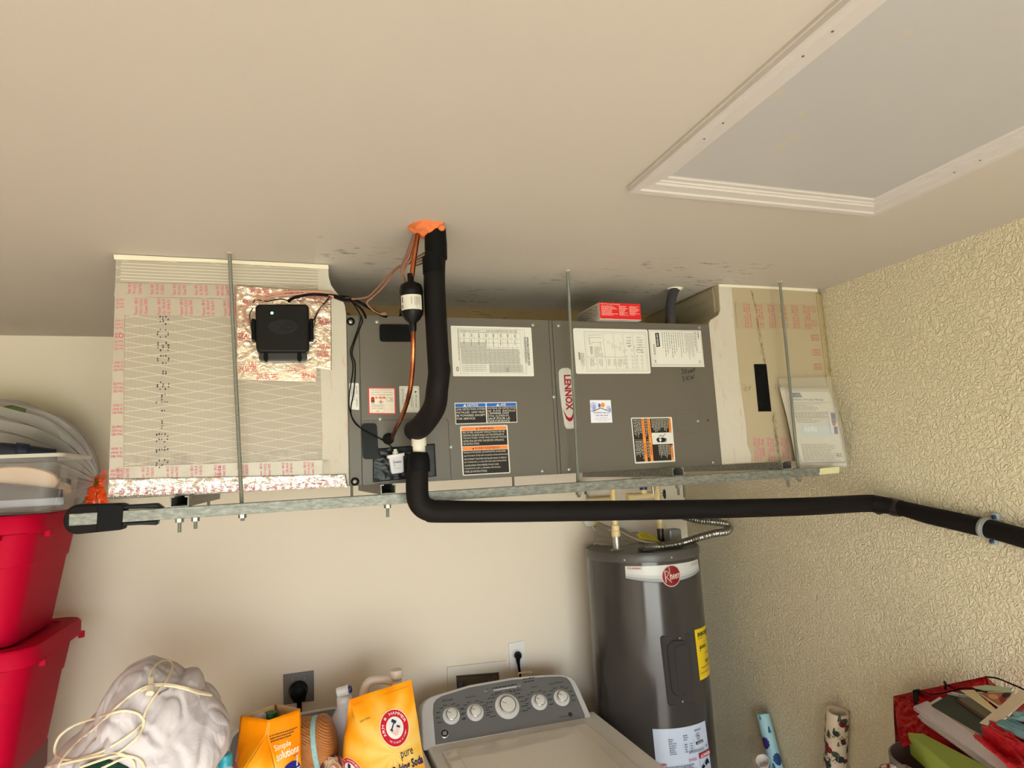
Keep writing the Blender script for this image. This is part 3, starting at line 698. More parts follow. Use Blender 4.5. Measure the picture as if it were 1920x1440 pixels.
for i, l in enumerate(('REFRIGERANT', 'SAFETY GROUP', 'A2L')): p.text((120, 112, 104), l, .13 + (.15 if i == 2 else 0), .665 + i * .09, .54 - (.15 if i == 2 else 0), .725 + i * .09)
p.done(o)
# important notice (reads downwards)
o, p = lab([(748.2, 724), (785.5, 724), (787, 773), (750, 773.5)], flat((212, 208, 194), .5), r=.003, label='pale important label behind the copper pipe')
p.frame((96, 110, 112), .05, .05, .95, .95, .0006); p.line((96, 110, 112), [(.70, .05), (.70, .95)], .0006)
p.poly(K, [(.90, .22), (.78, .18), (.78, .27)]); p.text(K, 'IMPORTANT', .78, .32, .88, .84, 90, .02)
p.scrib((120, 132, 140), .10, .1, .24, .8, 2, .5, 90, .2, .1); p.scrib((120, 126, 128), .55, .2, .66, .85, 2, .5, 90, .2, .1)
for v in (.36, .64): p.ell((120, 126, 128), .40, v, .11, .085, 20); p.ell((212, 208, 194), .40, v, .09, .07, 20)
p.done(o)
o, p = lab([(654.6, 718), (672.5, 718.3), (673.5, 769), (655.5, 767)], r=.003, label='small white serial label beside the duct')
p.text((70, 66, 70), 'FILTER : 1682051', .68, .12, .86, .88, 90); p.scrib(G1, .15, .1, .6, .7, 3, .35, 90, .3, .1); p.done(o)
# blue notice
BLU = (38, 96, 186); LK = (40, 34, 30)
o, p = lab([(852, 755.5), (968.3, 753.5), (970, 792), (854.2, 795.8)], flat(WT, .5), r=.001, label='blue-headed black leak detection notice')
p.rect(BLU, .01, .04, .49, .20); p.rect(BLU, .508, .04, .99, .20); p.rect(LK, .01, .22, .49, .965); p.rect(LK, .508, .22, .99, .965)
p.poly(WT, [(.16, .065), (.19, .18), (.13, .18)]); p.text(WT, 'NOTICE', .20, .07, .37, .175, 0, .03); p.poly(WT, [(.69, .065), (.72, .18), (.66, .18)]); p.text(WT, 'AVIS', .73, .07, .82, .175, 0, .03)
for i, (l, e) in enumerate((('LEAK DETECTION SYSTEM', .48), ('INSTALLED. UNIT MUST', .48), ('BE POWERED EXCEPT', .48), ('FOR SERVICE.', .32))): p.text(WT, l, .02, .26 + i * .145, e, .355 + i * .145, 0, .004)
for i, (l, e) in enumerate((('SYSTÈME DE DÉTECTION', .98), ('DE  FUITE  INSTALLÉ', .97), ("L'APPAREIL DOIT", .87), ('ÊTRE ALIMENTÉ,', .87), ('SAUF POUR LA', .88), ('MAINTENANCE', .87))): p.text(WT, l, .52, .235 + i * .123, e, .335 + i * .123, 0, .004)
p.done(o)
# orange warning
ORG = (238, 132, 62)
o, p = lab([(862.5, 799.5), (951.2, 796.7), (957, 887), (867.5, 892)], flat(WT, .5), r=.004, label='orange-banded black warning label')
p.rect(ORG, .025, .022, .975, .09); p.rect(LK, .025, .098, .975, .41); p.rect(ORG, .025, .42, .975, .495); p.rect(LK, .025, .503, .975, .98)
p.poly(LK, [(.345, .038), (.365, .078), (.325, .078)]); p.text(LK, 'WARNING', .39, .036, .70, .078, 0, .02); p.poly(LK, [(.245, .438), (.265, .482), (.225, .482)]); p.text(LK, 'AVERTISSEMENT', .28, .437, .80, .483, 0, .02)
for i, (l, e) in enumerate((('RISK OF FIRE. AUXILIARY DEVICES WHICH MAY BE', .93), ('IGNITION SOURCES SHALL NOT BE INSTALLED IN', .91), ('THE DUCTWORK, OTHER THAN AUXILIARY DEVICES', .96), ('LISTED FOR USE WITH THE SPECIFIC APPLIANCE.', .91), ('SEE INSTRUCTIONS.', .38))): p.text((206, 198, 186), l, .045, .112 + i * .058, e, .152 + i * .058)
for i, (l, e) in enumerate((("RISQUE D'INCENDIE. LES DISPOSITIFS AUXILIAIRES", .93), ("QUI PEUVENT ÊTRE DES SOURCES D'INFLAMMATION", .96), ('NE DOIVENT PAS ÊTRE INSTALLÉS DANS LE RÉSEAU', .94), ("DE CONDUITS, À L'EXCEPTION DES DISPOSITIFS", .93), ('AUXILIAIRES ÉNUMÉRÉS POUR UNE', .76), ("UTILISATION AVEC L'APPAREIL SPÉCIFIQUE.", .80), ('VOIR LES INSTRUCTIONS.', .51))): p.text((206, 198, 186), l, .045, .52 + i * .064, e, .562 + i * .064)
p.done(o)
# installer's sticker
o, p = lab([(1105.8, 750.2), (1144.8, 750.2), (1148, 792.2), (1108.3, 792.8)], flat((222, 222, 230), .4), r=.0005, label='small blue and white installer sticker with a sun and roof')
for (u, v, a, b_, c_) in ((.0, .08, .3, .45, (186, 190, 226)), (.1, .2, .25, .5, (150, 156, 206)), (.75, .25, .98, .52, (176, 184, 224)), (.85, .35, .98, .55, (140, 148, 200))): p.ell(c_, (u + a) / 2, (v + b_) / 2, (a - u) / 2, (b_ - v) / 2, 14)
p.ell((240, 140, 40), .60, .22, .095, .105); p.ell((96, 84, 170), .44, .24, .06, .09)
for k in range(6): p.rect((60, 50, 130), .34 + .02 * (k % 3) * 2, .12 + .05 * k, .365 + .04 * (k % 3), .145 + .05 * k)
p.line((34, 30, 62), [(.02, .47), (.12, .50), (.48, .35), (.80, .47)], .0022)
p.text((70, 64, 120), 'GATEWAY AIR LLC', .12, .535, .90, .59, 0, .03); p.text((90, 84, 150), '239-440-4295', .22, .66, .82, .71, 0, .03)
for i, (l, a, e) in enumerate((('LIC CAC1820156', .26, .78), ('1726 Monarch Place, Cape', .14, .9), ('Coral FL, 33071', .3, .75))): p.text((110, 104, 150), l, a, .765 + i * .065, e, .80 + i * .065)
p.done(o)
# electrical warning (turned sideways)
o, p = lab([(1182.6, 783.2), (1259.4, 781.9), (1266.1, 865.5), (1190.6, 869.4)], flat(WT, .5), r=.004, label='orange and black electrical hazard label with a hand symbol')
OR2 = (232, 140, 58)
p.rect(LK, .025, .025, .965, .965)
p.rect(OR2, .245, .025, .315, .965); p.rect(OR2, .385, .025, .455, .965); p.rect(OR2, .905, .025, .965, .335); p.rect(OR2, .905, .635, .965, .965)
p.rect(WT, .465, .345, .98, .60); p.line(G2, [(.025, .485), (.24, .49)], .0008); p.line(G2, [(.32, .487), (.38, .49)], .0006)
for a, b_, v, t_ in ((.265, .295, .08, 'AVERTISSEMENT'), (.405, .435, .08, 'AVERTISSEMENT'), (.92, .95, .08, 'ADVERTENCIA')): p.poly(LK, [(b_ + .008, v - .025), (a - .008, v - .038), (a - .008, v - .012)]); p.text(LK, t_, a, v, b_, v + (.36 if a < .9 else .22), 90, .02)
for a, b_, v in ((.265, .295, .62), (.405, .435, .62), (.92, .95, .70)): p.poly(LK, [(b_ + .008, v - .035), (a - .008, v - .05), (a - .008, v - .02)]); p.text(LK, 'WARNING', a, v, b_, v + .2, 90, .02)
LT = (190, 184, 172)
for (u0, v0, u1, v1, n_) in ((.045, .04, .235, .47, 7), (.045, .51, .235, .93, 7), (.325, .04, .375, .46, 2), (.325, .52, .375, .95, 2), (.475, .04, .89, .33, 11), (.60, .62, .89, .93, 8)): p.scrib(LT, u0, v0, u1, v1, n_, .42, 90, .35, .12)
p.poly(K, [(.56, .50), (.60, .455), (.66, .455), (.63, .50), (.66, .56), (.60, .555)])
p.poly(K, [(.67, .46), (.74, .455), (.80, .49), (.78, .54), (.72, .565), (.66, .555), (.70, .51)])
for k in range(4): p.line(K, [(.74, .47 + k * .025), (.83 - .012 * abs(k - 1), .485 + k * .022)], .0022)
p.line(K, [(.64, .43), (.68, .40), (.73, .435), (.80, .37)], .0018)
p.done(o)

# return duct ---------------------------------------------------------
t = thing('return_duct', 'smaller duct board box at the right end of the air handler, against the textured wall', 'duct', (1.6, 2.08, UZ0))
rx1 = 1.832
sh = [(1.3425, UZ0), (1.3425, 2.405), (1.352, 2.42), (1.385, 2.438), (1.395, 2.455), (1.398, ZC), (rx1 - .002, ZC), (rx1, UZ0)]
MB().prism([(x, YD, z) for x, z in sh], (0, YBK - YD, 0)).build('duct_board', flat((172, 156, 128), .5, 0, .4, (25, .2, .002), (5, .05)), t)
ms = [(1.343, UZ0 + .003), (1.3435, 2.404), (1.353, 2.419), (1.386, 2.437), (1.396, 2.455), (1.399, 2.549), (1.452, 2.548), (1.448, 2.4), (1.447, 2.2), (1.455, 2.05), (1.452, 1.99), (1.465, 1.95), (1.46, UZ0 + .003)]
MB().prism([(x, YD - .0022, z) for x, z in ms], (0, .003, 0)).build('mastic_strip', M['mastic'], t, label='pale brushed mastic strip')
MB().prism([(x, YD - .004, z) for x, z in ((1.398, 2.549), (rx1, 2.549), (rx1, 2.538), (1.6, 2.541), (1.40, 2.54))], (0, .005, 0)).build('caulk_bead', flat((222, 214, 194), .6), t)
MB().grid(lambda u, v: V((1.3965 - .001 + .0 * u, YD + .02 + u * .46, 2.447 + v * .10)) + V((-.004 * abs(noise.noise(V((u * 8, v * 3, 1)))) - .001, 0, 0)), 40, 12).build('side_mastic', flat((150, 138, 112), .65, 0, .4, (30, .5, .004)), t, smooth=True, solid=.001)
REDP = (188, 92, 88)
o, pr = patch(t, [(1378, 566), (1517, 571), (1523, 618), (1382, 615)], flat((168, 152, 124), .45, 0, .4, (25, .2, .002)), 'printed_tape', YD - .0006)
for k in range(6): fasson(pr, .10 + k * .16, .04, .10 + k * .16 + .10, .96, k, -90, REDP)
pr.done(o)
pr = Print(bil(quad([(1410, 815), (1480, 815), (1486, 868), (1414, 870)], Y=YD)), .0008)
for k in range(3): fasson(pr, .02 + k * .36, .1, .02 + k * .36 + .2, .9, k, -90, (200, 96, 130))
pr.text((200, 96, 130), 'Q2-16', .22, .15, .30, .75, -90, .02); pr.done(t, 'tape_print')
pr = Print(bil(quad([(1512, 570), (1528, 570), (1542, 705), (1526, 705)], Y=YD)), .0008)
for k in range(5): fasson(pr, .1, .02 + k * .2, 1.0, .12 + k * .2, k, 180, REDP)
pr.done(t, 'tape_print')
o, pr = patch(t, [(1413.5, 683), (1436.5, 682.7), (1446, 771.5), (1422, 771.7)], BLKM, 'black_tape', YD - .001, .0012, 'strip of black tape')
# dark smear along a seam
pr = Print(lambda u, v, off=0: V((u, YD - off, v)), .0007); pr.f.W = pr.f.H = 1
rnd = random.Random(3)
for (a, b_) in (((1409, 545), (1434, 684)), ((1447, 772), (1460, 868))):
    for k in range(110):
        q = rnd.random(); x = a[0] + (b_[0] - a[0]) * q + rnd.gauss(0, 1.6); y = a[1] + (b_[1] - a[1]) * q
        p0 = P(x, y, Y=YD); l = rnd.uniform(.003, .012)
        pr.line((130 + rnd.randint(-14, 14), 120, 98), [(p0.x, p0.z), (p0.x + l * .17 * rnd.uniform(.2, 1.6), p0.z - l)], rnd.uniform(.0006, .0016))
for cx in (1394, 1403, 1452, 1461):
    for k in range(9):
        p0 = P(cx + rnd.uniform(-3, 3), 721 + rnd.uniform(0, 14), Y=YD); pr.line(INK, [(p0.x, p0.z), (p0.x + .003, p0.z)], .0016)
pr.done(t, 'smudges')
mb = MB()
def seal(u, v):
    z = 1.935 + .60 * v; e = noise.noise(V((v * 30, 2, u * 2))); e2 = noise.noise(V((v * 75, u * 5, 8)))
    return V((1.826 + (.040 + .004 * e) * u - .006 * max(e2, 0) * (u < .3), YD - .003 + .006 * e2 * math.sin(PI * u) + .02 * u, z))
mb.grid(seal, 8, 110)
mb.build('wall_seal', flat((176, 158, 116), .6, 0, .3, (40, .5, .004)), t, smooth=True, solid=.002, label='cream sealant between duct and wall')
# ================================================================== HANGERS
RZ = P(850, 919, Y=1.747)
ZR = 1.95 - .0375 * 1.747          # centre of the front rail
def strut(name, label, axis, lo, hi, c, w=.041, h=.026, group=None):
    """U channel with lips, open at the top"""
    x = w / 2; t_ = .0028; s = [(-x, 0), (x, 0), (x, h), (x - .009, h), (x - .009, h - t_), (x - t_, h - t_), (x - t_, t_), (-x + t_, t_), (-x + t_, h - t_), (-x + .009, h - t_), (-x + .009, h), (-x, h)]
    if axis == 'x': pts = [V((lo, c[0] + a, c[1] + b)) for a, b in s]; off = (hi - lo, 0, 0)
    else: pts = [V((c[0] + a, lo, c[1] + b)) for a, b in s]; off = (0, hi - lo, 0)
    o = MB().prism(pts, off).build(name, M['galv'], None); tag(o, label, 'strut', group); return o
YRL = 1.767
zr0 = ZR - .0135
xl, xr = P(135, 960, Y=YRL).x, P(1528, 880, Y=YRL).x
rail = thing('front_rail', 'long galvanised strut rail under the front edge of the air handler', 'rail', ((xl + xr) / 2, YRL, zr0))
x_, h_, t_ = .0205, .027, .0028
s = [(-x_, 0), (x_, 0), (x_, h_), (x_ - .009, h_), (x_ - .009, h_ - t_), (x_ - t_, h_ - t_), (x_ - t_, t_), (-x_ + t_, t_), (-x_ + t_, h_ - t_), (-x_ + .009, h_ - t_), (-x_ + .009, h_), (-x_, h_)]
MB().prism([V((xl, YRL + a, zr0 + b)) for a, b in s], (xr - xl, 0, 0)).build('channel', M['galv'], rail, bevel=.0012)
# padded black end
def bxp(x0, x1, dz0, dz1, y0, y1): return (P(x0, 960, Y=YRL).x, y0, zr0 + dz0), (P(x1, 960, Y=YRL).x, y1, zr0 + dz1)
yf = YRL - x_
px0, px1 = P(122, 960, Y=YRL).x, P(234, 955, Y=YRL).x
pad = [(px0 + .03 - .03 * math.cos(a), .0135 + .034 * math.sin(a)) for a in [PI / 2 - PI * k / 14 for k in range(15)]]
pad = [(x, z) for x, z in pad]
MB().prism([(px1, yf + .004, zr0 + .0445)] + [(x, yf + .004, zr0 + z) for x, z in pad] + [(px1, yf + .004, zr0 - .0175)], (0, .05, 0)).build('foam_bumper', M['rubber'], rail, bevel=.006, label='black foam bumper on the rail end')
MB().prism([(P(186, 958, Y=YRL).x, yf - .002, zr0 - .019), (P(188, 958, Y=YRL).x, yf - .002, zr0 + .046), (px1 + .002, yf - .002, zr0 + .042), (px1, yf - .002, zr0 - .012)], (0, .055, 0)).build('black_tape_band', flat((12, 11, 11), .5, 0, .1), rail, bevel=.002)
MB().prism([(px1 - .002, yf + .003, zr0 + .030), (px1 - .002, yf + .003, zr0 + .040), (P(296, 955, Y=YRL).x, yf + .003, zr0 + .040), (P(309, 952, Y=YRL).x, yf + .003, zr0 + .0275)], (0, .03, 0)).build('tape_tail', BLK, rail, bevel=.003)
MB().prism([(px1 - .002, yf + .003, zr0 - .008), (px1 - .002, yf + .003, zr0 - .001), (P(299, 955, Y=YRL).x, yf + .003, zr0 - .001), (P(297, 952, Y=YRL).x, yf + .003, zr0 - .012), (P(270, 952, Y=YRL).x, yf + .003, zr0 - .009)], (0, .03, 0)).build('tape_tail', BLK, rail, bevel=.002)
# painted wood block at the right end
bx0, bx1 = P(1527, 880, Y=YRL).x, P(1564, 878, Y=YRL).x
MB().prism([(bx0 - .004, yf - .001, zr0 + .002), (bx0 + .006, yf - .001, zr0 + .024), (bx1 + .004, yf - .001, zr0 + .027), (bx1, yf - .001, zr0 + .004)], (0, .04, 0)).build('end_cap', flat((206, 200, 152), .6), rail, bevel=.003, label='cream cap on the rail end')
# cross struts, each resting on the rail
zs = zr0 + h_
CH = UZ0 - zs - .0006
for (pxx, lab_) in ((337, 'short galvanised strut under the foil duct, first from the black bumper'), (728, 'galvanised strut stub under the left end of the air handler'), (1274, 'galvanised strut stub under the air handler above the water heater'), (1480, 'galvanised strut stub beside the document pouch')):
    cx = P(pxx, 920, Y=1.752).x
    strut('cross_strut', lab_, 'y', 1.750, 2.42, (cx, zs), .041, CH, 'cross struts under the air handler')
# threaded rods
def hexnut(par, c, r=.0095, h=.009):
    if not hasattr(hexnut, 'm'): hexnut.m = MB().lathe([(.0135, 0), (.0135, .0015)], (0, 0, .0), seg=20).lathe([(r, -h), (r, 0)], (0, 0, 0), seg=6).build('nut', SCREW, None); o = hexnut.m
    else: o = hexnut.m.copy(); C.objects.link(o)
    o.parent = par; o.location = V(c) - par.location; return o
def rod(top, bot, label, group, nut_z=None, r=.0048):
    t = thing('threaded_rod', label, 'rod', top, group)
    MB().tube([top, (V(top) + V(bot)) / 2, bot], r, 10).build('shaft', M['thread'], t, smooth=True)
    MB().lathe([(.0095, 0), (.0075, .002), (.0055, .004)], V(top), (0, 0, -1), 12).build('ceiling_patch', flat((176, 160, 130), .7), t)
    if nut_z is not None:
        k = (nut_z - top[2]) / (bot[2] - top[2]); c = V(top) + (V(bot) - V(top)) * k; hexnut(t, c)
    return t
G = 'threaded rods hanging the air handler'
def rodpx(tx, ty, bx_, by_, label):
    a = P(tx, ty, Z=ZC); a = V((a.x, YRL, ZC)); c = P(bx_, by_, Y=YRL)
    rod(tuple(a), (c.x, YRL, zr0 - .017), label, G, zr0 - .001)
rodpx(430, 473, 455, 950, 'threaded steel rod hanging in front of the foil duct, left of the black control box')
rodpx(1064.5, 507, 1083.5, 905, 'threaded steel rod crossing the silver brand badge')
rodpx(1458, 530, 1496, 878, 'threaded steel rod in front of the document pouch')
for pxx, yy, zz, lab_ in ((391, 955, .05, 'rear threaded rod whose end shows under the foil duct'), (660, 940, .075, 'rear threaded rod end below the rail, left of the white float switch'), (963, 918, .055, 'rear threaded rod end below the rail under the orange warning label'), (1283, 925, .085, 'rear threaded rod end hanging low above the water heater')):
    x0 = P(pxx, yy, Y=2.385).x; zb = P(pxx, yy + 8, Y=2.385).z
    rod((x0, 2.385, ZC), (x0, 2.385, zb), lab_, 'rear threaded rods')
# bolts under the rail
for (pxx, len_, lab_) in ((337, .022, 'long bolt and nut under the rail below the first cross strut'), (367, .016, 'short bolt under the rail, second from the black bumper'), (726, .022, 'bolt and nut under the rail left of the black drain pipe'), (1270, .020, 'bolt and nut under the rail above the water heater pipes'), (1475, .02, 'bolt and nut under the rail below the document pouch'), (1100, .010, 'small stub bolt under the rail beside the middle rod')):
    x0 = P(pxx, 960 - (pxx - 300) * .066, Y=YRL).x
    t = thing('bolt', lab_, 'bolt', (x0, YRL, zr0), 'bolts under the rail')
    MB().tube([(x0, YRL, zr0 + .004), (x0, YRL, zr0 - .012 - len_)], .0042, 10).build('shank', M['thread'], t, smooth=True)
    hexnut(t, (x0, YRL, zr0 - .001))
# ================================================================== PIPES AND WIRES
# foam plug round the lines
c0 = P(808, 425, Z=ZC)
mb = MB()
def foam(u, v):
    a = 2 * PI * u; n_ = noise.noise(V((math.cos(a) * 1.6, math.sin(a) * 1.6, v * 2)))
    r = (.043 + .012 * n_) * (1 - v) ** .5 * (1 if v < .98 else 0) + .001
    return V((c0.x - .006 + r * math.cos(a) * 1.05, c0.y + .002 + r * math.sin(a) * .9, ZC - .028 * v ** .8 - .006 * n_ * (1 if 0 < v else 0)))
o = mb.grid(foam, 40, 10, True).build('spray_foam', flat((206, 112, 64), .9, 0, .2, (60, .7, .006), (30, .12)), None, smooth=True)
tag(o, 'orange expanding foam plug where the black pipe enters the ceiling', 'foam')
# suction line
t = thing('suction_line', 'thick black insulated pipe dropping from the orange foam into the air handler', 'pipe', (c0.x, c0.y, ZC))
YS = c0.y
xx = P(817, 600, Y=YS).x
bend = [(c0.x + .012, YS, ZC - .006), (c0.x + .010, YS, ZC - .05), (xx, YS, 2.40), (xx + .003, YS, 2.2), (xx + .005, YS, P(820, 690, Y=YS).z), tuple(P(820, 728, Y=YS + .005))]
e1 = P(814, 764, Y=1.535); e2 = P(792, 797, Y=1.62); e3 = P(779, 806, Y=1.73); e4 = P(777, 806, Y=YU)
bend += [tuple(e1), tuple(e2), tuple(e3), tuple(e4)]
MB().tube(bend, [.025, .026, .0262, .0262, .0262, .0266, .028, .029, .029, .029], 24, 8).build('insulation', M['rubber'], t, smooth=True)
MB().tube([(c0.x + .0105, YS, ZC - .012), (c0.x + .0105, YS, ZC - .048), (c0.x + .010, YS, ZC - .082)], [.0262, .0275, .0272], 24, 3).build('tape_wrap', BLKM, t, smooth=True)
MB().tube([(xx, YS, 2.47), (xx, YS, 2.43)], .0272, 24).build('tape_wrap', BLKM, t, smooth=True)
o = MB().lathe([(.002, -.004), (.0085, 0), (.0075, .005), (.001, .008)], P(828, 427, Y=YS - .028), (0, -1, 0), 14).build('foam_blob', flat((206, 112, 64), .9, 0, .2, (60, .7, .006)), t, smooth=True)
# copper liquid line with filter drier
YC = YS + .004
t = thing('liquid_line', 'thin copper pipe with a black filter drier canister beside the thick black pipe', 'pipe', tuple(P(772, 575, Y=YC)))
top = P(784, 436, Y=YC); d0 = P(770, 527, Y=YC); d1 = P(774, 606, Y=YC)
MB().tube([top, P(777, 480, Y=YC), P(773, 512, Y=YC), d0], [.006, .0062, .0062, .0062], 14, 6).build('copper_tube', M['copper'], t, smooth=True)
low = [d1, P(775, 640, Y=YC), P(773.5, 690, Y=YC + .02), P(768, 735, Y=YC + .06), P(756, 775, Y=YC + .14), P(744, 800, Y=YC + .22), P(736, 818, Y=YU - .03), P(733, 826, Y=YU + .004)]
MB().tube(low, .0057, 14, 7).build('copper_tube', M['copper'], t, smooth=True)
ax = (d1 - d0); L_ = ax.length; R_ = P(797, 565, Y=YC).x - P(774, 565, Y=YC).x
R_ = .0275
MB().lathe([(.0075, -.018), (.0075, 0), (.012, .004), (R_ - .003, .010), (R_, .016), (R_ + .0012, .026), (R_ + .0012, .030), (R_, .034), (R_, L_ - .030), (R_ - .002, L_ - .02), (.018, L_ - .008), (.009, L_), (.0085, L_ + .016), (.0065, L_ + .022)], d0, ax, 32).build('filter_drier', BLK, t, smooth=True, label='black filter drier canister')
axn = ax.normalized(); uu = V((1, 0, 0)); uu = (uu - axn * uu.dot(axn)).normalized(); ww = axn.cross(uu)
if ww.y > 0: ww = -ww
def dr(u, v, off=0):
    a = -1.25 + 2.05 * u
    return d0 + axn * (.040 + .036 * v) + (uu * math.sin(a) + ww * math.cos(a)) * (R_ + .0006 + off)
dr.W = .056; dr.H = .036
MB().grid(lambda u, v: dr(u, v), 20, 2).build('sticker', flat((200, 194, 180), .5, 0, .2), t, smooth=True, flip=False, label='cream label round the canister')
p = Print(dr, .0006, n=10); p.scrib(K, .08, .1, .14, .9, 1, .8, 90, 0, .5); p.scrib(G1, .62, .15, .9, .85, 4, .4, 90, .3, .12); p.scrib(G1, .48, .2, .56, .8, 1, .4, 90, .2, .1); p.done(t, 'sticker_print')
# wires --------------------------------------------------------------
BRN = flat((138, 96, 74), .5); BRN2 = flat((112, 78, 64), .5)
t = thing('thermostat_cable', 'bundle of brown thermostat cables running from the orange foam towards the black control box', 'cable', tuple(P(780, 445, Y=YS)))
def wire(pts, r, mat, name='cable', par=None, sm=6, seg=8): return MB().tube(pts, r, seg, sm).build(name, mat, par, smooth=True)
def W(*a): return [P(x, y, Y=Y) for x, y, Y in a]
j = (688, 562)
wire(W((781, 440, YS + .01), (775, 470, YS + .01), (768, 490, YS + .01), (744, 502, 1.56), (722, 524, 1.62), (706, 542, 1.66), (688, 557, 1.7), (660, 561, 1.75)), .0026, BRN, par=t)
wire(W((779, 440, YS + .012), (771, 468, YS + .012), (762, 490, YS + .012), (742, 508, 1.56), (727, 528, 1.6), (712, 545, 1.64), (698, 558, 1.68), (688, 568, 1.7), (700, 582, 1.7), (714, 589, 1.72), (724, 590, 1.72), (722, 587, 1.72), (713, 588, 1.72)), .0024, BRN, par=t)
for k in range(4): wire(W((780 - k * 1.5, 440, YS + .014), (770 - k * 2.5, 475, YS + .016), (762 - k * 3, 500, YS + .016), (756 - k * 2 + k, 514, YS + .02), (757 + k * 3, 534, YS + .02)), .0022, BRN2 if k % 2 else BRN, par=t)
for k in range(4): wire(W((766, 496 - k * 3, YS + .018), (776, 486 + k * 4, YS + .02), (796, 474 + k * 6, YS + .03)), .0022, BRN2 if k % 2 else BRN, par=t)
wire(W((661, 560, 1.75), (640, 557, 1.78), (615, 548, 1.80), (560, 546, 1.80), (520, 550, 1.80), (484, 560, 1.80), (462, 575, 1.81), (457, 590, 1.81), (466, 606, 1.81), (474, 616, 1.80)), .0028, flat((196, 140, 116), .5), par=t)
wire(W((640, 560, 1.78), (600, 551, 1.80), (555, 552, 1.80), (510, 556, 1.80), (490, 566, 1.80)), .0028, flat((196, 140, 116), .5), par=t)
t = thing('power_whip', 'black sheathed cables looping over the end of the foil duct to the control box', 'cable', tuple(P(650, 560, Y=1.76)))
wire(W((540, 566, 1.80), (552, 558, 1.80), (585, 552, 1.80), (628, 555, 1.79), (660, 560, 1.76), (690, 576, 1.76), (714, 590, 1.8), (735, 596, 1.84), (750, 594, 1.84), (752, 580, 1.84)), .0042, BLKM, par=t)
wire(W((628, 556, 1.785), (645, 562, 1.77), (659, 562, 1.75)), .0062, BLK, par=t)
wire(W((659, 565, 1.75), (676, 578, 1.76), (684, 590, 1.79), (686, 598, 1.83)), .003, BLKM, par=t)
wire(W((625, 556, 1.79), (612, 566, 1.80), (600, 578, 1.80), (592, 590, 1.80), (590, 606, 1.80), (582, 625, 1.80)), .0022, BRN2, par=t)
wire(W((620, 555, 1.79), (605, 572, 1.80), (596, 586, 1.80), (588, 600, 1.79)), .0016, BLKM, par=t)
wire(W((545, 566, 1.80), (530, 561, 1.80), (515, 562, 1.80), (500, 565, 1.80), (480, 562, 1.80), (475, 568, 1.80)), .0014, BLKM, par=t)
wire(W((474, 578, 1.80), (468, 590, 1.80), (470, 606, 1.80), (472, 622, 1.80)), .0016, flat((60, 70, 66), .5), par=t)
# float switch and its two wires
t = thing('float_switch', 'small white float switch on crumpled black tape with two thin black wires', 'switch', tuple(P(743, 870, Y=1.775)))
f = bil(quad([(729, 853), (756, 850), (757, 886), (733, 889)], Y=1.772))
MB().prism([f(u, v, 0) for u, v in ((0, 0), (1, 0), (1.02, .93), (.92, 1), (.13, 1), (.06, .9))], (0, .022, 0)).build('body', flat((200, 196, 200), .4, 0, .3), t, bevel=.002)
MB().prism([f(u, v, 0) + V((0, -.002, 0)) for u, v in ((-.10, .02), (1.08, -.03), (1.08, .14), (-.10, .18))], (0, .026, 0)).build('lid', flat((206, 202, 200), .4), t, bevel=.0015)
MB().lathe([(.008, 0), (.008, .008), (.005, .009), (.005, .015)], f(.5, .02, -.012), (0, 0, 1), 16).build('nozzle', flat((214, 206, 190), .4), t, smooth=True)
p = Print(f, .0006); p.text((40, 40, 70), 'Mini', .25, .30, .42, .36); p.text((40, 40, 70), 'FLOATSWITCH', .25, .38, .85, .47, 0, .04); p.text(K, 'UL', .28, .53, .4, .6, 0, .03); p.scrib(G2, .3, .68, .85, .78, 2, .4); p.done(t)
wire(W((660, 566, 1.76), (676, 592, 1.80), (673, 610, 1.815), (663, 640, 1.812), (657, 660, 1.812), (662, 690, 1.812), (655, 740, 1.812), (656, 770, 1.812), (668, 796, 1.81), (700, 816, 1.806), (722, 827, 1.79), (742, 846, 1.785)), .0016, BLKM, 'lead', t)
wire(W((662, 568, 1.76), (679, 598, 1.80), (676, 612, 1.814), (667, 636, 1.811), (660, 662, 1.811), (666, 684, 1.811), (664, 730, 1.811), (658, 775, 1.811), (676, 802, 1.807), (705, 818, 1.80), (728, 832, 1.785), (740, 846, 1.785)), .0016, BLKM, 'lead', t)
# condensate drain ----------------------------------------------------
YP = 1.70
t = thing('drain_pipe', 'black insulated drain pipe running from the white fitting across to the right wall', 'pipe', tuple(P(784, 860, Y=YP)))
A = P(784, 868, Y=YP); B = P(782, 900, Y=YP)
XW = XR - .032
def Pw(x, y): return P(x, y, X=XW)
rr_ = .0295
path = [A, B, P(783, 930, Y=YP), P(789, 946, Y=YP), P(804, 956, Y=YP), P(830, 959, Y=YP), P(1000, 959, Y=YP), P(1300, 955, Y=1.695), P(1500, 950, Y=1.69), P(1620, 944, Y=1.685)]
p1 = Pw(1655, 945); path += [p1 + V((-.02, .0, 0)), Pw(1690, 953) , Pw(1740, 966), Pw(1790, 977), Pw(1860, 993), Pw(1905, 1005), Pw(1990, 1030)]
MB().tube(path, [.0272, rr_, rr_, rr_, rr_, rr_, rr_ - .001, .0285, .0285, .0285, .0285, .024, .0265, .027, .0265, .0265, .0265], 24, 8).build('insulation', M['rubber'], t, smooth=True)
MB().tube([P(786, 848, Y=YP), P(785.5, 862, Y=YP), P(785, 884, Y=YP)], [.022, .029, .0305], 24, 4).build('foam_sleeve', BLKM, t, smooth=True)
for a_, b_ in ((1668, 1690), (1652, 1655)):
    q0, q1 = Pw(a_, 948), Pw(b_, 953); MB().tube([q0, (q0 + q1) / 2 + V((0, 0, -.002)), q1], [.0275, .029, .0265], 20, 3).build('tape_wrap', flat((30, 24, 22), .35), t, smooth=True)
n0 = P(785.5, 832, Y=YP)
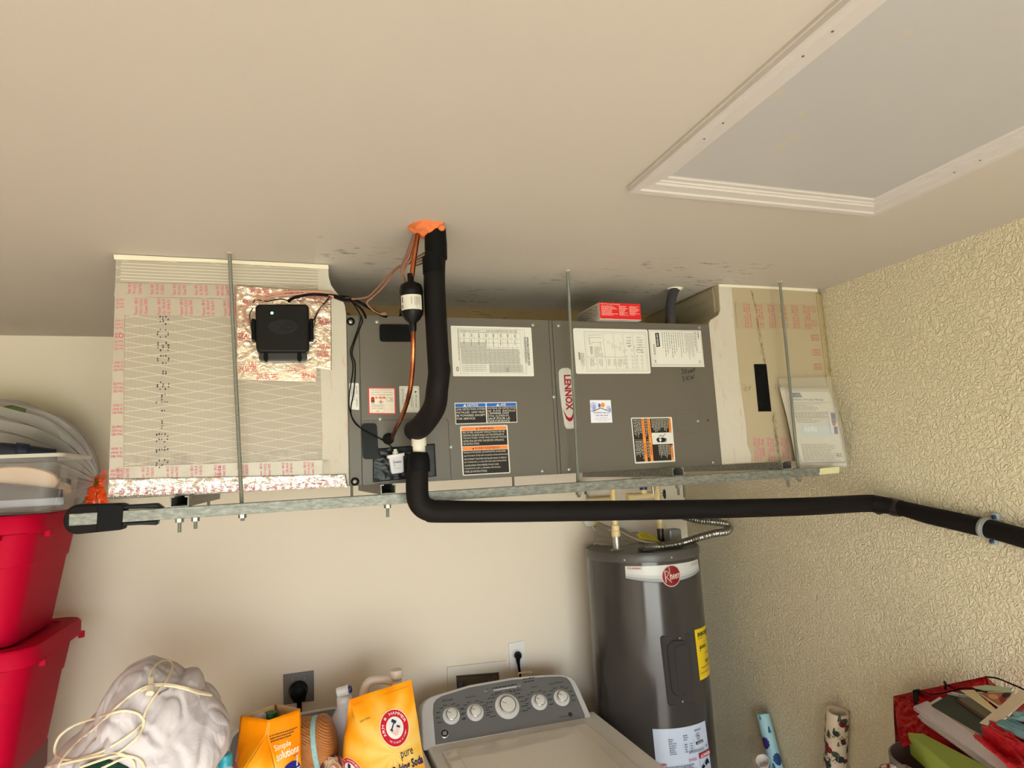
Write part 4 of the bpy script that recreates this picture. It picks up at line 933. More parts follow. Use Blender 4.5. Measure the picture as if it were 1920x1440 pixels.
MB().lathe([(.016, -.034), (.019, -.034), (.019, -.028), (.0165, -.028), (.0165, -.006), (.0195, -.006), (.0195, .019), (.017, .023), (.001, .0245)], n0 + V((0, 0, 0)), (0, 0, 1), 28).build('clean_out_cap', flat((212, 204, 188), .4, 0, .3), t, smooth=True, label='white plastic clean-out fitting')
MB().tube([P(786, 880, Y=YP) + V((0, .02, 0)), V((P(786, 880, Y=YP).x, YU, P(786, 880, Y=YP).z))], .014, 18).build('drain_stub', flat((30, 27, 26), .5), t, smooth=True)
# pipe clamp on the wall
q = Pw(1848, 990); dirp = (Pw(1860, 993) - Pw(1840, 988)).normalized()
t = thing('pipe_clamp', 'clear plastic pipe clamp holding the black drain pipe to the right wall', 'clamp', tuple(q))
MB().tube([q - dirp * .009, q + dirp * .009], [.0285, .0285], 28).build('strap', flat((130, 134, 130), .3, 0, .3), t, smooth=True, bevel=.002)
MB().tube([q - dirp * .0035, q + dirp * .0035], [.0297, .0297], 28).build('strap_rib', flat((140, 144, 140), .3, 0, .3), t, smooth=True, bevel=.002)
for px_ in ((1866, 969), (1862, 1015)):
    s_ = P(*px_, X=XR - .008)
    MB().box((XR - .012, s_.y - .010, s_.z - .011), (XR - .001, s_.y + .010, s_.z + .011)).build('ear', flat((150, 160, 160), .3), t, bevel=.003)
    MB().lathe([(.006, 0), (.006, .004), (.003, .006)], s_ + V((-.004, 0, 0)), (-1, 0, 0), 14).build('anchor_screw', flat((44, 56, 96), .4), t, smooth=True, label='dark blue screw')
# grey conduit from cabinet to ceiling
a = P(1258, 603, Z=UZ1); cc = P(1266, 541, Z=ZC)
a = V((P(1258, 600, Y=YU + .05).x, YU + .05, UZ1))
t = thing('electrical_conduit', 'short grey flexible conduit from the cabinet top to the ceiling, right of the red box', 'conduit', tuple(a))
MB().tube([a + V((0, 0, .02)), a + V((0, 0, .045)), P(1257, 573, Y=a.y + (cc.y - a.y) * .30), P(1260, 556, Y=a.y + (cc.y - a.y) * .65), cc + V((0, 0, .002))], .0165, 18, 8).build('hose', flat((60, 60, 62), .5, 0, .2), t, smooth=True)
MB().lathe([(.020, 0), (.021, .018), (.019, .034), (.017, .038)], a, (0, 0, 1), 20).build('gland', flat((58, 52, 50), .5), t, smooth=True)
MB().grid(lambda u, v: V((cc.x + (.030 - .012 * v + .006 * noise.noise(V((math.cos(2 * PI * u) * 2, math.sin(2 * PI * u) * 2, v)))) * math.cos(2 * PI * u), cc.y + (.024 - .008 * v) * math.sin(2 * PI * u), ZC - .008 * v)), 24, 3, True).build('torn_plaster', flat((226, 214, 188), .8, 0, .2, (60, .5)), t, smooth=True)
# wi-fi style control box ----------------------------------------------
t = thing('control_box', 'black control box with a green light and oval emblem on the foil duct', 'control box', tuple(P(528, 620, Y=YD - .02)))
YBX = YD - .055
c = quad([(478.5, 570), (579, 569.5), (580.5, 661), (480, 661)], Y=YBX); f = bil(c); dep = YD - .004 - YBX
MB().prism([f(u, v) for u, v in [(1 - .07 + .07 * math.cos(a), .075 + .075 * math.sin(a)) if 0 else q for q in [(.07, 0), (.93, 0), (.98, .02), (1, .07), (1, .88), (.985, .96), (.93, .995), (.07, .995), (.015, .96), (0, .88), (0, .07), (.02, .02)]]], (0, dep, 0)).build('case', flat((20, 17, 15), .45, 0, .15), t, bevel=.006, seg=3)
MB().prism([f(u, v, -.012) for u, v in ((.06, .9), (.94, .9), (.96, 1.11), (.90, 1.15), (.1, 1.15), (.04, 1.11))], (0, dep - .013, 0)).build('lower_tray', flat((50, 47, 48), .35, 0, .3), t, bevel=.003)
for u in (.17, .80): MB().prism([f(u + a, b_, -.008) for a, b_ in ((-.03, .99), (.04, .99), (.05, 1.10), (.035, 1.16), (-.025, 1.16), (-.04, 1.10))], (0, .02, 0)).build('latch', BLKM, t, bevel=.002)
for u in (-.045, 1.045): MB().prism([f(u + a, b_, -.010) for a, b_ in ((-.04, .28), (.04, .28), (.04, .72), (-.04, .72))], (0, .035, 0)).build('side_ear', BLKM, t, bevel=.003)
pts = [(.51 + .285 * math.cos(2 * PI * k / 36), .475 + .155 * math.sin(2 * PI * k / 36)) for k in range(36)]
MB().prism([f(u, v, .0004) for u, v in pts], f(0, 0, .0016) - f(0, 0, .0004)).build('emblem', flat((14, 12, 11), .2, 0, .3), t, label='oval raised emblem')
p = Print(f, .002); p.line((26, 23, 21), [(.62 + .07 * math.cos(k * .5), .475 + .055 * math.sin(k * .5)) for k in range(13)], .002); p.line((28, 25, 23), [(.42, .43), (.42, .53)], .002); p.line((28, 25, 23), [(.45, .45), (.45, .53)], .002); p.done(t, 'emblem_print')
n_ = NT('green_led'); n_.col(lin((60, 255, 140))); n_.b.inputs['Emission Color'].default_value = (.15, 1, .35, 1); n_.b.inputs['Emission Strength'].default_value = 5
MB().lathe([(.0035, 0), (.0035, .0012), (.001, .002)], f(.305, .19, .0004), (0, -1, 0), 14).build('status_light', n_.m, t, label='glowing green light')
# red carton on the cabinet ---------------------------------------------
t = thing('red_carton', 'flat red and white carton lying on top of the air handler', 'box', (1.0, 1.84, UZ1))
fb = P(1125, 598, Z=UZ1 + .002); YX = fb.y; fr = P(1202, 598, Y=YX + .006); tl = P(1119, 566, Y=YX)
ang = math.atan2(.0, 1); wv = V((fr.x - fb.x, .004, 0)); hv = V((0, 0, tl.z - fb.z)); dv = V((-.004, .165, 0))
o0 = V((fb.x, fb.y, UZ1 + .0012))
MB().add([o0, o0 + wv, o0 + wv + dv, o0 + dv, o0 + hv, o0 + wv + hv, o0 + wv + dv + hv, o0 + dv + hv], [(0, 3, 2, 1), (4, 5, 6, 7), (0, 1, 5, 4), (1, 2, 6, 5), (2, 3, 7, 6), (3, 0, 4, 7)]).build('carton', flat((180, 172, 160), .5), t, bevel=.0012)
f = bil([o0 + hv, o0 + wv + hv, o0 + wv + hv * .04, o0 + hv * .04]); p = Print(f, .0003)
RC = (206, 36, 40); WP = (240, 190, 180)
p.rect(RC, .005, .005, .995, .995)
p.text(WP, 'T6 Pro Thermostat/Termostato', .04, .05, .50, .13, 0, .02)
for (u, v, a, b_, n_) in ((.05, .18, .45, .8, 8), (.47, .16, .70, .78, 9), (.72, .16, .97, .75, 8)): p.scrib(WP, u, v, a, b_, n_, .4, 0, .5, .08)
p.done(t, 'red_face')
f = bil([o0 + hv + dv, o0 + hv, o0, o0 + dv]); p = Print(f, .0003); p.scrib((110, 98, 84), .08, .12, .92, .85, 12, .45, 90, .3, .2); p.done(t, 'side_print')
# document pouch --------------------------------------------------------
t = thing('document_pouch', 'clear plastic pouch of printed certificate papers standing on the rail by the right wall', 'pouch', tuple(P(1530, 870, Y=1.80)))
CORN = lambda Yt, Yb_, q: [P(*q[0], Y=Yt), P(*q[1], Y=Yt), P(*q[2], Y=Yb_), P(*q[3], Y=Yb_)]
def sheet(q, Yt, Yb_, mat, name, bow=.006, solid=.0008, label=None):
    f = bil(CORN(Yt, Yb_, q)); g = lambda u, v, off=0: f(u, v, off) + V((0, bow * math.sin(PI * u) * .6 - bow * math.sin(PI * v), 0))
    g.W, g.H = f.W, f.H
    MB().grid(g, 14, 18).build(name, mat, t, smooth=True, solid=solid, label=label); return g
for k in range(3): sheet([(1461 + k * 2.5, 726), (1553, 727), (1588, 874), (1494 + k * 3.2, 875)], 1.812 - k * .002, 1.806 - k * .006, flat((214 + 5 * k, 208 + 5 * k, 196 + 5 * k), .7), 'paper')
g = sheet([(1469, 727), (1554, 727.5), (1588, 873), (1503, 874)], 1.803, 1.787, flat((214, 208, 196), .7, 0, .2), 'certificate', label='certificate page facing out')
p = Print(g, .001, n=8); NB = (56, 78, 122); GP = (120, 116, 112)
p.frame(NB, .03, .045, .97, .965, .0009); p.poly(NB, [(.10, .065), (.33, .065), (.36, .125), (.10, .125)]); p.text((226, 226, 230), 'AHRI', .12, .08, .20, .11, 0, .03); p.text((170, 180, 205), 'CERTIFIED', .215, .088, .33, .105)
p.text((84, 98, 128), 'Certificate of Product Ratings', .08, .140, .80, .172, 0, .015); p.line(NB, [(.05, .19), (.95, .19)], .0008)
p.scrib(GP, .08, .20, .78, .30, 6, .32, 0, .5); p.scrib(GP, .08, .31, .90, .40, 5, .4, 0, .25); p.scrib(GP, .10, .40, .72, .455, 3, .3, 0, .5)
p.rect((196, 208, 214), .12, .465, .82, .63); p.text((226, 228, 222), 'AHRI', .20, .50, .50, .57, 0, .06); p.text((214, 220, 220), 'CERTIFIED', .53, .515, .80, .56)
p.scrib(GP, .07, .72, .92, .94, 15, .35, 0, .3); p.line(NB, [(.05, .955), (.95, .955)], .0014)
for k in range(6):
    for l in range(5):
        if (k * 7 + l * 5) % 3: p.rect((70, 68, 70), .80 + k * .018, .845 + l * .01, .814 + k * .018, .853 + l * .01)
p.done(t, 'certificate_print')
g2 = sheet([(1552, 772), (1565, 772), (1571, 815), (1558, 813)], 1.789, 1.785, flat((214, 210, 218), .6), 'photo_card', .002, label='small colour card at the right edge')
p = Print(g2, .001, n=4); p.rect((50, 62, 110), .35, .05, .98, .3); p.rect((96, 88, 140), .3, .3, .95, .5); p.rect((180, 60, 60), .35, .5, .8, .62); p.rect((60, 66, 120), .5, .65, .98, .98); p.done(t, 'card_print')
pc = plastic_clear((214, 206, 190), .20, .08)
sheet([(1459, 708), (1557, 706), (1592, 879), (1494, 878)], 1.797, 1.779, pc, 'sleeve', .006, .0006)
# ================================================================== WATER HEATER
HX, HY, HR = 1.422, 2.552, .242
HZ = P(1203, 1040, Y=HY - HR).z
def hc(th, z, off=0): return V((HX + (HR + off) * math.sin(th), HY - (HR + off) * math.cos(th), z))
def hit(x, y):
    d = ray(x, y); a = d.x ** 2 + d.y ** 2; b = -2 * (d.x * HX + d.y * HY); c_ = HX ** 2 + HY ** 2 - HR ** 2; D = b * b - 4 * a * c_
    t = (-b - math.sqrt(max(D, 0))) / (2 * a); p = CAM + d * t
    return math.atan2(p.x - HX, HY - p.y), p.z
def cyl(px):
    q = [hit(*p) for p in px]
    def f(u, v, off=0):
        th = (q[0][0] * (1 - u) + q[1][0] * u) * (1 - v) + (q[3][0] * (1 - u) + q[2][0] * u) * v
        z = (q[0][1] * (1 - u) + q[1][1] * u) * (1 - v) + (q[3][1] * (1 - u) + q[2][1] * u) * v
        return hc(th, z, off)
    f.W = abs(q[1][0] - q[0][0]) * HR; f.H = abs(q[3][1] - q[0][1]); return f
t = thing('water_heater', 'tall grey cylindrical water heater in the corner behind the washing machine', 'water heater', (HX, HY, 0))
MB().lathe([(HR - .02, 0), (HR, .02), (HR, HZ - .036)], (HX, HY, 0), seg=96).build('tank_jacket', M['heater'], t, smooth=True)
MB().lathe([(HR + .0015, 0), (HR + .0025, .004), (HR + .0025, .030), (HR - .001, .037), (HR - .010, .038), (HR - .014, .034), (.02, .040), (0, .040)], (HX, HY, HZ - .037), seg=96).build('top_cap', flat((78, 74, 70), .35, 0, .5, None, (6, .12)), t, smooth=True)
for x, y in ((1104, 1046), (1171, 1050), (1259, 1045), (1309.5, 1036)):
    th, z = hit(x, y); p0 = hc(th, z, .002); MB().lathe([(.0045, 0), (.0045, .0015), (.002, .003)], p0, (math.sin(th), -math.cos(th), 0), 10).build('screw', SCREW, t, smooth=True)
# brand band
f = cyl([(1172, 1061.5), (1307.7, 1048), (1311, 1072.3), (1173.7, 1087.8)])
def bandf(u, v, off=0): return f(u, v * (.86 + .34 * math.sin(PI * min(max(u, 0), 1))), off)
bandf.W, bandf.H = f.W, f.H
def shade(f, name, col, v0=0, v1=1, u0=0, u1=1, off=.0012, par=t, n=24, rough=.35):
    return MB().grid(lambda u, v: f(u0 + (u1 - u0) * u, v0 + (v1 - v0) * v, off), n, 2).build(name, flat(col, rough), par, smooth=True, flip=False)
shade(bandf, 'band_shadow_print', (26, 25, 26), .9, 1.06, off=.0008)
bo = shade(bandf, 'brand_band', (200, 198, 192)); bo['label'] = 'white and grey brand band'
p = Print(bandf, .0017, n=24)
p.rect((190, 188, 182), 0, .62, 1, .80); p.rect((158, 158, 158), 0, .80, 1, 1.0)
p.text((150, 30, 44), 'CLASSIC', .025, .09, .18, .22, 0, .03); p.text((150, 146, 140), 'PROFESSIONAL', .80, .16, .985, .33)
p.done(t, 'band_print')
f = cyl([(1240, 1061.5), (1273.5, 1058), (1275.5, 1097.5), (1241.5, 1100.5)])
def disc(col, r, off, name): 
    return MB().grid(lambda u, v: f(.5 + r * v * math.cos(2 * PI * u), .5 + r * v * math.sin(2 * PI * u), off), 32, 5, True).build(name, flat(col, .35), t, flip=False)
disc((206, 170, 160), .52, .0026, 'badge_rim'); o = disc((118, 14, 22), .48, .0030, 'round_badge'); o['label'] = 'round dark red brand badge'
p = Print(f, .0034, n=6); LC = (226, 196, 184)
p.line(LC, [(.15, .26), (.20, .80)], .0030); p.line(LC, [(.11, .25), (.22, .24), (.33, .32), (.31, .46), (.22, .54), (.50, .82)], .0020); p.line(LC, [(.37, .06), (.44, .69)], .0019)
for k, (ch, a, b2) in enumerate((('n', .43, .53), ('e', .555, .655), ('e', .675, .775), ('m', .79, .95))): p.text(LC, ch, a, .43 - .012 * k, b2, .68 - .014 * k, 0, .012)
p.done(t, 'badge_print')
# element access cover
f = cyl([(1236.9, 1192), (1292.3, 1185.6), (1303, 1316), (1252, 1323)])
def plate(name, us, vs, off, rnd_, th, par=t, mat=None, bev=.0015):
    pts = []
    (u0, u1), (v0, v1) = us, vs; ru = rnd_ / f.W; rv = rnd_ / f.H
    for cu, cv, a in ((u1 - ru, v0 + rv, -PI / 2), (u1 - ru, v1 - rv, 0), (u0 + ru, v1 - rv, PI / 2), (u0 + ru, v0 + rv, PI)):
        for k in range(9): pts.append((cu + ru * math.cos(a + PI / 2 * k / 8), cv + rv * math.sin(a + PI / 2 * k / 8)))
    n = len(pts); c_ = (sum(a for a, b in pts) / n, sum(b for a, b in pts) / n)
    vs_ = [f(u, v, off) for u, v in pts] + [f(c_[0] + (u - c_[0]) * .95, c_[1] + (v - c_[1]) * .97, off + th) for u, v in pts]
    return MB().add(vs_, [(i, (i + 1) % n, n + (i + 1) % n, n + i) for i in range(n)] + [tuple(range(n, 2 * n))]).build(name, mat or M['heater'], par, smooth=True)
ac = plate('access_cover', (0, 1), (0, 1), .0005, .012, .004); plate('pressed_oval', (.16, .86), (.08, .88), .004, .036, .005, ac); plate('pressed_oval', (.36, .84), (.14, .84), .0085, .03, .0035, ac)
for u, v in ((.60, .055), (.50, .955)):
    p0 = f(u, v, .0045); th = math.atan2(p0.x - HX, HY - p0.y); MB().lathe([(.004, 0), (.004, .0012), (.002, .002)], p0, (math.sin(th), -math.cos(th), 0), 10).build('screw', SCREW, ac, smooth=True)
# yellow energy label
f = cyl([(1301.5, 1181.2), (1324.6, 1169.2), (1334, 1259.5), (1312.2, 1275.9)])
o = shade(f, 'energy_label', (232, 198, 20), off=.0012); o['label'] = 'yellow energy guide label'
p = Print(f, .0015, n=6)
p.text(K, 'ENERGYGUIDE', .12, .075, .99, .155, 0, .05); p.scrib((90, 76, 20), .1, .17, .55, .21, 2, .4); p.poly(K, [(.66, .13), (.72, .13), (.72, .19), (.69, .215), (.66, .19)])
p.text((90, 76, 20), 'Estimated Cost', .40, .265, .88, .285); p.text(K, '$555', .14, .34, .58, .41, 0, .04); p.poly(K, [(.14, .42), (.20, .42), (.17, .455)])
for v in (.235, .475, .575, .80, .84, .915): p.line((120, 100, 20), [(.06, v), (.97, v)], .0007)
p.scrib((90, 76, 20), .45, .50, .82, .53, 1, .6); p.text(K, '4622', .38, .635, .70, .69, 0, .03); p.scrib((90, 76, 20), .42, .70, .75, .72, 1, .6); p.scrib((110, 80, 20), .12, .755, .8, .785, 1, .6, 0, .1); p.scrib((110, 80, 20), .05, .85, .95, .89, 2, .4, 0, .1)
p.done(t, 'energy_print')
# white rating label
f = cyl([(1223.3, 1366.6), (1321.2, 1350.8), (1340, 1495), (1239, 1520)])
o = shade(f, 'rating_label', (190, 198, 212), off=.0012); o['label'] = 'white rating and danger label'
p = Print(f, .0015, n=10); PB = (96, 100, 116)
for k in range(9): p.line(PB, [(.23, .115 + k * .026), (.66, .115 + k * .026)], .0006)
for u in (.46, .57, .66): p.line(PB, [(u, .19), (u + .004, .325)], .0005)
p.scrib(PB, .235, .12, .36, .325, 8, .45, 0, .5, .2); p.scrib(PB, .48, .09, .57, .17, 3, .5, 0, .3, .3); p.scrib(PB, .49, .20, .54, .32, 4, .5, 0, .2, .5); p.scrib(PB, .59, .20, .63, .32, 4, .5, 0, .2, .5)
p.text(K, 'UL', .74, .125, .79, .155, 0, .03)
a_ = [(.765 + .045 * math.cos(k * PI / 12), .14 + .036 * math.sin(k * PI / 12)) for k in range(25)]; p.line(K, a_, .0012)
p.text(PB, 'LISTED', .735, .185, .80, .198); p.poly(K, [(.70, .215), (.86, .21), (.865, .245), (.705, .25)]); p.text((226, 226, 230), 'AHRI CERTIFIED', .72, .219, .845, .242)
p.scrib(PB, .70, .055, .85, .085, 2, .5, 0, .1, .1)
for k in range(26): p.line(K, [(.55 + k * .0115, .30), (.552 + k * .0115, .335)], .0006 + .0008 * (k % 3 == 0))
p.line(K, [(.90, .31), (.93, .285)], .004)
p.rect((196, 74, 96), .02, .425, .16, .445); p.scrib((196, 90, 110), .52, .395, .68, .43, 2, .5, 0, .1, .1)
p.scrib(PB, .02, .455, .66, .53, 4, .5, 0, .2, .05); p.scrib((214, 140, 160), .02, .54, .66, .60, 3, .7, 0, .2, .05); p.scrib((150, 130, 160), .02, .62, .66, .72, 4, .6, 0, .2, .05); p.scrib((214, 140, 160), .02, .74, .66, .85, 5, .6, 0, .2, .05)
p.rect((168, 36, 52), .715, .36, .985, .42); p.poly(LC, [(.745, .412), (.77, .37), (.79, .412)]); p.text((232, 214, 218), 'DANGER', .80, .372, .97, .41, 0, .03)
p.frame((130, 120, 150), .715, .425, .985, .98, .0008)
p.line(K, [(.75, .55), (.80, .52)], .011); p.line(K, [(.83, .52), (.90, .47)], .012); p.line(K, [(.87, .49), (.92, .52)], .006)
p.poly((96, 24, 26), [(.84, .62), (.88, .575), (.90, .60), (.96, .63), (.95, .68), (.88, .69), (.83, .67)]); p.line(PB, [(.73, .64), (.83, .58)], .001); p.line(PB, [(.73, .67), (.84, .61)], .001)
p.done(t, 'rating_print')
# pipe nipples on top
def pipe(par, pts, r, mat, name, sm=0, seg=16): return MB().tube(pts, r, seg, sm).build(name, mat, par, smooth=True)
c1 = P(1157, 1031, Z=HZ); c2 = P(1240, 1014, Z=HZ)
c2 = V((c2.x, min(c2.y, HY + .19), HZ))
STEEL = flat((176, 172, 164), .35, .8, .5, (30, .4, .004))
MB().lathe([(.028, -.001), (.024, .004), (.016, .005), (.016, .055), (.0135, .056)], c1, seg=24).build('pipe_nipple', STEEL, t, smooth=True)
MB().lathe([(.028, -.001), (.024, .004), (.016, .005), (.016, .055), (.0135, .056)], c2, seg=24).build('pipe_nipple', flat((96, 88, 78), .4, .7), t, smooth=True)
def supply(c, ztop, lab_, elbow=None):
    q = thing('water_pipe', lab_, 'pipe', c + V((0, 0, .056)), 'cream plastic supply pipes')
    MB().lathe([(.0185, 0), (.0195, .006), (.0185, .022), (.0165, .024), (.0165, .045), (.0145, .047)], c + V((0, 0, .056)), seg=20).build('coupling', CPVC, q, smooth=True)
    pts = [c + V((0, 0, .09)), c + V((0, 0, .14)), V((c.x, c.y, ztop - .03))]
    if elbow: pts += [V((c.x, c.y, ztop)), V((c.x, c.y + .03, ztop + .012)), V((c.x, YB, ztop + .012))]
    else: pts += [V((c.x, c.y, ztop))]
    MB().tube(pts, .0118, 14, 4 if elbow else 0).build('pipe', flat((222, 196, 132), .4, 0, .5, None, (12, .06)), q, smooth=True); return q
sup1 = supply(c1, 1.95 - .105, 'cream supply pipe rising from the left nipple of the water heater', True)
# right supply with tee and valve
zt = P(1236, 905, Y=c2.y).z
sup2 = supply(c2, zt, 'cream supply pipe rising from the right nipple of the water heater, past a round-handled valve', True)
tz = P(1238, 927, Y=c2.y - .005).z; tc = V((c2.x, c2.y, tz)); tx = P(1178, 930, Y=c2.y).x
MB().tube([tc + V((0, 0, -.032)), tc + V((0, 0, .024))], .0165, 18).build('tee_fitting', CPVC, sup2, smooth=True)
MB().tube([tc, V((tx, c2.y, tz - .003))], .0155, 18).build('side_branch', CPVC, sup2, smooth=True)
MB().tube([V((tx - .006, c2.y, tz - .003)), V((tx + .022, c2.y, tz - .003))], .0185, 18).build('end_collar', CPVC, sup2, smooth=True)
bx = P(1207, 920, Y=c2.y).x
MB().lathe([(.0155, 0), (.0155, .018), (.0135, .02)], V((bx, c2.y, tz + .010)), seg=18).build('valve_stem', CPVC, sup2, smooth=True)
MB().lathe([(.0165, 0), (.0175, .004), (.0165, .020), (.010, .024)], V((bx - .001, c2.y, tz + .026)), seg=18).build('valve_cap', flat((30, 36, 92), .4), sup2, smooth=True, label='dark blue valve cap')
hx_ = P(1222, 912, Y=c2.y).x
MB().tube([V((hx_, c2.y - .01, tz)), V((hx_ - .004, c2.y - .012, tz + .05))], .006, 12).build('hose_nipple', STEEL, sup2, smooth=True)
vx = P(1244, 926, Y=c2.y - .02)
MB().tube([tc, V((vx.x + .004, c2.y - .012, tz))], .006, 10).build('valve_spindle', STEEL, sup2, smooth=True)
mb = MB(); wc = V((vx.x + .008, c2.y - .016, tz + .001))
dirw = V((.75, -.66, 0)).normalized()
for k in range(24):
    pass
uw = dirw.cross(V((0, 0, 1)))
ring = [wc + (uw * math.cos(2 * PI * k / 20) + V((0, 0, 1)) * math.sin(2 * PI * k / 20)) * .019 for k in range(21)]
mb.tube(ring, .0035, 8)
for k in range(4): mb.tube([wc, ring[k * 5]], .0028, 8)
mb.tube([wc - dirw * .004, wc + dirw * .004], .006, 10)
mb.build('hand_wheel', flat((52, 46, 42), .4, .5), sup2, smooth=True, label='round dark hand wheel')
# wall fitting with white elbow left of the heater
w0 = P(1120, 945, Y=YB - .03)
t2 = thing('wall_fitting', 'cream pipe fitting with white elbow on the back wall behind the black drain pipe', 'fitting', tuple(w0))
MB().box((P(1102, 940, Y=YB - .03).x, YB - .05, P(1120, 962, Y=YB).z), (P(1150, 936, Y=YB - .03).x, YB - .001, P(1120, 933, Y=YB - .03).z)).build('body', CPVC, t2, bevel=.008)
e0 = P(1107, 982, Y=YB - .045)
MB().tube([e0 + V((.018, 0, 0)), e0, e0 + V((-.014, 0, .006)), e0 + V((-.022, .0, .024)), e0 + V((-.022, .045, .03))], .0165, 16, 5).build('elbow', flat((226, 220, 208), .4), t2, smooth=True)
MB().tube([e0 + V((.014, 0, .001)), e0 + V((.044, 0, .001))], .0195, 16).build('collar', CPVC, t2, smooth=True)
# thin white drain tube over the tank top
q0 = P(1104, 987, Y=YB - .05)
tb = MB().tube([q0 + V((.012, -.018, 0)), P(1118, 994, Y=2.78), P(1145, 994, Y=2.72), P(1163, 997, Y=2.66), P(1183, 1007, Y=2.58), P(1205, 1015, Y=2.5), P(1230, 1018, Y=2.46)], .0042, 10, 6).build('drain_tube', flat((214, 200, 178), .4), None, smooth=True)
tag(tb, 'thin white plastic tube curving over the top of the water heater', 'tube')
# plastic bag with manual on the tank
mp = P(1170, 1002, Y=2.66)
def bagf(u, v):
    a = P(1120 + 95 * u - 8 * v, 1022 - 42 * (1 - v) * (1 - .55 * u) + 2 * u, Y=2.76 - .16 * v)
    return V((a.x, a.y, max(a.z, HZ + .002))) + V((0, 0, .012 * noise.noise(V((u * 7, v * 7, 3)))))
o = MB().grid(bagf, 26, 14).build('manual_bag', plastic_clear((196, 186, 168), .6, .2), None, smooth=True, solid=.001)
tag(o, 'crumpled clear plastic manual bag lying on the water heater', 'bag')
# yellow tag
f = bil([P(1193, 1001, Y=2.50), P(1212, 996, Y=2.52), P(1239, 1016, Y=2.47), P(1197, 1009, Y=2.47)])
o = MB().prism([f(u, v) for u, v in ((0, .1), (.5, -.05), (1, .3), (1.0, 1), (.5, .95), (.05, 1))], V((0, .001, -.0015))).build('yellow_tag', flat((206, 186, 40), .5), None); tag(o, 'yellow paper tag on top of the water heater', 'tag')
p = Print(f, .002); p.scrib((120, 104, 30), .2, .2, .9, .85, 5, .35); p.done(o)
# junction cover and flexible conduit
j0 = P(1262, 1016, Z=HZ)
j0 = V((j0.x, min(j0.y, HY + .12), HZ))
o = MB().box((j0.x - .030, j0.y - .028, HZ), (j0.x + .030, j0.y + .028, HZ + .058)).build('junction_box', flat((150, 152, 148), .45, .5), None, bevel=.006); tag(o, 'grey metal junction box on top of the water heater', 'junction box')
t3 = thing('flexible_conduit', 'ribbed silver flexible conduit looping from the water heater up behind the black pipe', 'conduit', tuple(P(1230, 1024, Y=2.40)))
s0 = P(1222, 1025.5, Y=2.40); pts = [s0, P(1245, 1024, Y=2.40), P(1275, 1019, Y=2.40), P(1310, 1008, Y=2.40), P(1340, 1000, Y=2.40), P(1362, 997, Y=2.42), P(1367, 990, Y=2.45), P(1358, 982, Y=2.48), P(1340, 979, Y=2.52), P(1310, 976, Y=2.58), P(1280, 968, Y=2.64), P(1262, 958, Y=2.70)]
# ribbed radius
base = []; n = len(pts)
for i in range(n - 1):
    p0 = pts[max(i - 1, 0)]; p1 = pts[i]; p2 = pts[i + 1]; p3 = pts[min(i + 2, n - 1)]
    for k in range(26):
        a = k / 26; base.append(.5 * ((2 * p1) + (p2 - p0) * a + (2 * p0 - 5 * p1 + 4 * p2 - p3) * a * a + (3 * p1 - p0 - 3 * p2 + p3) * a ** 3))
acc = 0; rad = []
for i, q in enumerate(base):
    if i: acc += (q - base[i - 1]).length
    rad.append(.0150 + .0022 * math.sin(acc / .0115 * 2 * PI))
MB().tube(base, rad, 14).build('ribbed_hose', M['flex'], t3, smooth=True)
MB().tube([s0 + V((-.030, 0, -.012)), s0 + V((.006, 0, 0)), s0 + V((.022, 0, .001))], .0155, 16).build('connector', STEEL, t3, smooth=True)
pr0 = MB().box((s0.x - .05, s0.y - .02, HZ), (s0.x + .0, s0.y + .03, HZ + .012)).build('mount_plate', flat((70, 66, 62), .5), t3, bevel=.003)

# ================================================================== WASHER AND DRYER
DZ = .945
PN0 = V((.8, 2.50, DZ)); PNn = V((0, -.74, .67)).normalized()
def Pc(x, y, off=0): return Ppl(x, y, PN0 + PNn * off, PNn)
def machine(name, label):
    t = thing(name, label, name.replace('_', ' '), (.818, 2.3, 0))
    MB().box((.448, 1.84, .01), (1.142, 2.70, .93)).build('body', WHITEM, t, bevel=.012)
    MB().box((.446, 1.83, .925), (1.145, 2.55, DZ)).build('top_deck', flat((230, 224, 216), .35), t, bevel=.008, seg=3)
    out = [(793, 1409), (790.5, 1335), (793, 1321), (800, 1311), (812, 1304.5), (880, 1284), (960, 1270), (1020, 1265), (1056, 1264.5), (1070, 1268.5), (1079, 1277), (1088, 1295), (1104, 1332), (1117, 1362)]
    o = [Pc(*p) for p in out]
    n = len(o); bk = [V((p.x, 2.67, p.z - (0 if p.z < DZ + .02 else .02))) for p in o]
    MB().add(o + bk, [tuple(range(n)), tuple(range(2 * n - 1, n - 1, -1))] + [((i + 1) % n, i, n + i, n + (i + 1) % n) for i in range(n)]).build('console', WHITEM, t, bevel=.007, seg=3, smooth=True)
    inn = [(816.5, 1396.5), (811.5, 1335), (812.5, 1320), (818, 1311.5), (828, 1305.5), (880, 1289.5), (960, 1275), (1020, 1269.5), (1052, 1268.5), (1062, 1271), (1069, 1278), (1079, 1300), (1096, 1340), (1096.5, 1346)]
    mt = flat((134, 132, 130), .38, .4, .3)
    pts = [Pc(*p, .0006) for p in inn]
    MB().prism(pts, PNn * .0012).build('control_panel', mt, t, label='brushed silver control panel')
    return t
wa = machine('washing_machine', 'white top-loading washing machine with a silver five-knob control panel, left of the water heater')
dr_ = dup(wa, None, (-.716, 0, 0), 'white dryer left of the washing machine, mostly hidden behind the orange bags')
dr_.name = 'dryer'; dr_['category'] = 'dryer'
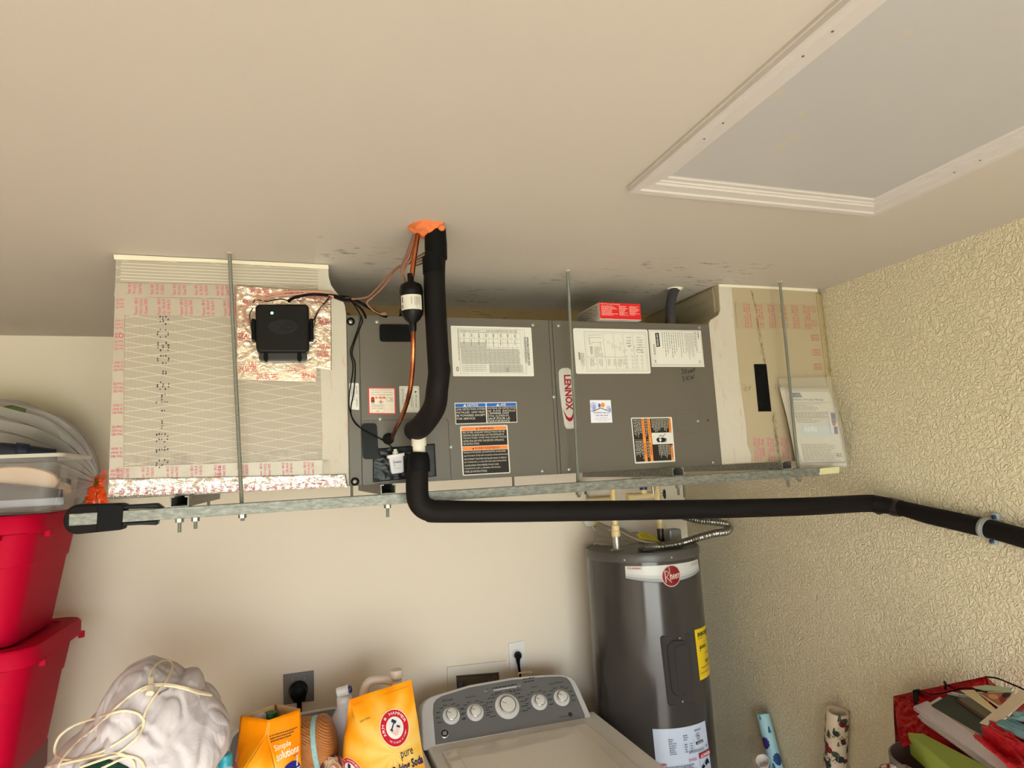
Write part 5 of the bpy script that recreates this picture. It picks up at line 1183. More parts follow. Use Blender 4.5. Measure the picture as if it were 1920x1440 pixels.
# lid
lidm = flat((224, 215, 202), .06, 0, .5)
def D(x, y): return P(x, y, Z=DZ + .004)
l0, l1 = D(826, 1411), D(1106, 1363)
MB().box((l0.x + .004, 1.86, DZ), (l1.x - .002, l0.y - .006, DZ + .012)).build('lid', lidm, wa, bevel=.006, seg=3)
MB().box((l0.x + .05, 1.90, DZ + .0115), (l1.x - .055, l0.y - .03, DZ + .0145)).build('lid_panel', lidm, wa, bevel=.0025)
# knobs
CHR = flat((198, 190, 178), .12, .9); KN = flat((222, 216, 206), .35)
def knob(cx, cy, r, R):
    c = Pc(cx, cy, .0018)
    k = MB().lathe([(R, 0), (R, .002), (R - .004, .0035), (r + .002, .0035), (r, .004), (r, .012), (r * .96, .0145)], c, PNn, 32).build('knob_skirt', flat((216, 212, 206), .3), wa, smooth=True)
    MB().lathe([(r * .97, .0125), (r * .97, .018), (r * .9, .019)], c, PNn, 32).build('chrome_ring', CHR, k, smooth=True)
    MB().lathe([(r * .86, .018), (r * .86, .0205), (r * .8, .0215), (0, .0215)], c, PNn, 32).build('knob_cap', KN, k, smooth=True)
    up = V((0, .67, .74)); d = (up * .5 - V((1, 0, 0)) * .86).normalized()
    MB().tube([c + PNn * .0218 + d * r * .2, c + PNn * .0218 + d * r * .82], .0009, 6).build('pointer', flat((60, 56, 52), .5), k)
    return c
UPV = (V((0, 0, 1)) - PNn * PNn.z).normalized()
pf = lambda c: (lambda u, v, off=0: c + V((1, 0, 0)) * u - UPV * v + PNn * off)
for cx, cy, r, R, tx in ((846, 1342, .0225, .033, 'Soil Level'), (891, 1336, .0225, .033, 'Temperature'), (951, 1324.5, .034, .049, ''), (1011, 1316, .0225, .033, 'Options'), (1053, 1308.5, .0225, .033, 'Deep Fill Rinse')):
    c = knob(cx, cy, r, R)
    f = pf(c); f.W = f.H = 1; p = Print(f, .0002)
    KP = (52, 50, 50)
    n_ = 7 if not tx else 5
    if tx: w_ = .0042 * len(tx); p.text(KP, tx, -w_ / 2 - .004, -R - .034, w_ / 2 - .004, -R - .024, 0, .01)
    for k in range(n_):
        for s_ in (-1, 1):
            a = (k + .4) * (PI * .72 / n_) * s_; rr2 = R + .010
            x = rr2 * math.sin(a); y = -rr2 * math.cos(a); l = .016 if tx else .028
            x0 = x if s_ > 0 else x - l
            p.scrib(KP, x0, y - .0022, x0 + l, y + .0022, 1, .8, 0, .1, .3)
    if not tx:
        for k in range(14):
            a0 = -2.7 + k * .385; col = (70, 130, 190) if 9 <= k <= 11 else KP
            p.line(col, [((R - .006) * math.sin(a0 + j * .1), -(R - .006) * math.cos(a0 + j * .1)) for j in range(4)], .004)
        p.off = .0042
    p.done(wa, 'dial_print')
p = Print(pf(Pc(951, 1290, .0018)), .0002); p.f.W = p.f.H = 1
for cx, cy in ((910.5, 1293), (973, 1283.5)):
    q = Pc(cx, cy, .002); MB().lathe([(.0095, 0), (.0095, .0015), (.008, .0022)], q, PNn, 24).build('button', flat((150, 150, 150), .3, .5), wa, smooth=True)
p.rect((206, 204, 200), -.058, -.002, .040, .003)
p.scrib((60, 58, 56), -.06, -.013, .045, -.004, 1, .5, 0, 0, .12); p.scrib((60, 58, 56), .075, -.03, .13, -.006, 2, .35, 0, .2, .2); p.scrib((60, 58, 56), .02, .010, .062, .020, 2, .5, 0, .2, .3)
p.done(wa, 'panel_print')
q = Pc(833.5, 1375.5, .002); MB().lathe([(.0165, 0), (.0165, .0015), (.0145, .003)], q, PNn, 28).build('maker_emblem', CHR, wa, smooth=True)
MB().lathe([(.0135, .0028), (.0135, .0036), (.012, .004)], q, PNn, 28).build('emblem_face', flat((40, 38, 38), .3), wa, smooth=True)
f = pf(q); f.W = f.H = 1; p = Print(f, .0045); p.text((206, 202, 194), 'GE', -.0075, -.006, .0075, .006, 0, .03); p.done(wa, 'emblem_print')
q = Pc(1067, 1341, .0018); f = pf(q); f.W = f.H = 1; p = Print(f, .0002); p.text((60, 58, 56), 'Stainless', -.042, -.004, -.006, .004); p.ell((56, 54, 54), .006, -.002, .009, .009); p.frame((120, 116, 112), .022, -.012, .038, .006, .0008); p.done(wa, 'panel_print')
# small items behind the washer console
q = P(985, 1266, Y=2.70); t5 = MB().tube([P(972, 1266, Y=2.72), P(973, 1262, Y=2.72), P(997, 1260, Y=2.72), P(998, 1266, Y=2.72)], .0035, 8).build('hose_clip', flat((196, 170, 120), .4), None, smooth=True); tag(t5, 'tan plastic hose clip poking up behind the washing machine console', 'clip')
# ================================================================== OUTLETS ON THE BACK WALL
def wq(px, off): return bil([P(x, y, Y=YB - off) for x, y in px])
t = thing('washer_outlet', 'white outlet plate with a small black plug above the washing machine', 'outlet', tuple(P(968, 1230, Y=YB)))
sticker(t, quad([(953, 1206), (982, 1200.5), (984.5, 1252), (955.5, 1257.5)], Y=YB - .0005), flat((228, 224, 218), .4), 'cover_plate', .004, .006)
c = P(968, 1226, Y=YB - .007); MB().lathe([(.020, 0), (.020, .0012)], c, (0, -1, 0), 24).build('socket_face', flat((204, 200, 196), .4), t)
c = P(970, 1228, Y=YB - .008); MB().lathe([(.016, 0), (.017, .012), (.013, .024), (.009, .03)], c, (0, -1, 0), 20).build('plug', BLK, t, smooth=True)
MB().tube([c + V((0, -.022, .002)), P(971.5, 1238, Y=YB - .035), P(973, 1250, Y=YB - .03), P(976, 1275, Y=YB - .02), P(978, 1310, Y=YB - .03)], [.012, .009, .0055, .0055, .0055], 12, 4).build('cord', BLKM, t, smooth=True)
t = thing('dryer_outlet', 'grey steel outlet plate with a big black plug above the dryer', 'outlet', tuple(P(560, 1290, Y=YB)))
sticker(t, quad([(530.6, 1264.6), (588.4, 1256.6), (589, 1313.9), (531.8, 1320.8)], Y=YB - .0005), flat((122, 120, 118), .35, .15, .4, (14, .2, .003)), 'cover_plate', .003, .004)
for x, y in ((547.5, 1274), (571, 1271.5)): MB().lathe([(.005, 0), (.004, .002)], P(x, y, Y=YB - .005), (0, -1, 0), 12).build('screw', SCREW, t, smooth=True)
c = P(559.5, 1294, Y=YB - .005); MB().lathe([(.037, 0), (.037, .006), (.034, .016), (.030, .05), (.022, .056), (.001, .057)], c, (0, -1, 0), 32).build('plug', BLK, t, smooth=True)
a = P(561, 1304, Y=YB - .035); MB().tube([a + V((0, 0, .02)), a, a + V((0, 0, -.02)), a + V((0, 0, -.03)), a + V((0, 0, -.2))], [.024, .026, .024, .0095, .0095], 14, 3).build('cord', BLKM, t, smooth=True)
t = thing('supply_box', 'white recessed washer supply box with two valve knobs in the back wall', 'supply box', tuple(P(893, 1265, Y=YB)))
f = wq([(838, 1250), (948, 1238), (950, 1300), (840, 1312)], .0004); nrm = V((0, -.008, 0))
o4 = [(0, 0), (1, 0), (1, 1), (0, 1)]; i4 = [(.14, .285), (.87, .325), (.88, .95), (.15, .9)]
mb = MB(); vs = [f(u, v) + nrm for u, v in o4] + [f(u, v) + nrm for u, v in i4] + [f(u, v) for u, v in o4] + [f(u, v) for u, v in i4]
mb.add(vs, [(i, (i + 1) % 4, 4 + (i + 1) % 4, 4 + i) for i in range(4)] + [(8 + i, 8 + (i + 1) % 4, (i + 1) % 4, i) for i in range(4)] + [(4 + i, 4 + (i + 1) % 4, 12 + (i + 1) % 4, 12 + i) for i in range(4)])
mb.build('frame', flat((224, 214, 196), .5, 0, .3, None, (30, .06)), t)
MB().add([f(u, v, .0008) for u, v in i4], [(0, 1, 2, 3)]).build('recess', flat((104, 96, 80), .6), t)
MB().add([f(*i4[0], .0012), f(*i4[1], .0012), f(.85, .42, .0012), f(.17, .38, .0012)], [(0, 1, 2, 3)]).build('recess_top_shade', flat((74, 70, 60), .6), t)  # dark strip paints the shade under the upper lip
for x, y in ((864, 1281.5), (917, 1276)): MB().lathe([(.013, 0), (.014, .016), (.010, .022), (.004, .024)], P(x, y, Y=YB - .002), (0, -1, 0), 16).build('valve_knob', flat((96, 88, 100), .35, .3), t, smooth=True)
# ================================================================== THINGS ON THE DRYER
def lerp(a, b, t): return a * (1 - t) + b * t
def pouch(name, par, T0, T1, FL, FR, BR, BL, bulge=.022, nu=18, nv=26, crease=.03, mat=None, T0b=None, T1b=None):
    T0, T1, FL, FR, BR, BL = map(V, (T0, T1, FL, FR, BR, BL)); T0b = V(T0b) if T0b is not None else T0; T1b = V(T1b) if T1b is not None else T1
    nrm = (T1 - T0).cross(FL - T0).normalized()
    if nrm.dot(CAM - T0) < 0: nrm = -nrm
    def front(u, v, off=0):
        vv = min(max(v, 0), 1); e = vv ** .75
        p = lerp(lerp(T0, FL, v), lerp(T1, FR, v), u)
        b = bulge * math.sin(PI * min(max(u, 0), 1)) ** .8 * math.sin(PI * min(vv * .85 + .02, 1)) 
        return p + nrm * (b + off + .004 * noise.noise(V((u * 3.1, v * 3.7, T0.x * 9))))
    front.W = (T1 - T0).length; front.H = (FL - T0).length
    def side(A, B, Tf, Tb, sgn, u, v, off=0):
        a = lerp(Tf, A, v); b = lerp(Tb, B, v); p = lerp(a, b, u); out = ((lerp(T0, FL, v) - lerp(T1, FR, v)).normalized()) * sgn
        k = math.sin(PI * u); return p + out * (k * (.030 * math.sin(PI * min(v * .8, 1)) - crease * max(0, .35 - v) * 2) + off)
    def left(u, v, off=0): return side(FL, BL, T0, T0b, 1, u, v, off)
    left.W = (BL - FL).length; left.H = (FL - T0).length
    mb = MB(); mb.grid(front, nu, nv); mb.grid(lambda u, v: lerp(lerp(T1b, BR, v), lerp(T0b, BL, v), u) - nrm * .5 * bulge * math.sin(PI * u) * math.sin(PI * v), nu, nv)
    mb.grid(lambda u, v: left(1 - u, v), 12, nv); mb.grid(lambda u, v: side(FR, BR, T1, T1b, -1, u, v), 12, nv)
    mb.add([FL, FR, BR, BL], [(0, 1, 2, 3)])
    o = mb.build(name, mat or M['orange'], par, smooth=True); return o, front, left
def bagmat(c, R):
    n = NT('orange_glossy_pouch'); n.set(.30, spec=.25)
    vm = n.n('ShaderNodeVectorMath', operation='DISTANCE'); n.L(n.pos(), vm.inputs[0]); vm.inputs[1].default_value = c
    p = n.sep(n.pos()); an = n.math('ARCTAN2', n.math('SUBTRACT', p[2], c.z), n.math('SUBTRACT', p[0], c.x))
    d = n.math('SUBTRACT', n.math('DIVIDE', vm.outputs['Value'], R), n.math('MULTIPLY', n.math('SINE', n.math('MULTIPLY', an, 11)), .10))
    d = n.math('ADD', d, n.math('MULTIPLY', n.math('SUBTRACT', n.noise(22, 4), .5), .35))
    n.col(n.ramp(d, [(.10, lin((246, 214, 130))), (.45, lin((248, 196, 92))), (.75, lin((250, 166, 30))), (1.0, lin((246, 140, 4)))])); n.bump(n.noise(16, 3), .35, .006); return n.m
LG = (200, 30, 50); NV = (36, 36, 92)
def logo(p, cu, cv, ru, rv, full=True, txt=True):
    p.ell((236, 220, 180), cu, cv, ru * 1.05, rv * 1.05, 40); p.ell(LG, cu, cv, ru, rv, 40); p.ell((240, 232, 226), cu, cv, ru * .62, rv * .62, 32)
    if txt:
        p.textarc((244, 236, 230), 'ARM & HAMMER', cu, cv, ru * .82, rv * .82, -1.95, 1.45, .20)
        p.textarc((244, 220, 214), 'THE STANDARD OF PURITY', cu, cv, ru * .80, rv * .80, 3.95, 1.95, .12, True)
    # flexed forearm with hammer
    SK = (240, 200, 186)
    p.line((44, 48, 74), [(cu - .26 * ru, cv + .06 * rv), (cu + .02 * ru, cv - .30 * rv)], .09 * ru * p.f.W)
    p.line((44, 48, 74), [(cu - .12 * ru, cv - .44 * rv), (cu + .16 * ru, cv - .26 * rv)], .20 * ru * p.f.W)
    p.line(SK, [(cu - .28 * ru, cv + .10 * rv), (cu - .02 * ru, cv + .40 * rv)], .20 * ru * p.f.W); p.line(SK, [(cu - .02 * ru, cv + .40 * rv), (cu + .24 * ru, cv + .02 * rv)], .24 * ru * p.f.W)
    p.line((70, 70, 96), [(cu - .34 * ru, cv + .02 * rv), (cu - .20 * ru, cv + .14 * rv)], .13 * ru * p.f.W)
    p.line((60, 62, 92), [(cu + .14 * ru, cv - .06 * rv), (cu + .36 * ru, cv + .06 * rv)], .12 * ru * p.f.W)
# closed bag -----------------------------------------------------------
t = thing('baking_soda_bag', 'tall closed orange baking soda bag with a red round emblem, next to the washing machine', 'bag', (.25, 2.15, DZ))
def dk(x, y, Y): q = P(x, y, Y=Y); return V((q.x, q.y, DZ + .001))
FLq = P(697, 1440, Y=2.10); Y_ = 2.06
T0, T1 = P(655, 1312, Y=2.24), P(771, 1274, Y=2.27)
def down(px, py, Y, T):  # foot on the deck below a point on the silhouette
    q = P(px, py, Y=Y); k = (DZ + .001 - T.z) / (q.z - T.z); return V((T.x + (q.x - T.x) * k, T.y + (q.y - T.y) * k, DZ + .001))
FL = down(692, 1440, 2.12, T0); FR = down(797, 1440, 2.17, T1); BL = down(641, 1440, 2.22, T0); BR = FR + (BL - FL)
BL = V((BL.x, BL.y + .06, BL.z)); BR = V((BR.x, BR.y + .06, BR.z))
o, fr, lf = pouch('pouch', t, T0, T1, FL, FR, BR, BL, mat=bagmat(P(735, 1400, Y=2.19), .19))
p = Print(fr, .0012, n=10)
logo(p, .565, .365, .245, .155)
p.text((40, 36, 60), 'pure', .56, .575, .80, .645, 0, .0); p.text(NV, 'Baking Soda', .36, .655, .98, .745, 0, .03)
p.text((60, 50, 70), '#1 Trusted Baking Soda Brand', .34, .775, .98, .80); p.ell((110, 130, 190), .75, .88, .12, .05); p.text((90, 60, 30), 'EASY OPEN', .06, .20, .22, .215)
p.line((210, 120, 10), [(.02, .055), (.98, .055)], .0012)
p.done(t, 'pouch_print')
lfm = lambda u, v, off=0: lf(1 - u, v, off)
lfm.W, lfm.H = lf.W, lf.H
p = Print(lfm, .0015, n=8); logo(p, .60, .60, .26, .10, txt=True); p.rect(NV, .36, .75, .90, .98); p.text((236, 232, 226), 'The Foundation', .42, .765, .84, .79); p.text((236, 232, 226), 'Pet', .46, .83, .78, .93, 0, .03); p.done(t, 'gusset_print')
# open bag -------------------------------------------------------------
t = thing('baking_soda_bag', 'open orange baking soda bag with jars inside, in front of the brown hat', 'bag', (0, 2.2, DZ))
tA, tC, tB, tK = P(452, 1342, Y=2.20), P(505, 1350, Y=2.13), P(563, 1329, Y=2.19), P(517, 1320, Y=2.31)
ap = P(500, 1378, Y=2.13)
qA, qL, qR, qB = P(440, 1440, Y=2.16), P(459, 1440, Y=2.085), P(516, 1440, Y=2.09), P(565.5, 1440, Y=2.15)
qL = qL + V((.012, 0, 0)) * 0
ft = lambda q: V((q.x, q.y + .004, DZ + .001))
bK = V((tK.x, 2.32, DZ + .001))
def edge(*q):
    z0, z1 = q[0].z, q[-1].z
    def e(v):
        z = z0 + (z1 - z0) * v
        for p0, p1 in zip(q, q[1:]):
            if z >= p1.z - 1e-9: return lerp(p0, p1, (z - p0.z) / (p1.z - p0.z) if abs(p1.z - p0.z) > 1e-9 else 1)
        return q[-1]
    return e
def strip(L, R, bul, seedx, v0=0):
    q0, q1, q2 = L(v0 + .01), R(v0 + .4), L(1)
    n_ = (R(.6) - L(.6)).cross(L(1) - L(.6)).normalized()
    if n_.dot(CAM - L(.6)) < 0: n_ = -n_
    def g(u, v, off=0):
        w_ = v0 + (1 - v0) * min(max(v, 0), 1); k = math.sin(PI * min(max(u, 0), 1))
        return lerp(L(w_), R(w_), u) + n_ * (bul * k * math.sin(PI * min(v * .9, 1)) + .005 * k * noise.noise(V((u * 3, v * 4, seedx))) + off)
    g.W = (R(.6) - L(.6)).length; g.H = (L(1) - L(v0)).length; return g
KE = (tC.z - ap.z) / (tC.z - DZ)
eL, eR = edge(tC, ap, qL, ft(qL)), edge(tC, ap, qR, ft(qR))
eA, eB, eK = edge(tA, qA, ft(qA)), edge(tB, qB, ft(qB)), edge(tK, bK)
gA = strip(eA, eL, .003, 1.1); gB = strip(eR, eB, .003, 2.2); gG = strip(eL, eR, .022, 3.3, KE)
mb = MB(); mb.grid(lambda u, v: gA(u, v), 14, 24); mb.grid(lambda u, v: gB(u, v), 14, 24); mb.grid(lambda u, v: gG(u, v), 14, 24)
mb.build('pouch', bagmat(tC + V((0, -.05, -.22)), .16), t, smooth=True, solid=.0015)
mb = MB(); mb.grid(strip(eA, eK, -.004, 4.4), 10, 14); mb.grid(strip(eK, eB, -.004, 5.5), 10, 14); mb.build('back_wall', flat((226, 190, 140), .5), t, smooth=True, solid=.0015, label='tan inside lining of the bag')
p = Print(gB, .0015, n=6)
for i in range(3): p.scrib((90, 70, 40), .05, .14 + i * .022, .92 - i * .13, .154 + i * .022, 1, .8, 0, .05, .05)
p.text((250, 240, 226), 'Simple', .10, .225, .62, .285, 0, .02); p.text((250, 240, 226), 'solutions', .10, .285, .88, .35, 0, .02)
p.ell((34, 40, 130), .56, .52, .40, .12, 30); p.ell((220, 110, 90), .20, .465, .11, .03); p.line((236, 214, 196), [(.80, .37), (.78, .46)], .006)
p.text((240, 236, 232), '100+ USES', .20, .475, .92, .525, 0, .03); p.text((240, 236, 232), '5 lb', .40, .55, .72, .59, 0, .03); p.text((90, 70, 40), 'MELTS', .66, .36, .80, .372)
p.done(t, 'pouch_print')
gAc = lambda u, v, off=0: gA(max(u, 0), v, off)
gAc.W, gAc.H = gA.W, gA.H
p = Print(gAc, .0015, n=6); logo(p, .22, .50, .62, .15); p.done(t, 'pouch_print')
p = Print(gG, .002, n=6); logo(p, .47, .51, .50, .145); p.done(t, 'gusset_print')
# jars in the open bag
for x, y, Y, r, cb, cl, lab_ in ((485, 1337, 2.24, .022, (196, 188, 196), (206, 200, 206), 'grey-lidded jar standing in the open orange bag'), (507, 1334, 2.27, .022, (190, 196, 190), (24, 104, 44), 'green-lidded jar standing in the open orange bag')):
    q = P(x, y, Y=Y); t = thing('small_jar', lab_, 'jar', (q.x, q.y, DZ))
    MB().lathe([(r, .002), (r, q.z - DZ - .035), (r * .85, q.z - DZ - .02)], (q.x, q.y, DZ), seg=24).build('jar', flat(cb, .25), t, smooth=True)
    MB().lathe([(r * .98, 0), (r * .98, .016), (r * .8, .022), (0, .023)], (q.x, q.y, q.z - .024), seg=24).build('lid', flat(cl, .4), t, smooth=True)
# straw hat --------------------------------------------------------------
t = thing('straw_hat', 'brown woven hat with a pale aqua band behind the open orange bag', 'hat', tuple(P(597, 1400, Y=2.30)))
ha = V((.95, -.16, .16)).normalized(); hc0 = P(597, 1398, Y=2.30)
def ribs(mb_, prof, amp, cnt):
    mb_.lathe(prof, hc0, ha, 96)
    for i, v in enumerate(mb_.v):
        d = v - hc0; h = d.dot(ha); rv = d - ha * h
        if rv.length > .01: a = math.atan2(rv.z, rv.y); mb_.v[i] = hc0 + ha * h + rv * (1 + amp * math.sin(a * cnt + h * 40))
    return mb_
ribs(MB(), [(.112, -.10), (.108, -.085), (.100, -.05), (.092, -.02), (.088, -.004)], .022, 22).build('brim', M['straw'], t, smooth=True)
MB().lathe([(.0885, -.006), (.0905, -.004), (.0905, .008), (.0885, .010)], hc0, ha, 64).build('band', flat((150, 188, 186), .5, 0, .4, (200, .3), (160, .35)), t, smooth=True, label='pale aqua band')
ribs(MB(), [(.087, .008), (.090, .022), (.086, .036), (.072, .048), (.045, .056), (.001, .059)], .006, 60).build('crown', M['straw'], t, smooth=True)
# white squirt bottle ------------------------------------------------------
q = P(646, 1330, Y=2.47)
t = thing('squirt_bottle', 'white squirt bottle with a dark blue tipped cap left of the closed orange bag', 'bottle', (q.x, q.y, DZ))
hz = q.z - DZ
MB().lathe([(.040, 0), (.044, .006), (.044, hz - .05), (.042, hz - .02), (.030, hz + .002), (.0245, hz + .012)], (q.x, q.y, DZ + .001), seg=36).build('bottle', flat((222, 218, 224), .35), t, smooth=True)
MB().lathe([(.0255, 0), (.0265, .004), (.0265, .010), (.0245, .011), (.0265, .014), (.0265, .028), (.023, .034), (.018, .036)], (q.x, q.y, DZ + hz + .010), seg=30).build('collar', flat((232, 228, 222), .35), t, smooth=True)
cp = V((q.x - .004, q.y, DZ + hz + .062)); ca = V((.95, -.1, .15)).normalized()
MB().lathe([(.001, -.024), (.014, -.022), (.016, -.016), (.016, .012), (.018, .013), (.018, .018), (.014, .02)], cp, ca, 24).build('cap', flat((236, 232, 226), .35), t, smooth=True)
MB().lathe([(.0125, .018), (.0125, .028), (.009, .031), (.001, .032)], cp, ca, 20).build('cap_tip', flat((36, 40, 110), .35), t, smooth=True, label='dark blue cap tip')
# milk jug -------------------------------------------------------------------
q = P(728, 1320, Y=2.40)
t = thing('plastic_jug', 'translucent white plastic jug with a loop handle behind the closed orange bag', 'jug', (q.x, q.y, DZ))
n_ = NT('milky_plastic'); n_.set(.35, spec=.5); n_.col(lin((230, 214, 196))); n_.b.inputs['Subsurface Weight'].default_value = .25; n_.b.inputs['Subsurface Radius'].default_value = (.03, .025, .02)
MILK = n_.m
sx0 = P(672, 1330, Y=2.40).x; sx1 = P(768, 1330, Y=2.40).x; zc = P(700, 1330, Y=2.40).z
MB().box((sx0, 2.345, DZ + .001), (sx1, 2.475, zc - .02)).build('jug_body', MILK, t, bevel=.03, seg=5, smooth=True)
nk = P(743, 1275, Y=2.40)
MB().lathe([(.055, 0), (.05, .02), (.03, .05), (.021, nk.z - zc + .02), (.020, nk.z - zc + .03)], (nk.x, 2.40, zc - .03), seg=28).build('shoulder', MILK, t, smooth=True)
MB().lathe([(.0235, 0), (.0235, .022), (.021, .026), (0, .0262)], (nk.x, 2.40, P(743, 1270, Y=2.40).z), seg=28).build('screw_cap', flat((232, 216, 196), .45), t, smooth=True)
MB().tube([P(676, 1332, Y=2.40), P(681, 1312, Y=2.40), P(685, 1290, Y=2.40), P(694, 1277.5, Y=2.40), P(712, 1274.5, Y=2.40), P(735, 1276, Y=2.40)], [.026, .018, .0155, .0145, .0145, .016], 18, 6).build('handle', MILK, t, smooth=True)
# little bottle with teal cap --------------------------------------------------
q = P(422.5, 1413, Y=2.06)
t = thing('small_bottle', 'clear plastic bottle with a teal cap beside the open orange bag', 'bottle', (q.x, q.y, DZ))
MB().lathe([(.030, 0), (.033, .01), (.033, q.z - DZ - .07), (.026, q.z - DZ - .05), (.0155, q.z - DZ - .034), (.0145, q.z - DZ - .02)], (q.x, q.y, DZ + .001), seg=30).build('bottle', plastic_clear((214, 214, 220), .55, .1), t, smooth=True)
mb = MB(); 
mb.lathe([(.0185, 0), (.0185, .010), (.0178, .011), (.0178, .013), (.0185, .014), (.0185, .026), (.016, .030), (0, .0302)], (q.x, q.y, q.z - .030), seg=40)
mb.build('cap', flat((28, 140, 156), .35), t, smooth=True, label='teal screw cap')
# printed plastic packet
q = P(622, 1432, Y=2.18)
def pk(u, v):
    a = 2 * PI * u; r = .062 * math.sin(PI * min(v * .5 + .02, .5)); h = .62 * (1 - v)
    return V((q.x + .006 + r * math.cos(a) * 1.0, q.y + .035 + r * .6 * math.sin(a), DZ + .002 + (q.z - DZ + .006) * math.cos(v * PI / 2) + .010 * noise.noise(V((a, v * 5, 1)))))
n_ = NT('printed_packet'); n_.set(.25); x = n_.noise(17, 1, .5, None, 2.5); n_.col(n_.ramp(x, [(.34, lin((40, 18, 48))), (.44, lin((96, 52, 60))), (.50, lin((168, 100, 62))), (.56, lin((196, 170, 140))), (.60, lin((104, 112, 66))), (.66, lin((52, 26, 50)))])); n_.bump(n_.noise(30, 2), .4, .005)
o = MB().grid(pk, 40, 14, True).build('snack_packet', n_.m, None, smooth=True); tag(o, 'multicoloured printed plastic packet between the hat and the closed orange bag', 'packet')

# ================================================================== QUILT BUNDLE, LEFT
st = MB().box((-.66, 1.80, .86), (-.26, 2.32, .90)); 
for x in (-.63, -.29):
    for y in (1.83, 2.29): st.box((x - .02, y - .02, 0), (x + .02, y + .02, .86))
struct(st.build('unseen_support_1', flat((190, 180, 165), .6)), 'plain stand under the quilt bundle, below the frame')  # unseen support that the quilt bundle rests on
qc = P(268, 1372, Y=2.03); R0 = V((.275, .23, .30))
t = thing('quilt_bundle', 'white quilted comforter heaped in a bundle beside the red totes', 'quilt', (qc.x, qc.y, .90))
bm = bmesh.new(); bmesh.ops.create_icosphere(bm, subdivisions=6, radius=1)
sil = [(80, 1440), (98, 1424), (150, 1372), (185, 1335), (205, 1290), (240, 1252), (283, 1231), (310, 1240), (345, 1262), (352, 1257), (370, 1258), (385, 1285), (415, 1320), (434, 1355), (430, 1400), (402, 1440)]
sp = [P(x, y, Y=qc.y) for x, y in sil]
sa = sorted((math.atan2(p.z - qc.z, p.x - qc.x), math.hypot(p.z - qc.z, p.x - qc.x)) for p in sp)
def srad(a):
    if a < sa[0][0] or a > sa[-1][0]:
        a0, r0 = sa[-1]; a1, r1 = sa[0][0] + 2 * PI, sa[0][1]
        if a < sa[0][0]: a += 2 * PI
        k = (a - a0) / (a1 - a0); return r0 + (r1 - r0) * k
    for (a0, r0), (a1, r1) in zip(sa, sa[1:]):
        if a0 <= a <= a1: k = (a - a0) / max(a1 - a0, 1e-6); return r0 + (r1 - r0) * k
    return .25
for v in bm.verts:
    d = v.co.copy(); a = math.atan2(d.z, d.x); r = srad(a); l = math.hypot(d.x, d.z)
    f1 = noise.noise(d * 2.1 + V((3, 1, 0))); f2 = noise.noise(V((d.x * 6, d.y * 3, d.z * 6)) + V((7, 0, 2))); f3 = abs(noise.noise(V((d.x * 3.2 + d.z * 2, d.y * 3, d.z * 2.2)) + V((1, 9, 0))))
    k = 1 - l * l * .8
    cre = (.020 * f1 + .004 * f2 - .012 * (1 - min(f3 * 4, 1))) * (k + .15)
    v.co = V((qc.x + d.x / max(l, 1e-4) * r * l ** .9, qc.y + d.y * .20, qc.z + d.z / max(l, 1e-4) * r * l ** .9)) + d * cre
    v.co.z = max(v.co.z, .901)
me = bpy.data.meshes.new('comforter'); bm.to_mesh(me); bm.free(); me.polygons.foreach_set('use_smooth', [True] * len(me.polygons)); me.materials.append(M['quilt'])
qo = bpy.data.objects.new('comforter', me); C.objects.link(qo); qo.parent = t; me.transform(Matrix.Translation(-t.location))
dgp = bpy.data.meshes['comforter']
bvh = BVHTree.FromPolygons([v.co + t.location for v in dgp.vertices], [tuple(p.vertices) for p in dgp.polygons])
def onq(x, y, off, Yd=2.0):
    d = ray(x, y).normalized(); h = bvh.ray_cast(CAM, d)
    return (h[0] - d * off) if h[0] is not None else P(x, y, Y=Yd)
t = thing('extension_lead', 'long loose cream extension cord looped over the white quilt bundle', 'cord', tuple(onq(280, 1290, .005)))
CRD = flat((226, 208, 176), .45)
def cz(pts): return [(x / 4, 1140 + y / 4) for x, y in pts]
cords = [cz([(1125, 640), (1122, 560), (1122, 510), (1150, 450), (1190, 410), (1240, 393), (1280, 405), (1295, 440), (1270, 500), (1225, 575), (1165, 655), (1110, 740), (1078, 820), (1070, 900), (1020, 980), (940, 1050), (880, 1090)]),
         cz([(1575, 648), (1500, 630), (1400, 600), (1280, 575), (1160, 572), (1050, 610), (960, 670), (880, 740), (790, 830), (690, 920), (600, 990), (520, 1070), (460, 1150), (435, 1200)]),
         cz([(1585, 655), (1490, 638), (1400, 610), (1280, 585), (1160, 582), (1060, 620)]),
         cz([(1075, 880), (1078, 840), (1030, 790), (940, 770), (850, 785), (760, 815), (640, 850), (540, 890), (450, 960), (412, 1040), (420, 1100), (480, 1135), (560, 1140), (640, 1120), (760, 1080), (900, 1000), (1000, 930), (1062, 870)]),
         cz([(360, 1195), (480, 1165), (600, 1140), (740, 1110), (880, 1090), (960, 1120), (1000, 1160), (1010, 1205)]), cz([(600, 1195), (700, 1160), (820, 1120), (900, 1105), (1000, 1118), (1060, 1150), (1085, 1200)]), cz([(760, 1205), (850, 1160), (920, 1130), (1000, 1120)])]
for pts in cords: MB().tube([onq(x, y, .006) for x, y in pts], .0032, 8, 5).build('cord', CRD, t, smooth=True)
a, b_ = onq(281, 1301, .008), onq(284, 1272, .008)
MB().tube([a, lerp(a, b_, .45), lerp(a, b_, .5), b_], [.0105, .0095, .0070, .0065], 8).build('socket_end', flat((214, 200, 176), .4), t, bevel=.001, label='ribbed cream socket end of the cord')
sp_ = [onq(x, y, .004) for x, y in ((297, 1303), (312, 1292), (316, 1292), (300, 1299), (294, 1298))]
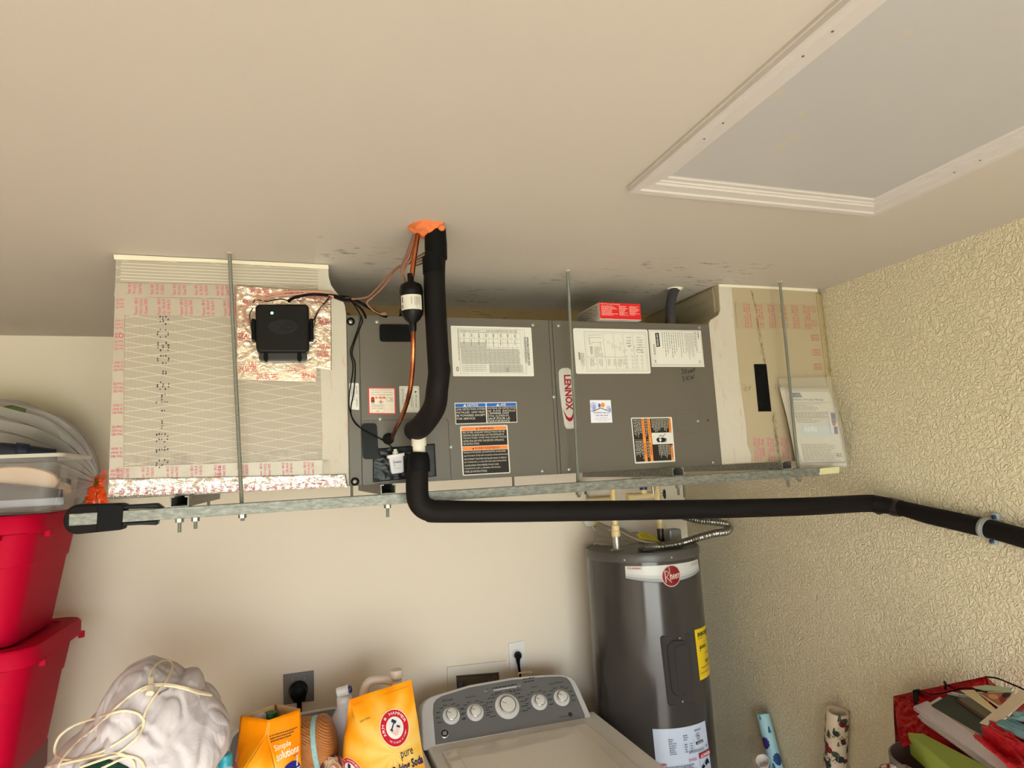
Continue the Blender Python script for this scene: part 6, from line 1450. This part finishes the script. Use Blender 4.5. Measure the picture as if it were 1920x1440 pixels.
o = MB().tube(sp_, .0012, 6, 3).build('safety_pin', SCREW, None, smooth=True); tag(o, 'open silver safety pin on the white quilt', 'pin')
g0 = onq(190, 1436, .0)
o = MB().grid(lambda u, v: onq(146 + 96 * u, 1440 + 30 * v - 17 * math.sin(PI * u) * (1 - v), .003 + .004 * noise.noise(V((u * 9, v * 6, 0)))), 24, 8).build('green_cloth', flat((16, 50, 36), .8, 0, .2, (40, .6, .005), (40, .3)), None, smooth=True, solid=.002)
tag(o, 'dark green cloth under the cream cord at the foot of the quilt', 'cloth')

# ================================================================== RED TOTES, LEFT
RED_T = flat((178, 2, 42), .55, 0, .08, (80, .08, .001)); 
def rring(cx, cy, hx, hy, r, z, n=6):
    o = []
    for sx, sy, a in ((1, -1, -PI / 2), (1, 1, 0), (-1, 1, PI / 2), (-1, -1, PI)):
        for k in range(n + 1): o.append(V((cx + sx * (hx - r) + r * math.cos(a + PI / 2 * k / n), cy + sy * (hy - r) + r * math.sin(a + PI / 2 * k / n), z)))
    return o
def loft(name, mat, par, rings, bottom=True, top=False, smooth=True, label=None):
    n = len(rings[0]); mb = MB(); vs = [v for r in rings for v in r]; fs = []
    for i in range(len(rings) - 1):
        for k in range(n): fs.append((i * n + k, i * n + (k + 1) % n, (i + 1) * n + (k + 1) % n, (i + 1) * n + k))
    if bottom: fs.append(tuple(range(n)))
    if top: fs.append(tuple((len(rings) - 1) * n + k for k in range(n)))
    mb.add(vs, fs); return mb.build(name, mat, par, smooth=smooth, label=label)
LTX, TY0, TY1 = -.683, 2.13, 2.615
tcx, tcy = LTX - .33, (TY0 + TY1) / 2; thx, thy = .33, (TY1 - TY0) / 2
def tote(ztop, h, label):
    t = thing('storage_tote', label, 'tote', (tcx, tcy, ztop - h), 'red storage totes')
    zb = ztop - h
    loft('body', RED_T, t, [rring(tcx, tcy, thx - .075, thy - .065, .05, zb), rring(tcx, tcy, thx - .070, thy - .06, .06, zb + .01), rring(tcx, tcy, thx - .04, thy - .038, .07, zb + h * .60), rring(tcx, tcy, thx - .036, thy - .034, .07, zb + h * .605), rring(tcx, tcy, thx - .022, thy - .022, .07, ztop - .05)], top=True)
    loft('lid', RED_T, t, [rring(tcx, tcy, thx - .012, thy - .012, .07, ztop - .052), rring(tcx, tcy, thx, thy, .075, ztop - .048), rring(tcx, tcy, thx, thy, .075, ztop - .008), rring(tcx, tcy, thx - .006, thy - .006, .07, ztop), rring(tcx, tcy, thx - .05, thy - .05, .05, ztop), rring(tcx, tcy, thx - .055, thy - .055, .05, ztop - .006)], top=True)
    for (x, y) in ((LTX - .095, TY0 + .004), (LTX - .006, TY0 + .10), (LTX - .006, TY1 - .04)):
        MB().box((x - .008, y - .006, ztop - .066), (x + .008, y + .010, ztop - .045)).build('lid_clip', RED_T, t, bevel=.002)
    MB().box((LTX - .13, TY0 + .012, ztop - .085), (LTX - .124, TY0 + .03, ztop - .055)).build('handle_slot', flat((70, 6, 20), .6), t)
    return t
ZT1 = 1.95 - .028 * 2.15; ZT2 = P(68, 1218, Y=2.13).z
hT = ZT1 - ZT2 - .001
tote(ZT1, hT, 'upper red lidded storage tote, with the clear shoe bin on top of it')
tote(ZT2, hT, 'lower red lidded storage tote, beside the white quilt')
st = MB()
st.box((tcx - thx + .08, TY0 + .07, 0), (LTX - .08, TY1 - .07, ZT2 - hT)); struct(st.build('unseen_support_2', flat((120, 60, 60), .6)), 'plain plinth under the red totes, below the frame')  # unseen block carrying the red totes
# clear bin ----------------------------------------------------------------
bz = ZT1; cx1 = P(88, 958, Y=2.2).x; tx1 = P(107, 850, Y=2.2).x
t = thing('clear_bin', 'small clear plastic bin of shoes on top of the upper red tote', 'bin', (cx1 - .2, 2.31, bz))
bh = P(105, 850, Y=2.2).z - bz; by = 2.325; bhx = .23; bcx = cx1 - bhx
CLR = plastic_clear((226, 216, 206), .18, .12)
loft('tub', CLR, t, [rring(bcx, by, bhx, .125, .03, bz + .002), rring(bcx, by, bhx + .010, .130, .03, bz + bh * .5), rring(bcx, by, bhx + .022, .138, .03, bz + bh * .96)])
loft('rim', plastic_clear((232, 226, 206), .62, .2), t, [rring(bcx, by, bhx + .022, .138, .03, bz + bh * .94), rring(bcx, by, bhx + .042, .152, .03, bz + bh * .94), rring(bcx, by, bhx + .042, .152, .03, bz + bh), rring(bcx, by, bhx + .022, .138, .03, bz + bh)], bottom=False)
MB().prism([V((bcx + bhx + .004 + .02 * k2, y, bz + bh * k2)) for y, k2 in ((by - .07, .08), (by - .085, .8), (by - .03, .84), (by - .02, .12))], (.0015, 0, 0)).build('embossed_panel', CLR, t)
def shoe(name, label, c, L, Wd, Hh, yaw, csole, cup, flip=False, tilt=0, strap=None):
    t = thing(name, label, 'shoe', c, 'shoes in the clear bin'); c = V(c)
    Rm = Matrix.Rotation(yaw, 3, 'Z') @ Matrix.Rotation(tilt, 3, 'X')
    def out(k): # half width along the length
        return Wd * (.5 * (math.sin(PI * min(max(k, .0), 1)) ** .45)) * (1 + .22 * math.sin((k - .2) * 3.2))
    n = 28; ring = [(k / n * L - L / 2, out(k / n)) for k in range(n + 1)]
    pl = [(x, y) for x, y in ring] + [(x, -y) for x, y in ring[::-1][1:-1]]
    MB().prism([c + Rm @ V((x, y, 0)) for x, y in pl], Rm @ V((0, 0, .024))).build('sole', flat(csole, .6), t, bevel=.006, smooth=True)
    def up(u, v):
        k = v; a = PI * u; x = k * L * .96 - L * .48; h = Hh * (1 - .62 * k) * (.9 + .1 * math.sin(PI * k)); w_ = out(k) * .95
        return c + Rm @ V((x, w_ * math.cos(a), .022 + h * math.sin(a) ** .7))
    MB().grid(up, 16, 20).build('upper', flat(cup, .6), t, smooth=True)
    if strap: MB().grid(lambda u, v: up(u, .45 + .18 * v) + Rm @ V((0, 0, .003)), 14, 3).build('strap', flat(strap, .6), t, smooth=True, solid=.003)
    return t
shoe('shoe', 'navy shoe lying on its side showing a beige sole in the clear bin', tuple(P(12, 908, Y=2.275)), .26, .085, .07, .05, (206, 176, 150), (24, 28, 40), tilt=-1.35)
shoe('shoe', 'navy shoe with a tan sole at the back of the clear bin', tuple(P(38, 928, Y=2.34)), .26, .085, .07, .2, (196, 168, 142), (22, 26, 40), tilt=-.5)
shoe('sneaker', 'grey and white sneaker at the bottom of the clear bin', tuple(P(18, 955, Y=2.27) + V((0, 0, .004))), .27, .085, .07, .06, (176, 180, 190), (66, 66, 72))
shoe('shoe', 'navy strapped shoe on top of the pile in the clear bin', tuple(P(36, 868, Y=2.33)), .19, .075, .05, .3, (34, 38, 50), (22, 27, 44), strap=(20, 28, 54))
# clear refuse bag ---------------------------------------------------------
tie = P(184, 905, Y=2.64); axd = V((-1, .06, .22)).normalized()
t = thing('plastic_bag', 'big see-through grey plastic bag tied with an orange drawstring behind the clear bin', 'bag', tuple(tie))
ua = axd.cross(V((0, 1, 0))).normalized(); va = axd.cross(ua)
def pbag(u, v, k=1.0):
    a = 2 * PI * u; s_ = v * .62; r = .016 + .215 * (1 - math.exp(-s_ / .10)) * (1 if s_ < .42 else math.cos((s_ - .42) / .2 * PI / 2 * .96))
    fold = 1 + .22 * math.exp(-s_ / .20) * math.sin(a * 22 + 3 * noise.noise(V((u * 5, v * 2, 0)))) + .05 * noise.noise(V((math.cos(a) * 2, math.sin(a) * 2, v * 5)))
    q = tie + axd * s_ + (ua * math.cos(a) + va * math.sin(a) * .85) * (r * fold * k)
    q.z = max(q.z, ZT1 + .003); q.y = min(q.y, YB - .004); return q
MB().grid(pbag, 110, 40, True).build('film', plastic_clear((204, 194, 188), .58, .2), t, smooth=True)
MB().grid(lambda u, v: pbag(u, .22 + v * .76, .84), 50, 24, True).build('contents', flat((96, 90, 82), .9, 0, .1, (9, .6, .02), (5, .2)), t, smooth=True, label='grey and pale contents of the bag')
gq = P(14, 800, Y=2.60); MB().lathe([(.001, -.075), (.045, -.06), (.055, 0), (.045, .06), (.001, .075)], gq, (0.1, 0, 1), 20, .5).build('green_item', flat((104, 116, 70), .8), t, smooth=True, label='green item showing through the bag')
OT = flat((236, 84, 24), .3)
MB().lathe([(.020, -.02), (.024, 0), (.020, .022)], tie, axd, 20).build('tie_knot', OT, t, smooth=True)
def rib(px, Y, wdt, mat=OT):
    pts = [P(x, y, Y=Y) for x, y in px]
    def g(u, v):
        k = v * (len(pts) - 1); i = min(int(k), len(pts) - 2); q = lerp(pts[i], pts[i + 1], k - i)
        return q + V(((u - .5) * wdt, .012 * noise.noise(V((u * 3, v * 7, 2))), .004 * noise.noise(V((u * 5, v * 5, 6)))))
    return MB().grid(g, 8, 30).build('drawstring', mat, t, smooth=True, solid=.0015)
rib([(176, 893), (172, 910), (170, 930), (172, 960), (178, 992), (192, 990), (197, 955)], 2.62, .035); rib([(184, 910), (190, 925), (194, 950)], 2.615, .030); rib([(172, 915), (168, 935), (166, 948)], 2.61, .022)
rib([(194, 882), (196, 890), (190, 897)], 2.63, .016, flat((236, 130, 110), .35)); rib([(181, 897), (179, 912)], 2.608, .012, flat((150, 92, 30), .4))

# ================================================================== RIGHT CORNER
A = V((1.80, 1.678, 1.165)); B_ = V((1.80, 1.36, 1.313)); Cc = V((1.5, 1.079, 1.243))
pn = (B_ - A).cross(Cc - A).normalized()
if pn.dot(CAM - A) < 0: pn = -pn
def S_(x, y, off=0): return Ppl(x, y, A + pn * off, pn)
def slab(name, label, cat, px, off, th, mat, group=None, bevel=.0008):
    o = MB().prism([S_(x, y, off) for x, y in px], -pn * th).build(name, mat, None, bevel=bevel); tag(o, label, cat, group); return o
# gift bag
t = thing('gift_bag', 'shiny red foil gift bag full of papers against the right wall', 'gift bag', tuple(A))
mouth = [S_(1675, 1305), S_(1848, 1268), S_(1995, 1395), S_(1840, 1480)]
dwn = [V((-.04, .0, -.34)), V((-.04, 0, -.46)), V((.0, 0, -.42)), V((.02, .0, -.30))]
def wall(i, j_, nm, lab_=None):
    a, b2 = mouth[i], mouth[j_]; da, db = dwn[i], dwn[j_]
    return MB().grid(lambda u, v: lerp(a + da * v, b2 + db * v, u) + V((noise.noise(V((u * 5, v * 4, i))), noise.noise(V((u * 5, v * 4, i + 9))), 0)) * .010 * min(1, v * 5 + .15), 24, 16).build(nm, M['foilred'], t, smooth=True, solid=.0015, label=lab_)
wall(0, 1, 'back_panel'); wall(1, 2, 'side_panel'); wall(2, 3, 'front_panel')
# left flank that the camera sees
f = bil([S_(1675, 1305, .002), S_(1716, 1311, -.02), S_(1742, 1378, -.05), S_(1690, 1402, -.03)])
MB().grid(lambda u, v: f(u, v) + pn * .006 * noise.noise(V((u * 6, v * 8, 4))), 20, 24).build('gusset', M['foilred'], t, smooth=True, solid=.0015)
MB().prism([S_(1711, 1294, .004), S_(1721, 1292, .004), S_(1723, 1312, .002), S_(1713, 1322, .002)], -pn * .002).build('black_tab', BLKM, t)
MB().tube([S_(1722, 1293, .006), S_(1745, 1302, .012), S_(1775, 1298, .02), S_(1810, 1290, .03), S_(1850, 1298, .03)], .0022, 8, 5).build('handle', BLKM, t, smooth=True)
MB().tube([S_(1771, 1279, .002), S_(1773, 1285, .006), S_(1772, 1292, .004)], .0035, 8, 3).build('handle_knot', BLKM, t, smooth=True)
MB().tube([S_(1848, 1269, .004), S_(1870, 1272, .02), S_(1895, 1282, .03), S_(1920, 1293, .03), S_(1950, 1310, .03)], .0022, 8, 5).build('handle', BLKM, t, smooth=True)
GRP = 'papers in the red gift bag'
def coil(par, a, b2, n, r=.0055):
    mb = MB()
    for k in range(n):
        q = lerp(a, b2, (k + .5) / n); d = (b2 - a).normalized(); u_ = pn; w_ = d.cross(pn)
        mb.tube([q + (u_ * math.cos(x) + w_ * math.sin(x)) * r + d * (x / 2 / PI - .5) * .004 for x in [2 * PI * i / 9 for i in range(10)]], .0011, 5, 0, True)
    o = mb.build('spiral_binding', flat((206, 200, 200), .35), par, smooth=True); return o
def notebook(label, px, off, th, e0, e1, n, col):
    o = slab('spiral_notebook', label, 'notebook', px, off, th, flat(col, .7), GRP)
    mb = MB()
    for k in range(4): mb.prism([S_(x + 2 * math.sin(k * 2), y + k * .5, off - th * (k + 1) / 5) for x, y in px], -pn * .0008)
    mb.build('pages', flat((214, 204, 204), .7), o); coil(o, S_(*e0, off - th / 2), S_(*e1, off - th / 2), n); return o
notebook('white spiral notebook, lowest in the red gift bag', [(1706, 1333), (1722, 1325), (1905, 1440), (1925, 1470), (1880, 1462)], -.030, .014, (1706, 1333), (1876, 1452), 40, (206, 196, 190))
notebook('second white spiral notebook under the dark green book', [(1714, 1324), (1738, 1314), (1905, 1420), (1880, 1444), (1850, 1425)], -.012, .016, (1716, 1328), (1852, 1424), 34, (212, 202, 206))
slab('paper_stack', 'stack of cream papers above the spiral notebooks', 'papers', [(1742, 1318), (1762, 1306), (1880, 1385), (1855, 1402)], -.006, .010, flat((212, 198, 180), .7), GRP)
slab('green_book', 'thin dark green book lying across the papers', 'book', [(1745, 1322), (1781, 1301), (1870, 1362), (1861, 1372), (1836, 1374)], .004, .008, flat((34, 46, 40), .5), GRP)
slab('olive_card', 'olive grey card with a maroon edge beside the dark green book', 'card', [(1795, 1309), (1826, 1306), (1866, 1340), (1850, 1352)], .010, .003, flat((112, 106, 84), .6), GRP)
slab('maroon_booklet', 'narrow maroon booklet between the green book and olive card', 'booklet', [(1790, 1312), (1797, 1311), (1852, 1347), (1847, 1350)], .013, .004, flat((74, 26, 34), .5), GRP)
o = slab('small_spiral_pad', 'small dark spiral pad at the back of the gift bag', 'notebook', [(1775, 1301), (1803, 1295), (1830, 1308), (1800, 1312)], .006, .004, flat((44, 50, 44), .5), GRP); coil(o, S_(1778, 1299, .008), S_(1822, 1308, .008), 12, .004)
slab('cream_envelope', 'cream envelope behind the flower card', 'envelope', [(1800, 1294), (1826, 1293), (1869, 1331), (1860, 1336)], .016, .002, flat((222, 208, 164), .6), GRP)
o = slab('flower_card', 'greeting card with a brown and red picture and cream border', 'card', [(1831, 1297), (1906, 1296), (1882, 1326), (1874, 1328)], .022, .002, flat((222, 206, 178), .6), GRP)
f = bil([S_(1835, 1299, .0225), S_(1899, 1298, .0225), S_(1881, 1322, .0225), S_(1873, 1323, .0225)]); p = Print(f, .0006); p.rect((168, 112, 80), 0, 0, 1, 1); p.ell((150, 50, 40), .75, .6, .2, .3); p.ell((36, 34, 66), .85, .25, .16, .2); p.ell((206, 160, 120), .35, .35, .2, .2); p.done(o)
slab('green_white_card', 'white card with a green print at the back of the gift bag', 'card', [(1823, 1287), (1850, 1284), (1900, 1290), (1896, 1296), (1832, 1294)], .018, .002, flat((176, 200, 166), .6), GRP)
slab('white_envelope', 'long white envelope slanting across the flower card', 'envelope', [(1836, 1355), (1908, 1296), (1934, 1292), (1936, 1300), (1866, 1364)], .030, .003, flat((224, 206, 182), .6), GRP)
o = slab('red_card', 'red card with white lettering panel right of the white envelope', 'card', [(1884, 1344), (1912, 1306), (1985, 1300), (1985, 1345)], .026, .003, flat((170, 50, 40), .5), GRP)
f = bil([S_(1906, 1312, .0265), S_(1960, 1308, .0265), S_(1960, 1318, .0265), S_(1904, 1320, .0265)]); p = Print(f, .0006); p.rect((226, 206, 182), 0, 0, 1, 1); p.done(o)
def tissue(name, label, px, off, mat, amp, n=26):
    f = bil([S_(x, y, off) for x, y in px])
    o = MB().grid(lambda u, v: f(u, v) + pn * amp * (noise.noise(V((u * 3.5, v * 3.5, off * 90))) + .5 * abs(noise.noise(V((u * 9, v * 9, 3))))) + (V((noise.noise(V((u * 8, v * 8, 1))), noise.noise(V((u * 8, v * 8, 5))), 0)) * .004), n, n).build(name, mat, None, smooth=True, solid=.0015)
    tag(o, label, 'tissue paper', GRP); return o
tissue('blue_tissue', 'upper pale blue tissue sheet at the right edge', [(1888, 1346), (1925, 1328), (2000, 1332), (2000, 1372)], .042, flat((136, 180, 190), .7, 0, .3, None, (30, .12)), .010)
tissue('blue_tissue', 'lower pale blue tissue sheet above the red tissue', [(1856, 1354), (1893, 1345), (2000, 1390), (2000, 1430)], .036, flat((128, 172, 186), .7, 0, .3, None, (30, .16)), .010)
tissue('red_tissue', 'crumpled bright red tissue paper in front of the blue tissue', [(1832, 1389), (1868, 1362), (2010, 1412), (1990, 1520)], .030, flat((190, 8, 28), .45, 0, .4), .030, 40)
o = MB().prism([S_(x, y, -.02) for x, y in ((1702, 1373), (1731, 1375), (1930, 1478), (1860, 1505))], V((0, 0, -.062))).build('green_box', flat((142, 158, 66), .5, 0, .3, None, (8, .08)), None, bevel=.002); tag(o, 'lime green box lying in front of the red gift bag', 'box')
# grey bin under the bag
q = P(1716, 1420, X=1.74)
t = thing('grey_bin', 'rounded grey plastic bin below the red gift bag', 'bin', (1.70, q.y - .02, 0))
MB().lathe([(.115, 0), (.125, .3), (.135, P(1700, 1388, X=1.74).z), (.130, P(1700, 1388, X=1.74).z + .002), (.120, .5), (.11, .02)], (1.72, P(1673, 1415, X=1.68).y - .135, .001), seg=48).build('bucket', flat((120, 108, 98), .5), t, smooth=True)
# wrapped parcel
c0 = P(1690, 1482, X=1.60)
o = MB().grid(lambda u, v: (lambda a, b2: V((c0.x + .085 * math.cos(a) * math.sin(b2), c0.y + .085 * math.sin(a) * math.sin(b2), c0.z + .062 * math.cos(b2) )) + V((0, 0, .006 * noise.noise(V((math.cos(a) * 3, math.sin(a) * 3, b2 * 3))))))(2 * PI * u, .02 + (PI - .04) * v), 40, 24, True)
n_ = NT('wrapping_paper'); n_.set(.3); n_.col(n_.ramp(n_.noise(55, 3), [(.40, lin((206, 202, 206))), (.50, lin((196, 170, 130))), (.58, lin((130, 20, 30)))])); n_.bump(n_.noise(40, 2), .4, .004)
o = o.build('wrapped_parcel', n_.m, None, smooth=True); tag(o, 'lumpy parcel in white, gold and red paper at the bottom edge', 'parcel')
st = MB().box((1.40, 1.02, 0), (1.58, 1.60, .74)); 
struct(st.build('unseen_support_3', flat((120, 100, 80), .6)), 'plain box under the gift wrap pile, below the frame')  # unseen block beneath the gift wrap items
# wrapping paper rolls
def roll(label, top, low, r, base, shapes, grp='rolls of wrapping paper'):
    d = (low - top).normalized(); foot = top + d * ((.002 - top.z) / d.z)
    t = thing('wrapping_paper_roll', label, 'wrapping paper', foot, grp)
    ax = (top - foot).normalized(); L = (top - foot).length
    MB().lathe([(r * .72, L - .10), (r * .72, L - .002), (r * .98, L), (r, L - .002), (r, 0)], foot, ax, 36).build('roll', base, t, smooth=True)
    u_ = V((0, 1, 0)); u_ = (u_ - ax * u_.dot(ax)).normalized(); w_ = ax.cross(u_)
    tow = V((-.8, -.6, 0)); a0 = math.atan2(tow.dot(w_), tow.dot(u_))
    def g(u, v, off=0): a = a0 + u / r; return top - ax * v + (u_ * math.cos(a) + w_ * math.sin(a)) * (r + .0004 + off)
    g.W = g.H = 1; p = Print(g, .0006, n=3); p.step = .00002; shapes(p, r); p.done(t, 'printed_pattern'); return t
def tree(p, c, u, v, s_):
    for k in range(3): p.poly(c, [(u, v - s_ * (1 - .35 * k)), (u + s_ * (.32 + .08 * k), v - s_ * .35 + .4 * s_ * k), (u - s_ * (.32 + .08 * k), v - s_ * .35 + .4 * s_ * k)])
    p.line(c, [(u, v), (u, v + s_ * .75)], s_ * .12)
def pat_blue(p, r):
    for k, (u, v, s_) in enumerate(((-.006, .012, .012), (.018, .060, .017), (-.020, .22, .016), (.0, .19, .018), (.03, .29, .016), (-.02, .34, .017))): tree(p, (40, 96, 130) if k % 2 else (60, 120, 110), u, v, s_)
    for u, v, c in ((-.012, .105, (58, 44, 110)), (.022, .165, (36, 70, 120)), (-.01, .28, (58, 44, 110)), (.02, .37, (36, 70, 120))):
        pts = [];
        for k in range(22): a = 2 * PI * k / 22; q = 1 + (.22 if k % 2 and math.sin(a) < .4 else 0); pts.append((u + .016 * q * math.cos(a), v + .021 * q * math.sin(a)))
        p.poly(c, pts)
roll('pale blue wrapping paper roll with trees leaning on the right wall', P(1430, 1338, X=1.825), P(1456, 1440, X=1.823), .0262, flat((160, 200, 210), .4), pat_blue)
def pat_red(p, r):
    rnd = random.Random(5)
    for k in range(80):
        v = .012 + k * .0075; u = rnd.uniform(-.05, .05); c = ((110, 34, 36), (60, 74, 56), (96, 30, 34), (44, 50, 44))[k % 4]; s_ = rnd.uniform(.008, .016)
        if k % 3 == 0: tree(p, (60, 76, 58), u, v, s_ * 1.3)
        else: p.ell(c, u, v, s_, s_ * .8, 10); p.line((50, 44, 40), [(u - s_, v + s_), (u + s_ * 1.6, v + s_ * .6)], .0022)
    for v in (.075, .16, .27): p.line((70, 60, 50), [(-.045 + .006 * k, v + .006 * math.sin(k * 2.1)) for k in range(16)], .0016)
    p.line((186, 176, 156), [(.012, 0), (.012, .6)], .0008)
roll('white wrapping paper roll with red and green print standing against the right wall', P(1570, 1333, X=1.825), P(1566, 1440, X=1.822), .037, flat((206, 190, 166), .5), pat_red)
c0 = P(1432, 1432, X=1.74)
o = MB().lathe([(.004, -.06), (.020, .0), (.026, .022), (.024, .022), (.012, -.02)], c0, V((-.5, -.4, .75)), 24).build('paper_cone', flat((216, 206, 198), .7), None, smooth=True); tag(o, 'small white paper cone beside the pale blue roll', 'paper')
